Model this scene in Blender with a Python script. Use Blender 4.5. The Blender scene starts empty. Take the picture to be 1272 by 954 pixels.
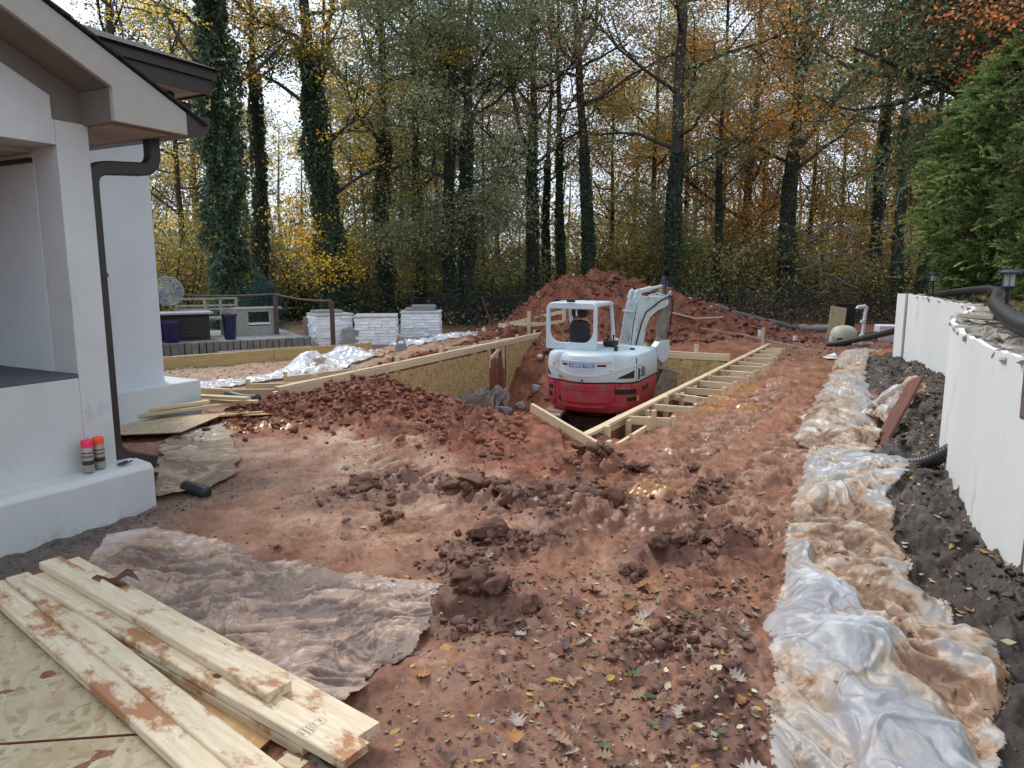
import bpy, math, random
import numpy as np
from mathutils import Vector, Matrix, Euler

# ------------------------------------------------------------------ camera, sky, sun, exposure
scene = bpy.context.scene
COL = scene.collection
cam_data = bpy.data.cameras.new("camera")
cam_data.sensor_width = 36.0
cam_data.lens = 36.0 * 900.0 / 1272.0
cam_data.clip_start = 0.05
cam_data.clip_end = 2000.0
camera = bpy.data.objects.new("camera", cam_data)
COL.objects.link(camera)
camera.location = (0, 0, 1.6)
camera.rotation_euler = (math.radians(90 - 9.0), 0, 0)
scene.camera = camera

SUN_ELEV, SUN_AZ = math.radians(52), math.radians(322)      # azimuth measured clockwise from +Y
world = bpy.data.worlds.new("World")
scene.world = world
world.use_nodes = True
wn = world.node_tree.nodes
bg = wn["Background"]
sky = wn.new("ShaderNodeTexSky")
sky.sky_type = 'NISHITA'
sky.sun_disc = False
sky.sun_elevation = SUN_ELEV
sky.sun_rotation = SUN_AZ
sky.air_density = 1.0
sky.dust_density = 5.0
sky.ozone_density = 1.0
# thin overcast: the clear sky is mixed towards an even pale cloud layer
cloud_tc = wn.new("ShaderNodeTexCoord")
cloud_noise = wn.new("ShaderNodeTexNoise")
cloud_noise.inputs["Scale"].default_value = 2.2
cloud_noise.inputs["Detail"].default_value = 6
cloud_map = wn.new("ShaderNodeMapRange")
cloud_map.inputs["From Min"].default_value = 0.3
cloud_map.inputs["From Max"].default_value = 0.7
cloud_map.inputs["To Min"].default_value = 0.55
cloud_map.inputs["To Max"].default_value = 0.9
cloud_mix = wn.new("ShaderNodeMixRGB")
cloud_mix.inputs["Color2"].default_value = (8.3, 9.7, 11.5, 1)
wl = world.node_tree.links
wl.new(cloud_tc.outputs["Generated"], cloud_noise.inputs["Vector"])
wl.new(cloud_noise.outputs["Fac"], cloud_map.inputs["Value"])
wl.new(cloud_map.outputs["Result"], cloud_mix.inputs["Fac"])
wl.new(sky.outputs["Color"], cloud_mix.inputs["Color1"])
wl.new(cloud_mix.outputs["Color"], bg.inputs["Color"])
bg.inputs["Strength"].default_value = 0.09

sun_data = bpy.data.lights.new("sun", 'SUN')
sun_data.energy = 1.3
sun_data.angle = math.radians(16)
sun_data.color = (1.0, 0.96, 0.9)
sun = bpy.data.objects.new("sun", sun_data)
COL.objects.link(sun)
sun_dir = Vector((math.sin(SUN_AZ) * math.cos(SUN_ELEV), math.cos(SUN_AZ) * math.cos(SUN_ELEV), math.sin(SUN_ELEV)))
sun.rotation_euler = sun_dir.to_track_quat('Z', 'Y').to_euler()
sun.location = (0, -5, 30)

scene.view_settings.view_transform = 'Standard'
scene.view_settings.look = 'None'
scene.view_settings.exposure = 0.65
scene.view_settings.gamma = 1.0
scene.render.engine = 'CYCLES'
scene.cycles.use_denoising = True
scene.cycles.max_bounces = 6
scene.cycles.diffuse_bounces = 3
scene.cycles.glossy_bounces = 2
scene.cycles.transmission_bounces = 3
scene.cycles.transparent_max_bounces = 6
scene.cycles.caustics_reflective = False
scene.cycles.caustics_refractive = False

# ------------------------------------------------------------------ noise (numpy)
RNG = np.random.default_rng(7)
PERM = RNG.permutation(4096)
GRX = np.cos(np.linspace(0, 2 * np.pi, 64, endpoint=False))
GRY = np.sin(np.linspace(0, 2 * np.pi, 64, endpoint=False))

def gnoise(x, y, seed=0):
    xi = np.floor(x).astype(np.int64); yi = np.floor(y).astype(np.int64)
    xf = x - xi; yf = y - yi
    u = xf * xf * xf * (xf * (xf * 6 - 15) + 10); v = yf * yf * yf * (yf * (yf * 6 - 15) + 10)
    def g(ix, iy, dx, dy):
        h = PERM[(PERM[(ix + seed * 131) & 4095] + iy) & 4095] & 63
        return GRX[h] * dx + GRY[h] * dy
    a = g(xi, yi, xf, yf); b = g(xi + 1, yi, xf - 1, yf)
    c = g(xi, yi + 1, xf, yf - 1); d = g(xi + 1, yi + 1, xf - 1, yf - 1)
    return 1.4 * ((a * (1 - u) + b * u) * (1 - v) + (c * (1 - u) + d * u) * v)

def fbm(x, y, oct=4, seed=0, gain=0.5):
    s = 0.0; a = 1.0
    for o in range(oct):
        s = s + a * gnoise(x * 2 ** o, y * 2 ** o, seed + o * 7); a *= gain
    return s

def ridged(x, y, oct=4, seed=0, gain=0.5):
    s = 0.0; a = 1.0
    for o in range(oct):
        s = s + a * (1 - np.abs(gnoise(x * 2 ** o, y * 2 ** o, seed + o * 5)) * 2); a *= gain
    return s

def worley(x, y, seed=0):
    xi = np.floor(x).astype(np.int64); yi = np.floor(y).astype(np.int64)
    f1 = np.full(x.shape, 9.0); f2 = np.full(x.shape, 9.0)
    for i in (-1, 0, 1):
        for j in (-1, 0, 1):
            h = PERM[(PERM[(xi + i + seed * 77) & 4095] + yi + j) & 4095]
            px = xi + i + (h & 63) / 63.0; py = yi + j + ((h >> 6) & 63) / 63.0
            d = np.sqrt((px - x) ** 2 + (py - y) ** 2)
            f2 = np.where(d < f1, f1, np.minimum(f2, d)); f1 = np.minimum(f1, d)
    return f1, f2

def sstep(a, b, x):
    t = np.clip((x - a) / (b - a), 0, 1)
    return t * t * (3 - 2 * t)

def seg_dist(x, y, pts):
    d = np.full(np.shape(x), 1e9)
    for (ax, ay), (bx, by) in zip(pts[:-1], pts[1:]):
        vx, vy = bx - ax, by - ay
        t = np.clip(((x - ax) * vx + (y - ay) * vy) / (vx * vx + vy * vy + 1e-9), 0, 1)
        d = np.minimum(d, np.hypot(x - ax - t * vx, y - ay - t * vy))
    return d

# ------------------------------------------------------------------ the lie of the land
PL0 = np.array((-2.95, 8.83)); UL = np.array((0.4143, 0.9101)); NL = np.array((0.9101, -0.4143))
PR0 = np.array((0.68, 6.5)); UR = np.array((0.4871, 0.8733)); NR = np.array((-0.8733, 0.4871))
PF0 = np.array((3.76, 12.6)); UF = np.array((-0.902, 0.431)); NF = np.array((-0.431, -0.902))
PIT_Z = -1.12
WALL = [(2.3, -4.0), (2.28, 1.2), (2.3, 2.6), (2.42, 3.35), (2.52, 3.75), (2.84, 4.5), (3.24, 5.3), (3.74, 6.0), (4.46, 7.0), (5.12, 8.15), (5.50, 9.2), (5.74, 10.2), (5.95, 11.2)]
WX = np.array([p[0] for p in WALL] + [6.6, 12.0, 30.0]); WY = np.array([p[1] for p in WALL] + [12.3, 18.0, 50.0])

def wall_x(y):
    return np.interp(y, WY, WX)

PILE = [(-3.0, 8.05), (-2.3, 8.15), (-1.7, 8.1), (-1.15, 7.7), (-0.6, 7.2), (0.0, 6.75), (0.45, 6.5)]
PILE_H = [0.06, 0.15, 0.31, 0.27, 0.18, 0.15, 0.10]

def gauss(x, y, cx, cy, rx, ry, rot=0.0):
    c, s = math.cos(rot), math.sin(rot)
    dx, dy = x - cx, y - cy
    return np.exp(-(((dx * c + dy * s) / rx) ** 2 + ((-dx * s + dy * c) / ry) ** 2))

def pit_masks(x, y):
    dl = (x - PL0[0]) * NL[0] + (y - PL0[1]) * NL[1]
    tl = (x - PL0[0]) * UL[0] + (y - PL0[1]) * UL[1]
    dr = (x - PR0[0]) * NR[0] + (y - PR0[1]) * NR[1]
    tr = (x - PR0[0]) * UR[0] + (y - PR0[1]) * UR[1]
    df = (x - PF0[0]) * NF[0] + (y - PF0[1]) * NF[1]
    nx, ny = 0.5402, 0.8415
    n = (x - PR0[0]) * nx + (y - PR0[1]) * ny
    return dl, tl, dr, tr, df, n

RIDGES = [  # churned clay: polyline, half width, height
    ([(-0.75, 5.1), (-0.35, 5.0), (0.0, 4.7), (0.25, 4.45)], 0.16, 0.13),
    ([(0.1, 5.1), (0.5, 4.9), (0.75, 4.75)], 0.2, 0.08),
    ([(-1.3, 4.7), (-1.05, 4.9), (-0.8, 5.2)], 0.18, 0.10),
    ([(-0.35, 3.95), (0.0, 3.98), (0.3, 3.95)], 0.10, 0.09),
    ([(-0.42, 3.55), (-0.2, 3.72), (0.0, 3.95)], 0.14, 0.07),
    ([(0.75, 3.75), (1.1, 3.85), (1.38, 4.15)], 0.12, 0.11),
    ([(1.15, 4.6), (1.35, 4.9), (1.55, 5.2)], 0.09, 0.06),
    ([(0.66, 2.05), (0.80, 2.6), (0.92, 3.1)], 0.09, 0.08),
    ([(0.45, 5.45), (0.62, 5.6), (0.75, 5.9)], 0.17, 0.16),
    ([(0.5, 2.75), (0.75, 2.95)], 0.07, 0.05),
    ([(-0.3, 2.98), (0.0, 3.0)], 0.07, 0.02),
]
SMALL = [(1.0, 5.5, 0.14, 0.07), (0.35, 4.05, 0.1, 0.06), (1.45, 5.55, 0.08, 0.04), (0.62, 3.6, 0.1, 0.05), (0.2, 2.75, 0.12, 0.04)]

def coarse(x, y):
    """height of the ground without its fine relief"""
    z = 0.035 * fbm(x * 0.5, y * 0.5, 3, 3)
    z = z - 0.2 * sstep(9.5, 14, y - 0.35 * x) * sstep(2.0, -3.5, x - 0.2 * y)
    z = z - 0.12 * sstep(16, 24, y)
    z = z + 0.8 * sstep(40, 120, y)
    dl, tl, dr, tr, df, n = pit_masks(x, y)
    # spoil mound behind the pool
    cx = np.interp(x, [-1.6, -0.5, 0.5, 1.3, 2.2, 2.9, 3.7, 4.6, 5.6, 6.6, 7.4], [0, 0.1, 0.9, 1.45, 1.62, 1.55, 1.2, 0.95, 0.6, 0.2, 0])
    yy = y + 0.25 * fbm(x * 0.8, y * 0.8, 2, 19)
    prof = sstep(15.4, 20.3, yy) * (1 - sstep(21.2, 25, yy))
    z = z + cx * prof * (1 + 0.10 * fbm(x * 1.1, y * 1.1, 3, 23))
    # heap along the near end of the pit
    hx = np.array([p[0] for p in PILE]); hy = np.array([p[1] for p in PILE])
    hh = np.interp(x, hx, PILE_H, left=0, right=0)
    hc = np.interp(x, hx, hy)
    wn_ = np.where(y < hc, np.interp(x, hx, [0.55, 0.75, 1.0, 1.15, 1.1, 0.8, 0.6]), 0.75)
    fall = sstep(-3.35, -2.7, x) * sstep(0.9, 0.2, x)
    z = z + hh * np.exp(-((y - hc) / wn_) ** 2) * fall * (1 + 0.35 * fbm(x * 1.6, y * 1.6, 3, 31))
    # the dig
    edge = 0.06 * fbm(x * 2.3, y * 2.3, 3, 41)
    floor = PIT_Z * sstep(0.1, 3.6, n) + 0.05 * fbm(x * 1.3, y * 1.3, 3, 43)
    far_rise = sstep(0.05, 1.9, -df)
    floor_far = PIT_Z * (1 - far_rise)
    inside = np.minimum(np.minimum(dl + edge * 0.2, dr + edge * 0.2), 9)
    steep = sstep(0.0, 0.06, inside)
    main = steep * sstep(-0.02, 0.06, df)
    bump_out = steep * sstep(0.06, -0.02, df) * sstep(0.0, 0.5, 2.0 - (dl + 0.3 * np.maximum(-df, 0)))
    pit = main * floor + bump_out * floor_far
    pit = np.where(n > 0, pit, 0)
    z = z + pit
    # narrow trench behind the left form and a ragged one behind the right form
    tren = sstep(-0.75 + edge, -0.62 + edge, dl) * sstep(-0.02, -0.10, dl) * sstep(0.6, 1.4, tl) * (1 - sstep(8.6, 9.2, tl))
    z = z + (0.24 + 0.08 * fbm(x * 1.7, y * 1.7, 3, 45)) * sstep(-0.60 + edge, -0.78 + 1.5 * edge, dl) * sstep(-2.9, -1.9, dl) * sstep(2.2, 4.2, tl) * (1 - sstep(8.4, 9.6, tl))
    z = z - 0.42 * tren
    trr = sstep(-0.34 + edge, -0.24 + edge, dr) * sstep(-0.01, -0.06, dr) * sstep(0.2, 0.7, tr) * (1 - sstep(7.6, 8.2, tr))
    z = z - 0.22 * trr
    # higher ground behind the retaining wall, black slope in front of it
    dw = wall_x(y) - x
    z = z + 1.08 * sstep(-0.08, -0.16, dw)
    z = z + (0.26 * sstep(1.0, 0.05, dw) * sstep(16, 11, y) + 0.0) * sstep(-0.2, -0.1, dw)
    z = z - 0.16 * gauss(x, y, 2.05, 3.3, 0.35, 0.9, -0.15)
    return z

def track_prints(x, y, dr, tr):
    """excavator track lanes: (lane mask, raised rib mask)"""
    L = np.zeros_like(x); Rb = np.zeros_like(x)
    wob = 0.2 * fbm(x * 2, y * 2, 2, 95); gate = sstep(-0.5, 0.15, fbm(x * 1.5, y * 1.5, 2, 97))
    for off, phase in ((-0.95, 0.0), (-2.35, 0.6), (-1.65, 0.3)):
        lane = sstep(0.24, 0.16, np.abs(dr - off + 0.10 * np.sin(tr * 0.5 + phase))) * sstep(-2.4, -1.6, tr) * (1 - sstep(5.5, 8.5, tr))
        rib = gate * sstep(0.3, 0.7, np.abs(((tr * 6.8 + phase + wob) % 1.0) * 2 - 1))
        Rb = np.where(lane > L, rib, Rb); L = np.maximum(L, lane)
    cr = np.hypot(x - 2.2, y - 8.2); ang = np.arctan2(y - 8.2, x - 2.2)
    for rr in (2.9, 4.05):
        lane = sstep(0.22, 0.14, np.abs(cr - rr)) * sstep(6.2, 5.4, y) * sstep(3.3, 3.9, y)
        rib = gate * sstep(0.3, 0.7, np.abs(((ang * rr * 6.8 + wob) % 1.0) * 2 - 1))
        Rb = np.where(lane > L, rib, Rb); L = np.maximum(L, lane)
    return L, Rb

def terrain(x, y, fine=True):
    x = np.asarray(x, float); y = np.asarray(y, float)
    wx = x + 0.05 * fbm(x * 3, y * 3, 2, 51); wy = y + 0.05 * fbm(x * 3, y * 3, 2, 53)
    z = coarse(x, y)
    near = 1 - sstep(14, 26, y)
    if not fine:
        return z
    z = z + near * (0.012 * fbm(wx * 3.5, wy * 3.5, 4, 61) + 0.005 * ridged(wx * 9, wy * 9, 3, 67))
    # trodden clay scales: small plateaus with broken edges
    sc = fbm(wx * 3.3, wy * 5.2, 4, 63); sc2 = fbm(wx * 8.5 + 3, wy * 12, 3, 65)
    scal = np.zeros_like(z)
    for lv in (-0.45, -0.2, 0.02, 0.25, 0.5): scal = scal + sstep(lv, lv + 0.05, sc)
    for lv in (-0.3, 0.0, 0.3): scal = scal + 0.5 * sstep(lv, lv + 0.08, sc2)
    z = z + near * 0.0085 * scal * (0.45 + 0.55 * sstep(-2.4, -0.6, x))
    for pts, w, h in RIDGES:
        d = seg_dist(wx, wy, pts)
        m = np.exp(-(d / w) ** 2)
        z = z + h * m * 0.62 * (0.8 + 0.55 * fbm(x * 5, y * 8, 4, 71)) + 0.02 * sstep(0.25, 0.7, m) * fbm(x * 14, y * 14, 3, 72)
    for cx, cy, r, h in SMALL:
        z = z + h * np.exp(-((wx - cx) ** 2 + ((wy - cy) * 1.2) ** 2) / r ** 2) * 0.7 * (0.8 + 0.5 * fbm(x * 11, y * 11, 3, 73))
    # the scooped hole in the foreground, undercut on its far side
    hd = ((wx + 0.08) / 0.27) ** 2 + ((wy - 3.1) / 0.14) ** 2
    jg = 0.5 * fbm(x * 7, y * 7, 3, 75)
    z = z - 0.06 * sstep(1.3, 0.5, hd + 1.6 * jg)
    z = z + 0.05 * np.exp(-((wx + 0.10) / 0.32) ** 2) * sstep(3.12, 3.2, wy + 0.1 * jg) * (1 - sstep(3.22, 3.5, wy)) * (0.9 + 0.6 * jg)
    # churned zones
    ch = np.clip(gauss(x, y, -0.2, 4.6, 1.5, 0.9) + gauss(x, y, 1.2, 4.2, 0.6, 1.4) + 0.8 * gauss(x, y, 0.9, 2.4, 0.6, 0.9), 0, 1)
    z = z + ch * (0.040 * fbm(wx * 4, wy * 6.5, 5, 81, 0.58) + 0.016 * (ridged(wx * 8, wy * 12, 3, 83) - 1))
    # heap and mound lumpiness
    hx = np.array([p[0] for p in PILE]); hy = np.array([p[1] for p in PILE])
    pm_ = np.exp(-((y - np.interp(x, hx, hy)) / 1.1) ** 2) * sstep(-3.4, -2.9, x) * sstep(1.2, 0.4, x)
    f1, f2 = worley(x * 6, y * 6, 5); g1, g2 = worley(x * 13, y * 13, 9)
    soft = sstep(0.1, -0.5, x)
    z = z + pm_ * ((0.03 * (0.5 - f1) + 0.085 * fbm(wx * 5.5, wy * 5.5, 5, 89, 0.62)) * (0.18 + 0.82 * soft) + 0.05 * fbm(x * 3, y * 3, 3, 91) * soft)
    mm = sstep(15.4, 17, y) * (1 - sstep(24, 26, y)) * sstep(-1.6, -0.6, x) * sstep(7.5, 6.5, x)
    f1, f2 = worley(x * 2.6, y * 2.6, 15); g1, g2 = worley(x * 5.5, y * 5.5, 19)
    z = z + mm * (0.10 * (0.5 - f1) + 0.17 * fbm(x * 2.4, y * 2.4, 5, 93, 0.6))
    # excavator tracks: two lanes of grouser prints beside the right form
    dl, tl, dr, tr, df, n = pit_masks(x, y)
    lane, rib = track_prints(x, y, dr, tr)
    z = z + lane * (-0.035 + 0.062 * rib)
    # black rubble slope
    dw = wall_x(y) - x
    bl = sstep(1.0, 0.75, dw) * sstep(-0.15, 0.0, dw)
    z = z + bl * (0.06 * fbm(x * 6, y * 6, 5, 99, 0.6))
    return z

def tz(x, y):
    return float(terrain(np.array([x]), np.array([y]))[0])

# ------------------------------------------------------------------ tagging helpers
def tag(o, label=None, cat=None, group=None, kind=None):
    if label: o["label"] = label
    if cat: o["category"] = cat
    if group: o["group"] = group
    if kind: o["kind"] = kind
    return o

def thing(name, label, cat, loc=(0, 0, 0), rot=(0, 0, 0), group=None):
    o = bpy.data.objects.new(name, None)
    o.empty_display_size = 0.1
    COL.objects.link(o)
    o.location = loc; o.rotation_euler = rot
    return tag(o, label, cat, group)

def own_matrix(o):
    m = Matrix.LocRotScale(Vector(o.location), o.rotation_euler, Vector(o.scale))
    if o.parent:
        return own_matrix(o.parent) @ o.matrix_parent_inverse @ m
    return m

def adopt(o, parent, keep_world=True):
    """keep_world: the child's own transform is already given in world space"""
    o.parent = parent
    if keep_world:
        o.matrix_parent_inverse = own_matrix(parent).inverted()
    return o

def copy_tree(o, parent=None):
    c = o.copy(); COL.objects.link(c)
    if parent is not None:
        c.parent = parent
    for ch in KIDS.get(o.name, []):
        copy_tree(ch, c)
    return c

KIDS = {}
def link(o, parent=None, keep_world=True):
    COL.objects.link(o)
    if parent is not None:
        adopt(o, parent, keep_world)
        KIDS.setdefault(parent.name, []).append(o)
    return o

# ------------------------------------------------------------------ mesh builder
class MB:
    def __init__(self):
        self.v = []; self.f = []; self.c = []; self.n = 0
    def add(self, verts, faces, col=None):
        b = self.n
        self.v.extend([tuple(p) for p in verts])
        self.f.extend([tuple(i + b for i in f) for f in faces])
        self.n += len(verts)
        if col is not None:
            self.c.extend([col] * len(verts))
        return self
    def box(self, c, s, rot=None):
        hx, hy, hz = s[0] / 2, s[1] / 2, s[2] / 2
        vs = [Vector((sx * hx, sy * hy, sz * hz)) for sx in (-1, 1) for sy in (-1, 1) for sz in (-1, 1)]
        if rot is not None:
            m = Euler(rot).to_matrix() if not isinstance(rot, Matrix) else rot
            vs = [m @ p for p in vs]
        vs = [p + Vector(c) for p in vs]
        return self.add(vs, [(0, 1, 3, 2), (4, 6, 7, 5), (0, 4, 5, 1), (2, 3, 7, 6), (0, 2, 6, 4), (1, 5, 7, 3)])
    def beam(self, p0, p1, w, t, up=(0, 0, 1)):
        p0, p1 = Vector(p0), Vector(p1)
        d = p1 - p0; L = d.length; x = d.normalized()
        u = Vector(up); y = u.cross(x)
        if y.length < 1e-4: y = Vector((1, 0, 0)).cross(x)
        y.normalize(); z = x.cross(y)
        m = Matrix((x, y, z)).transposed()
        return self.box((p0 + p1) / 2, (L, w, t), m)
    def tube(self, pts, r, n=8, cap=True, flat=None):
        pts = [Vector(p) for p in pts]
        rs = r if isinstance(r, (list, tuple)) else [r] * len(pts)
        b = self.n; vs = []; fs = []
        prev = None
        for i, p in enumerate(pts):
            t = (pts[min(i + 1, len(pts) - 1)] - pts[max(i - 1, 0)])
            if t.length < 1e-9: t = Vector((0, 0, 1))
            t.normalize()
            if prev is None:
                a = Vector((0, 0, 1)) if abs(t.z) < 0.9 else Vector((1, 0, 0))
                s = a.cross(t).normalized()
            else:
                s = prev - t * prev.dot(t)
                if s.length < 1e-6: s = Vector((1, 0, 0)).cross(t)
                s.normalize()
            prev = s; q = t.cross(s)
            for k in range(n):
                an = 2 * math.pi * k / n
                vs.append(p + s * (math.cos(an) * rs[i]) + q * (math.sin(an) * rs[i]))
        for i in range(len(pts) - 1):
            for k in range(n):
                k2 = (k + 1) % n
                fs.append((i * n + k, i * n + k2, (i + 1) * n + k2, (i + 1) * n + k))
        if cap:
            fs.append(tuple(range(n - 1, -1, -1))); fs.append(tuple((len(pts) - 1) * n + k for k in range(n)))
        return self.add(vs, fs)
    def lathe(self, prof, n=16, org=(0, 0, 0)):
        vs = []; fs = []
        for r, z in prof:
            for k in range(n):
                a = 2 * math.pi * k / n
                vs.append((org[0] + r * math.cos(a), org[1] + r * math.sin(a), org[2] + z))
        m = len(prof)
        for i in range(m - 1):
            for k in range(n):
                k2 = (k + 1) % n
                fs.append((i * n + k, i * n + k2, (i + 1) * n + k2, (i + 1) * n + k))
        fs.append(tuple(range(n - 1, -1, -1))); fs.append(tuple((m - 1) * n + k for k in range(n)))
        return self.add(vs, fs)
    def prism(self, poly, ext):
        """poly: list of 3D points (planar), ext: extrusion vector"""
        n = len(poly); e = Vector(ext)
        vs = [Vector(p) for p in poly] + [Vector(p) + e for p in poly]
        fs = [tuple(range(n - 1, -1, -1)), tuple(range(n, 2 * n))]
        for i in range(n):
            j = (i + 1) % n
            fs.append((i, j, n + j, n + i))
        return self.add(vs, fs)
    def loft(self, rings, cap=True):
        n = len(rings[0]); vs = [p for r in rings for p in r]; fs = []
        for i in range(len(rings) - 1):
            for k in range(n):
                k2 = (k + 1) % n
                fs.append((i * n + k, i * n + k2, (i + 1) * n + k2, (i + 1) * n + k))
        if cap:
            fs.append(tuple(range(n - 1, -1, -1))); fs.append(tuple((len(rings) - 1) * n + k for k in range(n)))
        return self.add(vs, fs)
    def mesh(self, name, smooth=False):
        me = bpy.data.meshes.new(name)
        me.from_pydata([tuple(p) for p in self.v], [], self.f)
        if self.c:
            at = me.color_attributes.new("Col", 'FLOAT_COLOR', 'POINT')
            at.data.foreach_set("color", np.array([(c[0], c[1], c[2], 1) for c in self.c], 'f').ravel())
        me.validate()
        if smooth:
            me.polygons.foreach_set("use_smooth", [True] * len(me.polygons))
        me.update()
        return me
    def build(self, name, material, parent=None, smooth=False, bevel=0, keep_world=True, angle=None):
        me = self.mesh(name, smooth)
        if bevel or angle:
            fix_normals(me)
        o = bpy.data.objects.new(name, me)
        me.materials.append(material)
        if bevel:
            bv = o.modifiers.new("bevel", 'BEVEL'); bv.width = bevel; bv.segments = 2; bv.limit_method = 'ANGLE'; bv.angle_limit = math.radians(40)
        if angle:
            set_smooth_angle(me, angle)
        return link(o, parent, keep_world)

def fix_normals(me):
    import bmesh
    bm = bmesh.new(); bm.from_mesh(me)
    bmesh.ops.recalc_face_normals(bm, faces=bm.faces)
    bm.to_mesh(me); bm.free()

def set_smooth_angle(me, angle):
    import bmesh
    bm = bmesh.new(); bm.from_mesh(me)
    for f in bm.faces: f.smooth = True
    for e in bm.edges:
        if len(e.link_faces) == 2 and e.calc_face_angle(0) > math.radians(angle): e.smooth = False
        elif len(e.link_faces) != 2: e.smooth = False
    bm.to_mesh(me); bm.free()

def np_mesh(name, verts, faces, cols=None, smooth=False, extra=None):
    """verts (n,3), faces (m,k) arrays"""
    me = bpy.data.meshes.new(name)
    nv = len(verts); nf = len(faces); k = faces.shape[1]
    me.vertices.add(nv); me.vertices.foreach_set("co", np.ascontiguousarray(verts, 'f').ravel())
    me.loops.add(nf * k); me.loops.foreach_set("vertex_index", np.ascontiguousarray(faces, 'i').ravel())
    me.polygons.add(nf)
    me.polygons.foreach_set("loop_start", np.arange(nf, dtype='i') * k)
    if smooth: me.polygons.foreach_set("use_smooth", np.ones(nf, bool))
    me.update(calc_edges=True)
    if cols is not None:
        at = me.color_attributes.new("Col", 'FLOAT_COLOR', 'POINT')
        cc = np.ones((nv, 4), 'f'); cc[:, :3] = cols
        at.data.foreach_set("color", cc.ravel())
    for nm, arr in (extra or {}).items():
        at = me.attributes.new(nm, 'FLOAT', 'POINT'); at.data.foreach_set("value", np.ascontiguousarray(arr, 'f'))
    return me

def np_obj(name, me, material, parent=None, keep_world=True):
    o = bpy.data.objects.new(name, me); me.materials.append(material)
    return link(o, parent, keep_world)

def grid_faces(nr, nc):
    i = np.arange(nr - 1)[:, None] * nc + np.arange(nc - 1)[None, :]
    return np.stack([i, i + 1, i + nc + 1, i + nc], -1).reshape(-1, 4)

# ------------------------------------------------------------------ materials
def new_mat(name):
    m = bpy.data.materials.new(name); m.use_nodes = True
    nt = m.node_tree
    return m, nt, nt.nodes["Principled BSDF"], nt.nodes, nt.links

def ramp(nodes, stops):
    r = nodes.new("ShaderNodeValToRGB")
    el = r.color_ramp.elements
    el[0].position, el[0].color = stops[0][0], (*stops[0][1], 1)
    el[1].position, el[1].color = stops[-1][0], (*stops[-1][1], 1)
    for p, c in stops[1:-1]:
        e = el.new(p); e.color = (*c, 1)
    return r

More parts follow.
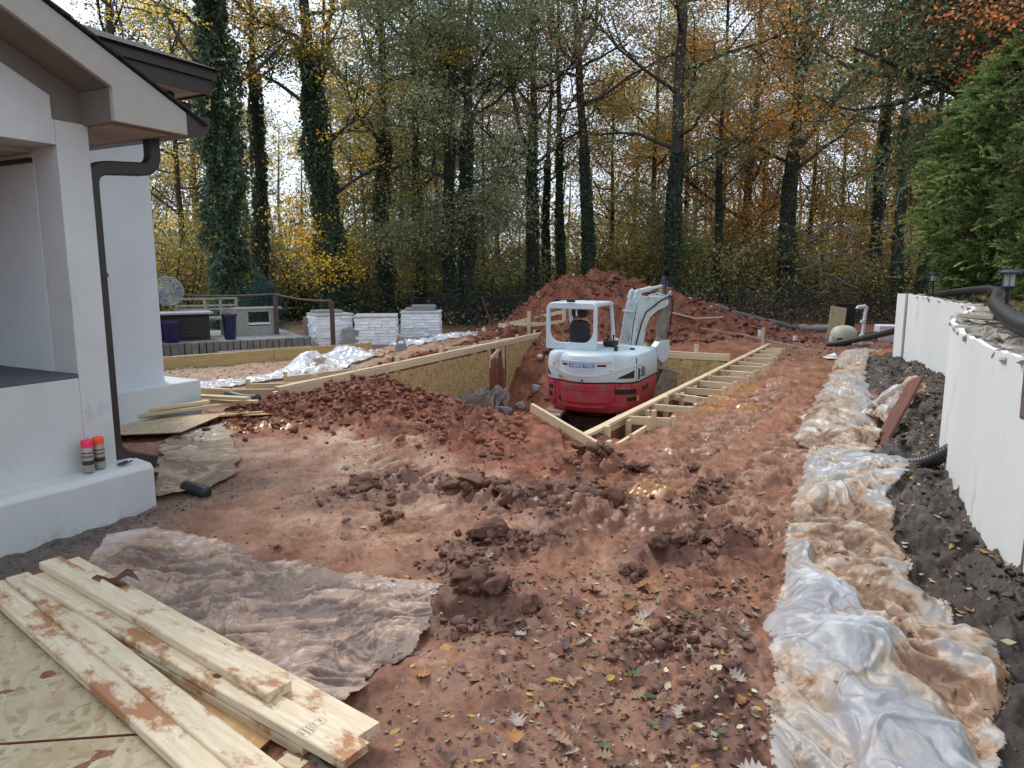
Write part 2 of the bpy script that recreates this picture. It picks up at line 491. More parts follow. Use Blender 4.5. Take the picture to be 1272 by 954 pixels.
def pm(name, c1, c2=None, scale=6.0, rough=0.7, bump=0.0, bscale=None, metal=0.0, stretch=(1, 1, 1), detail=5, spec=0.4,
       rand=0.0, rough2=None, splash=None, dirt=None, dirt_scale=3.0, dirt_at=0.58, coords="Object", blotch=False):
    m, nt, b, N, L = new_mat(name)
    tc = N.new("ShaderNodeTexCoord"); mp = N.new("ShaderNodeMapping"); mp.inputs["Scale"].default_value = stretch
    L.new(tc.outputs[coords], mp.inputs["Vector"])
    if rand:
        oi = N.new("ShaderNodeObjectInfo"); mu = N.new("ShaderNodeMath"); mu.operation = 'MULTIPLY'; mu.inputs[1].default_value = 37.0
        L.new(oi.outputs["Random"], mu.inputs[0]); L.new(mu.outputs[0], mp.inputs["Location"])
        mp2 = N.new("ShaderNodeMapping"); mp2.inputs["Scale"].default_value = (1.0, 1.7, 1.7); L.new(tc.outputs[coords], mp2.inputs["Vector"]); L.new(mu.outputs[0], mp2.inputs["Location"])
    nz = N.new("ShaderNodeTexNoise"); nz.inputs["Scale"].default_value = scale; nz.inputs["Detail"].default_value = detail
    nz.inputs["Roughness"].default_value = 0.62
    L.new(mp.outputs["Vector"], nz.inputs["Vector"])
    rp = ramp(N, [(0.3, c1), (0.7, c2 or c1)])
    L.new(nz.outputs["Fac"], rp.inputs["Fac"])
    out = rp.outputs["Color"]
    if rand:
        hs = N.new("ShaderNodeHueSaturation")
        mr = N.new("ShaderNodeMapRange"); mr.inputs["To Min"].default_value = 1 - rand; mr.inputs["To Max"].default_value = 1 + rand
        L.new(oi.outputs["Random"], mr.inputs["Value"]); L.new(mr.outputs["Result"], hs.inputs["Value"]); L.new(out, hs.inputs["Color"])
        out = hs.outputs["Color"]
    if dirt:
        n2 = N.new("ShaderNodeTexNoise"); n2.inputs["Scale"].default_value = dirt_scale; n2.inputs["Detail"].default_value = 8
        n2.inputs["Roughness"].default_value = 0.7
        L.new((mp.outputs["Vector"] if not blotch else tc.outputs[coords]) if not (blotch and rand) else mp2.outputs["Vector"], n2.inputs["Vector"])
        dr = ramp(N, [(dirt_at, (0, 0, 0)), (dirt_at + 0.08, (0.95, 0.95, 0.95))])
        L.new(n2.outputs["Fac"], dr.inputs["Fac"])
        mx = N.new("ShaderNodeMixRGB"); mx.inputs["Color2"].default_value = (*dirt, 1)
        L.new(dr.outputs["Color"], mx.inputs["Fac"]); L.new(out, mx.inputs["Color1"])
        out = mx.outputs["Color"]
    if splash:                                    # clay splashed up from the ground in ragged patches
        gp_ = N.new("ShaderNodeNewGeometry"); sx_ = N.new("ShaderNodeSeparateXYZ"); L.new(gp_.outputs["Position"], sx_.inputs[0])
        n3 = N.new("ShaderNodeTexNoise"); n3.inputs["Scale"].default_value = 7; n3.inputs["Detail"].default_value = 9; n3.inputs["Roughness"].default_value = 0.75
        L.new(gp_.outputs["Position"], n3.inputs["Vector"])
        ma = N.new("ShaderNodeMath"); ma.operation = 'MULTIPLY_ADD'; ma.inputs[1].default_value = -1.0 / splash[1]; ma.inputs[2].default_value = splash[2]
        L.new(sx_.outputs["Z"], ma.inputs[0]); mb_ = N.new("ShaderNodeMath"); mb_.operation = 'ADD'; L.new(ma.outputs[0], mb_.inputs[0]); L.new(n3.outputs["Fac"], mb_.inputs[1])
        sr = ramp(N, [(0.62, (0, 0, 0)), (0.95, (splash[3],) * 3)]); L.new(mb_.outputs[0], sr.inputs["Fac"])
        ms = N.new("ShaderNodeMixRGB"); ms.inputs["Color2"].default_value = (*splash[0], 1); L.new(sr.outputs["Color"], ms.inputs["Fac"]); L.new(out, ms.inputs["Color1"]); out = ms.outputs["Color"]
    L.new(out, b.inputs["Base Color"])
    b.inputs["Roughness"].default_value = rough
    if rough2 is not None:
        rr = N.new("ShaderNodeMapRange"); rr.inputs["To Min"].default_value = rough; rr.inputs["To Max"].default_value = rough2
        L.new(nz.outputs["Fac"], rr.inputs["Value"]); L.new(rr.outputs["Result"], b.inputs["Roughness"])
    b.inputs["Metallic"].default_value = metal
    b.inputs["Specular IOR Level"].default_value = spec
    if bump:
        nb = N.new("ShaderNodeTexNoise"); nb.inputs["Scale"].default_value = bscale or scale * 4; nb.inputs["Detail"].default_value = 6
        L.new(mp.outputs["Vector"], nb.inputs["Vector"])
        bu = N.new("ShaderNodeBump"); bu.inputs["Strength"].default_value = bump; bu.inputs["Distance"].default_value = 0.01
        L.new(nb.outputs["Fac"], bu.inputs["Height"]); L.new(bu.outputs["Normal"], b.inputs["Normal"])
    return m

def leaf_mat(name, trans=0.45, rough=0.55, vary=0.25):
    m, nt, b, N, L = new_mat(name)
    at = N.new("ShaderNodeVertexColor"); at.layer_name = "Col"
    oi = N.new("ShaderNodeObjectInfo")
    hs = N.new("ShaderNodeHueSaturation")
    mr = N.new("ShaderNodeMapRange"); mr.inputs["To Min"].default_value = 1 - vary; mr.inputs["To Max"].default_value = 1 + vary
    L.new(oi.outputs["Random"], mr.inputs["Value"]); L.new(mr.outputs["Result"], hs.inputs["Value"])
    L.new(at.outputs["Color"], hs.inputs["Color"])
    L.new(hs.outputs["Color"], b.inputs["Base Color"])
    b.inputs["Roughness"].default_value = rough
    b.inputs["Specular IOR Level"].default_value = 0.3
    tr = N.new("ShaderNodeBsdfTranslucent"); L.new(hs.outputs["Color"], tr.inputs["Color"])
    mx = N.new("ShaderNodeMixShader"); mx.inputs["Fac"].default_value = trans
    L.new(b.outputs["BSDF"], mx.inputs[1]); L.new(tr.outputs["BSDF"], mx.inputs[2])
    L.new(mx.outputs["Shader"], N["Material Output"].inputs["Surface"])
    return m

def soil_mat(name, clods=False):
    m, nt, b, N, L = new_mat(name)
    at = N.new("ShaderNodeVertexColor"); at.layer_name = "Col"
    wet = N.new("ShaderNodeAttribute"); wet.attribute_name = "wet"
    geo = N.new("ShaderNodeNewGeometry")
    n1 = N.new("ShaderNodeTexNoise"); n1.inputs["Scale"].default_value = 5; n1.inputs["Detail"].default_value = 10; n1.inputs["Roughness"].default_value = 0.72
    n2 = N.new("ShaderNodeTexNoise"); n2.inputs["Scale"].default_value = 38; n2.inputs["Detail"].default_value = 8; n2.inputs["Roughness"].default_value = 0.7
    L.new(geo.outputs["Position"], n1.inputs["Vector"]); L.new(geo.outputs["Position"], n2.inputs["Vector"])
    r1 = ramp(N, [(0.28, (0.60, 0.54, 0.48)), (0.5, (1.05, 1.05, 1.05)), (0.74, (1.42, 1.44, 1.44))])
    r2 = ramp(N, [(0.3, (0.62, 0.60, 0.58)), (0.52, (1, 1, 1)), (0.72, (1.32, 1.35, 1.38))])
    L.new(n1.outputs["Fac"], r1.inputs["Fac"]); L.new(n2.outputs["Fac"], r2.inputs["Fac"])
    m1 = N.new("ShaderNodeMixRGB"); m1.blend_type = 'MULTIPLY'; m1.inputs["Fac"].default_value = 1
    m2 = N.new("ShaderNodeMixRGB"); m2.blend_type = 'MULTIPLY'; m2.inputs["Fac"].default_value = 1
    L.new(at.outputs["Color"], m1.inputs["Color1"]); L.new(r1.outputs["Color"], m1.inputs["Color2"])
    L.new(m1.outputs["Color"], m2.inputs["Color1"]); L.new(r2.outputs["Color"], m2.inputs["Color2"])
    L.new(m2.outputs["Color"], b.inputs["Base Color"])
    rr = N.new("ShaderNodeMapRange"); rr.inputs["To Min"].default_value = 0.82; rr.inputs["To Max"].default_value = 0.16
    ad = N.new("ShaderNodeMath"); ad.operation = 'MULTIPLY_ADD'; ad.inputs[1].default_value = 0.55; 
    L.new(n1.outputs["Fac"], ad.inputs[0]); L.new(wet.outputs["Fac"], ad.inputs[2])
    sb = N.new("ShaderNodeMath"); sb.operation = 'SUBTRACT'; sb.inputs[1].default_value = 0.2; sb.use_clamp = True
    L.new(ad.outputs[0], sb.inputs[0]); L.new(sb.outputs[0], rr.inputs["Value"]); L.new(rr.outputs["Result"], b.inputs["Roughness"])
    b.inputs["Specular IOR Level"].default_value = 0.45
    bu = N.new("ShaderNodeBump"); bu.inputs["Distance"].default_value = 0.03; bu.inputs["Strength"].default_value = 0.55
    b2 = N.new("ShaderNodeBump"); b2.inputs["Distance"].default_value = 0.011; b2.inputs["Strength"].default_value = 0.9
    iv = N.new("ShaderNodeMapRange"); iv.inputs["To Min"].default_value = 0.85; iv.inputs["To Max"].default_value = 0.05
    L.new(wet.outputs["Fac"], iv.inputs["Value"]); L.new(iv.outputs["Result"], bu.inputs["Strength"]); L.new(iv.outputs["Result"], b2.inputs["Strength"])
    L.new(n1.outputs["Fac"], bu.inputs["Height"]); L.new(n2.outputs["Fac"], b2.inputs["Height"])
    L.new(bu.outputs["Normal"], b2.inputs["Normal"]); L.new(b2.outputs["Normal"], b.inputs["Normal"])
    return m

def plastic_mat(name, mud_col=(0.36, 0.2, 0.11), mud_at=0.5, alpha=0.86, base=(0.74, 0.76, 0.8), scale=4.0):
    m, nt, b, N, L = new_mat(name)
    geo = N.new("ShaderNodeNewGeometry")
    mud = N.new("ShaderNodeAttribute"); mud.attribute_name = "mud"
    n1 = N.new("ShaderNodeTexNoise"); n1.inputs["Scale"].default_value = scale; n1.inputs["Detail"].default_value = 10; n1.inputs["Roughness"].default_value = 0.68
    n2 = N.new("ShaderNodeTexNoise"); n2.inputs["Scale"].default_value = 26; n2.inputs["Detail"].default_value = 8; n2.inputs["Roughness"].default_value = 0.75
    L.new(geo.outputs["Position"], n1.inputs["Vector"]); L.new(geo.outputs["Position"], n2.inputs["Vector"])
    a1 = N.new("ShaderNodeMath"); a1.operation = 'MULTIPLY_ADD'; a1.inputs[1].default_value = 0.6
    L.new(n2.outputs["Fac"], a1.inputs[0]); L.new(n1.outputs["Fac"], a1.inputs[2])
    a2 = N.new("ShaderNodeMath"); a2.operation = 'ADD'
    L.new(a1.outputs[0], a2.inputs[0]); L.new(mud.outputs["Fac"], a2.inputs[1])
    r = ramp(N, [(mud_at + 0.02, base), (mud_at + 0.22, (base[0] * 0.82, base[1] * 0.68, base[2] * 0.54)), (mud_at + 0.30, (base[0] * 0.7, base[1] * 0.53, base[2] * 0.38)), (mud_at + 0.40, mud_col), (mud_at + 0.47, tuple(c * 0.6 for c in mud_col))])
    L.new(a2.outputs[0], r.inputs["Fac"])
    L.new(r.outputs["Color"], b.inputs["Base Color"])
    rr = N.new("ShaderNodeMapRange"); rr.inputs["From Min"].default_value = mud_at + 0.1; rr.inputs["From Max"].default_value = mud_at + 0.4
    rr.inputs["To Min"].default_value = 0.13; rr.inputs["To Max"].default_value = 0.55
    L.new(a2.outputs[0], rr.inputs["Value"]); L.new(rr.outputs["Result"], b.inputs["Roughness"])
    ra = N.new("ShaderNodeMapRange"); ra.inputs["From Min"].default_value = mud_at + 0.1; ra.inputs["From Max"].default_value = mud_at + 0.35
    ra.inputs["To Min"].default_value = alpha; ra.inputs["To Max"].default_value = 1.0
    L.new(a2.outputs[0], ra.inputs["Value"])
    ed = N.new("ShaderNodeAttribute"); ed.attribute_name = "edge"      # torn rims: the film is missing in patches along its border
    e1 = N.new("ShaderNodeMath"); e1.operation = 'MULTIPLY_ADD'; e1.inputs[1].default_value = 0.9
    L.new(ed.outputs["Fac"], e1.inputs[0]); L.new(n2.outputs["Fac"], e1.inputs[2])
    e2 = N.new("ShaderNodeMath"); e2.operation = 'GREATER_THAN'; e2.inputs[1].default_value = 0.58
    L.new(e1.outputs[0], e2.inputs[0])
    e3 = N.new("ShaderNodeMath"); e3.operation = 'MULTIPLY'; L.new(ra.outputs["Result"], e3.inputs[0]); L.new(e2.outputs[0], e3.inputs[1])
    L.new(e3.outputs[0], b.inputs["Alpha"]); edge_out = e2.outputs[0]
    b.inputs["Specular IOR Level"].default_value = 0.75
    bu = N.new("ShaderNodeBump"); bu.inputs["Distance"].default_value = 0.01; bu.inputs["Strength"].default_value = 0.35
    L.new(n2.outputs["Fac"], bu.inputs["Height"])
    n4 = N.new("ShaderNodeTexNoise"); n4.noise_type = 'RIDGED_MULTIFRACTAL'; n4.inputs["Scale"].default_value = 5.5; n4.inputs["Detail"].default_value = 5
    L.new(geo.outputs["Position"], n4.inputs["Vector"])
    b4 = N.new("ShaderNodeBump"); b4.inputs["Distance"].default_value = 0.02; b4.inputs["Strength"].default_value = 0.55
    L.new(n4.outputs["Fac"], b4.inputs["Height"]); L.new(bu.outputs["Normal"], b4.inputs["Normal"]); L.new(b4.outputs["Normal"], b.inputs["Normal"])
    tr = N.new("ShaderNodeBsdfTranslucent"); L.new(r.outputs["Color"], tr.inputs["Color"])
    mx = N.new("ShaderNodeMixShader"); mx.inputs["Fac"].default_value = 0.18
    L.new(b.outputs["BSDF"], mx.inputs[1]); L.new(tr.outputs["BSDF"], mx.inputs[2])
    tp = N.new("ShaderNodeBsdfTransparent"); mz = N.new("ShaderNodeMixShader")
    L.new(edge_out, mz.inputs["Fac"]); L.new(tp.outputs["BSDF"], mz.inputs[1]); L.new(mx.outputs["Shader"], mz.inputs[2])
    L.new(mz.outputs["Shader"], N["Material Output"].inputs["Surface"])
    return m

def osb_mat(name, dark=(0.22, 0.135, 0.05), mid=(0.42, 0.28, 0.11), light=(0.6, 0.44, 0.22), mud=None):
    m, nt, b, N, L = new_mat(name)
    tc = N.new("ShaderNodeTexCoord")
    nz = N.new("ShaderNodeTexNoise"); nz.inputs["Scale"].default_value = 9; nz.inputs["Detail"].default_value = 2
    L.new(tc.outputs["Object"], nz.inputs["Vector"])
    va = N.new("ShaderNodeVectorMath"); va.operation = 'MULTIPLY_ADD'; va.inputs[1].default_value = (0.05, 0.05, 0.05)
    L.new(nz.outputs["Color"], va.inputs[0]); L.new(tc.outputs["Object"], va.inputs[2])
    cols = []
    for k, (rot, st) in enumerate((((0, 0, 0.45), (11, 46, 46)), ((0, 0, -0.8), (42, 12, 42)))):
        mp = N.new("ShaderNodeMapping"); mp.inputs["Rotation"].default_value = rot; mp.inputs["Scale"].default_value = st
        L.new(va.outputs[0], mp.inputs["Vector"])
        vo = N.new("ShaderNodeTexVoronoi"); vo.inputs["Scale"].default_value = 1.0
        L.new(mp.outputs["Vector"], vo.inputs["Vector"])
        cols.append(vo)
    mx = N.new("ShaderNodeMixRGB")
    sg = N.new("ShaderNodeSeparateColor"); L.new(cols[1].outputs["Color"], sg.inputs["Color"])
    gt = N.new("ShaderNodeMath"); gt.operation = 'GREATER_THAN'; gt.inputs[1].default_value = 0.48; L.new(sg.outputs["Green"], gt.inputs[0]); L.new(gt.outputs[0], mx.inputs["Fac"])
    L.new(cols[0].outputs["Color"], mx.inputs["Color1"]); L.new(cols[1].outputs["Color"], mx.inputs["Color2"])
    rp = ramp(N, [(0.12, dark), (0.4, mid), (0.9, light)])
    L.new(mx.outputs["Color"], rp.inputs["Fac"])
    out = rp.outputs["Color"]
    if mud:
        n2 = N.new("ShaderNodeTexNoise"); n2.inputs["Scale"].default_value = 2.2; n2.inputs["Detail"].default_value = 8; n2.inputs["Roughness"].default_value = 0.65
        L.new(tc.outputs["Object"], n2.inputs["Vector"])
        dr = ramp(N, [(0.52, (0, 0, 0)), (0.72, (0.6, 0.6, 0.6))]); L.new(n2.outputs["Fac"], dr.inputs["Fac"])
        m2 = N.new("ShaderNodeMixRGB"); m2.inputs["Color2"].default_value = (*mud, 1)
        L.new(dr.outputs["Color"], m2.inputs["Fac"]); L.new(out, m2.inputs["Color1"]); out = m2.outputs["Color"]
    L.new(out, b.inputs["Base Color"])
    b.inputs["Roughness"].default_value = 0.6; b.inputs["Specular IOR Level"].default_value = 0.3
    bu = N.new("ShaderNodeBump"); bu.inputs["Distance"].default_value = 0.003; bu.inputs["Strength"].default_value = 0.6
    L.new(mx.outputs["Color"], bu.inputs["Height"]); L.new(bu.outputs["Normal"], b.inputs["Normal"])
    return m

M = {}
M["soil"] = soil_mat("soil")
M["leaf"] = leaf_mat("leaf")
M["leaf_still"] = leaf_mat("leaf_litter", 0.05, 0.6, 0.25)
M["bark"] = pm("bark", (0.030, 0.026, 0.022), (0.085, 0.073, 0.062), 5, 0.9, 0.8, 14, stretch=(1, 1, 0.25), coords="Object")
M["bark_pale"] = pm("bark_pale", (0.10, 0.09, 0.08), (0.22, 0.20, 0.18), 5, 0.9, 0.6, 14, stretch=(1, 1, 0.3))
M["stucco"] = pm("stucco", (0.56, 0.555, 0.53), (0.635, 0.63, 0.605), 2.5, 0.85, 0.5, 220, spec=0.2, dirt=(0.44, 0.44, 0.43), dirt_scale=1.6, dirt_at=0.60, splash=((0.36, 0.24, 0.17), 0.5, 0.22, 0.8))
M["stucco_tan"] = pm("stucco_tan", (0.47, 0.43, 0.37), (0.53, 0.49, 0.42), 3, 0.9, 0.8, 260, spec=0.2)
M["stucco_white"] = pm("stucco_white", (0.61, 0.63, 0.635), (0.66, 0.68, 0.685), 2.5, 0.8, 0.3, 200, spec=0.2)
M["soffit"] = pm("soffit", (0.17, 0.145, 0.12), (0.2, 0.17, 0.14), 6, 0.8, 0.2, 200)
M["brown_metal"] = pm("brown_metal", (0.030, 0.022, 0.019), (0.042, 0.032, 0.028), 8, 0.42, 0.05, 50)
M["shingle"] = pm("shingle", (0.02, 0.02, 0.022), (0.05, 0.048, 0.046), 30, 0.95, 0.5, 90)
M["dark_floor"] = pm("dark_floor", (0.08, 0.08, 0.085), (0.11, 0.11, 0.115), 8, 0.7, 0.2, 60)
M["wood"] = pm("lumber", (0.56, 0.42, 0.25), (0.70, 0.57, 0.38), 7, 0.65, 0.25, 40, stretch=(0.5, 7, 7), rand=0.10, spec=0.25)
M["wood_mud"] = pm("muddy_lumber", (0.62, 0.47, 0.29), (0.80, 0.68, 0.50), 8, 0.62, 0.3, 36, stretch=(0.6, 6, 6), rand=0.06, spec=0.25, dirt=(0.40, 0.18, 0.08), dirt_scale=3.2, dirt_at=0.525, blotch=True)
M["wood_old"] = pm("weathered_wood", (0.20, 0.165, 0.13), (0.36, 0.31, 0.25), 6, 0.8, 0.4, 40, stretch=(0.6, 6, 6), rand=0.15)
M["wood_grey"] = pm("grey_painted_wood", (0.27, 0.25, 0.21), (0.36, 0.335, 0.285), 6, 0.7, 0.2, 40)
M["wood_yellow"] = pm("yellow_treated_plank", (0.42, 0.29, 0.11), (0.55, 0.40, 0.18), 5, 0.7, 0.3, 40, stretch=(0.5, 5, 5), dirt=(0.12, 0.075, 0.045), dirt_scale=2, dirt_at=0.66)
M["wood_rust"] = pm("rusty_red_plank", (0.10, 0.035, 0.022), (0.17, 0.065, 0.04), 6, 0.75, 0.4, 40, stretch=(0.6, 6, 6))
M["osb"] = osb_mat("osb_board")
M["osb_pale"] = osb_mat("osb_floor_board", (0.31, 0.225, 0.125), (0.44, 0.34, 0.20), (0.57, 0.47, 0.31), mud=(0.40, 0.25, 0.13))
M["osb_orange"] = osb_mat("osb_orange_board", (0.42, 0.24, 0.09), (0.55, 0.33, 0.14), (0.66, 0.43, 0.2))
M["osb_edge"] = pm("osb_painted_edge", (0.2, 0.045, 0.03), (0.27, 0.07, 0.045), 20, 0.7)
M["plastic"] = plastic_mat("plastic_sheeting", mud_col=(0.36, 0.195, 0.10), mud_at=0.50, alpha=0.56, base=(0.74, 0.765, 0.80))
M["plastic_clean"] = plastic_mat("white_plastic_sheeting", mud_at=0.72, alpha=0.95)
M["plastic_mud"] = plastic_mat("muddy_plastic_sheeting", mud_col=(0.44, 0.29, 0.215), mud_at=0.55, alpha=0.80, base=(0.70, 0.58, 0.53))
M["plastic_tan"] = plastic_mat("tan_plastic_sheeting", mud_col=(0.42, 0.28, 0.17), mud_at=0.4, alpha=0.93, base=(0.66, 0.63, 0.58))
M["pipe_black"] = pm("black_corrugated_pipe", (0.018, 0.018, 0.021), (0.04, 0.038, 0.038), 9, 0.4, 0.15, 30, spec=0.5, dirt=(0.13, 0.10, 0.08), dirt_scale=2.5, dirt_at=0.66)
M["black"] = pm("black_paint", (0.012, 0.012, 0.013), (0.022, 0.022, 0.024), 10, 0.45)
M["wall_paint"] = pm("pale_wall_coating", (0.70, 0.715, 0.70), (0.78, 0.795, 0.78), 1.6, 0.75, 0.25, 60, stretch=(1, 1, 0.35), spec=0.25, dirt=(0.58, 0.56, 0.51), dirt_scale=2.6, dirt_at=0.58, splash=((0.17, 0.13, 0.10), 0.55, 0.35, 0.9))
M["rubble"] = pm("broken_masonry", (0.20, 0.165, 0.13), (0.44, 0.38, 0.31), 9, 0.95, 1.0, 26)
M["rubble_dark"] = pm("raw_block", (0.085, 0.068, 0.056), (0.2, 0.165, 0.14), 10, 0.95, 1.0, 26)
M["stone"] = pm("stone", (0.30, 0.25, 0.20), (0.50, 0.45, 0.38), 9, 0.9, 0.7, 30, rand=0.3)
M["concrete"] = pm("concrete", (0.22, 0.215, 0.205), (0.34, 0.33, 0.31), 7, 0.9, 0.6, 50, rand=0.08)
M["gunite"] = pm("grey_gunite", (0.28, 0.25, 0.23), (0.50, 0.47, 0.44), 6, 0.95, 1.0, 22, dirt=(0.24, 0.12, 0.07), dirt_scale=4, dirt_at=0.55)
M["paver"] = pm("paver", (0.14, 0.125, 0.105), (0.23, 0.21, 0.18), 9, 0.9, 0.5, 50, rand=0.15)
M["white_stone"] = pm("white_ledger_stone", (0.80, 0.82, 0.84), (0.88, 0.89, 0.90), 6, 0.8, 0.8, 40, rand=0.05)
M["cap_stone"] = pm("grey_cap_stone", (0.42, 0.41, 0.39), (0.55, 0.54, 0.52), 8, 0.85, 0.4, 50)
M["exc_grey"] = pm("machine_pale_grey_paint", (0.56, 0.63, 0.66), (0.60, 0.67, 0.70), 3, 0.38, 0, spec=0.5, rough2=0.5, dirt=(0.47, 0.49, 0.48), dirt_scale=2.2, dirt_at=0.64)
M["exc_red"] = pm("machine_red_paint", (0.36, 0.025, 0.045), (0.42, 0.04, 0.06), 4, 0.4, 0, spec=0.5, rough2=0.6, dirt=(0.26, 0.10, 0.065), dirt_scale=4.2, dirt_at=0.51)
M["exc_boom"] = pm("machine_boom_paint", (0.55, 0.60, 0.61), (0.60, 0.65, 0.66), 5, 0.45, 0, dirt=(0.36, 0.32, 0.28), dirt_scale=4, dirt_at=0.55)
M["exc_mud"] = pm("muddy_steel", (0.16, 0.135, 0.11), (0.34, 0.30, 0.25), 8, 0.85, 0.5, 30, dirt=(0.12, 0.05, 0.03), dirt_scale=6, dirt_at=0.55)
M["track"] = pm("rubber_track", (0.02, 0.018, 0.017), (0.10, 0.06, 0.045), 7, 0.85, 0.5, 40)
M["track_mud"] = pm("clay_caked_track", (0.24, 0.15, 0.11), (0.40, 0.28, 0.22), 9, 0.9, 0.8, 30)
M["black_plastic"] = pm("black_plastic", (0.01, 0.01, 0.011), (0.016, 0.016, 0.017), 10, 0.5)
M["seat"] = pm("black_seat_vinyl", (0.012, 0.014, 0.02), (0.02, 0.023, 0.03), 8, 0.5, 0.1, 60)
M["blue_black"] = pm("dark_blue_cover", (0.015, 0.02, 0.04), (0.022, 0.03, 0.06), 8, 0.45)
M["blue"] = pm("blue_sticker", (0.06, 0.17, 0.42), (0.10, 0.24, 0.52), 8, 0.45)
M["white"] = pm("white_print", (0.78, 0.79, 0.8), None, 5, 0.5)
M["red_lens"] = pm("red_reflector", (0.10, 0.006, 0.008), (0.16, 0.012, 0.014), 20, 0.3)
M["red_print"] = pm("red_print", (0.52, 0.05, 0.05), None, 5, 0.5)
M["amber"] = pm("amber_sticker", (0.62, 0.36, 0.08), (0.66, 0.44, 0.12), 5, 0.5)
M["window_blue"] = pm("tinted_pane", (0.10, 0.17, 0.25), (0.16, 0.25, 0.34), 6, 0.12, spec=0.6)
M["navy"] = pm("navy_glaze", (0.010, 0.010, 0.05), (0.018, 0.018, 0.075), 5, 0.25, spec=0.5)
M["espresso"] = pm("espresso_cabinet", (0.022, 0.018, 0.017), (0.035, 0.03, 0.028), 8, 0.55, 0.2, 40)
M["counter"] = pm("grey_counter", (0.30, 0.30, 0.31), (0.36, 0.36, 0.37), 9, 0.5)
M["pvc"] = pm("white_pvc", (0.72, 0.73, 0.73), (0.78, 0.79, 0.79), 5, 0.4, dirt=(0.5, 0.4, 0.3), dirt_scale=4, dirt_at=0.66)
M["tank"] = pm("cream_fibreglass", (0.55, 0.54, 0.40), (0.64, 0.63, 0.50), 4, 0.5, dirt=(0.40, 0.34, 0.24), dirt_scale=3, dirt_at=0.6)
M["white_bucket"] = pm("white_bucket", (0.74, 0.75, 0.77), (0.78, 0.79, 0.81), 4, 0.4)
M["steel"] = pm("galvanised_steel", (0.36, 0.38, 0.40), (0.46, 0.48, 0.50), 9, 0.4, metal=0.6)
M["fan_guard"] = pm("fan_guard_wire", (0.28, 0.31, 0.34), None, 6, 0.4, metal=0.4)
M["can"] = pm("can_metal_print", (0.30, 0.27, 0.22), (0.48, 0.44, 0.37), 40, 0.35, metal=0.3, stretch=(0.2, 0.2, 3))
M["can_dark"] = pm("can_dark_band", (0.02, 0.018, 0.017), (0.06, 0.05, 0.045), 60, 0.4)
M["cap_pink"] = pm("pink_cap", (0.85, 0.03, 0.10), (0.88, 0.04, 0.13), 5, 0.45)
M["cap_orange"] = pm("orange_cap", (0.88, 0.08, 0.012), (0.9, 0.1, 0.02), 5, 0.45)
M["ink"] = pm("mill_stamp_ink", (0.10, 0.10, 0.17), (0.3, 0.28, 0.3), 90, 0.8)
M["lens"] = pm("lamp_glass", (0.30, 0.29, 0.26), (0.44, 0.42, 0.38), 14, 0.15, stretch=(4, 4, 0.4), spec=0.6)
M["lamp_blue"] = pm("lamp_dark_metal", (0.02, 0.028, 0.04), (0.035, 0.045, 0.06), 9, 0.35)
M["post_brown"] = pm("brown_post_paint", (0.07, 0.04, 0.032), (0.11, 0.065, 0.05), 6, 0.7, 0.2, 40)
M["rope"] = pm("rope", (0.10, 0.07, 0.055), (0.16, 0.12, 0.095), 40, 0.9, 0.4, 120)
M["grass_dry"] = pm("dry_grass", (0.36, 0.27, 0.24), (0.5, 0.4, 0.36), 9, 0.8)

# ------------------------------------------------------------------ ground sheet
def graded(lo, hi, step, grow, ext, grow2):
    a = list(np.arange(lo, hi, step)); s = step; p = a[-1]
    while p < ext:
        s = s * (grow if s < 0.35 else grow2); p += s; a.append(p)
    return a
xr = graded(0.0, 3.6, 0.0145, 1.028, 420, 1.25)
xl = [-v for v in graded(0.0145, 3.4, 0.0145, 1.028, 420, 1.25)][::-1]
gx = np.array(xl + xr)
ys = [1.2]; s_ = 0.012
while ys[-1] < 420:
    s_ = 0.012 + 0.0026 * (ys[-1] - 1.2) if ys[-1] < 26 else s_ * 1.16
    ys.append(ys[-1] + s_)
yb = [1.2]; s_ = 0.03
while yb[-1] > -60:
    s_ *= 1.3; yb.append(yb[-1] - s_)
gy = np.array(yb[1:][::-1] + ys)
GX, GY = np.meshgrid(gx, gy)
fx, fy = GX.ravel(), GY.ravel()
fz = terrain(fx, fy)

def mixc(c, d, m):
    return c * (1 - m[:, None]) + np.array(d)[None, :] * m[:, None]

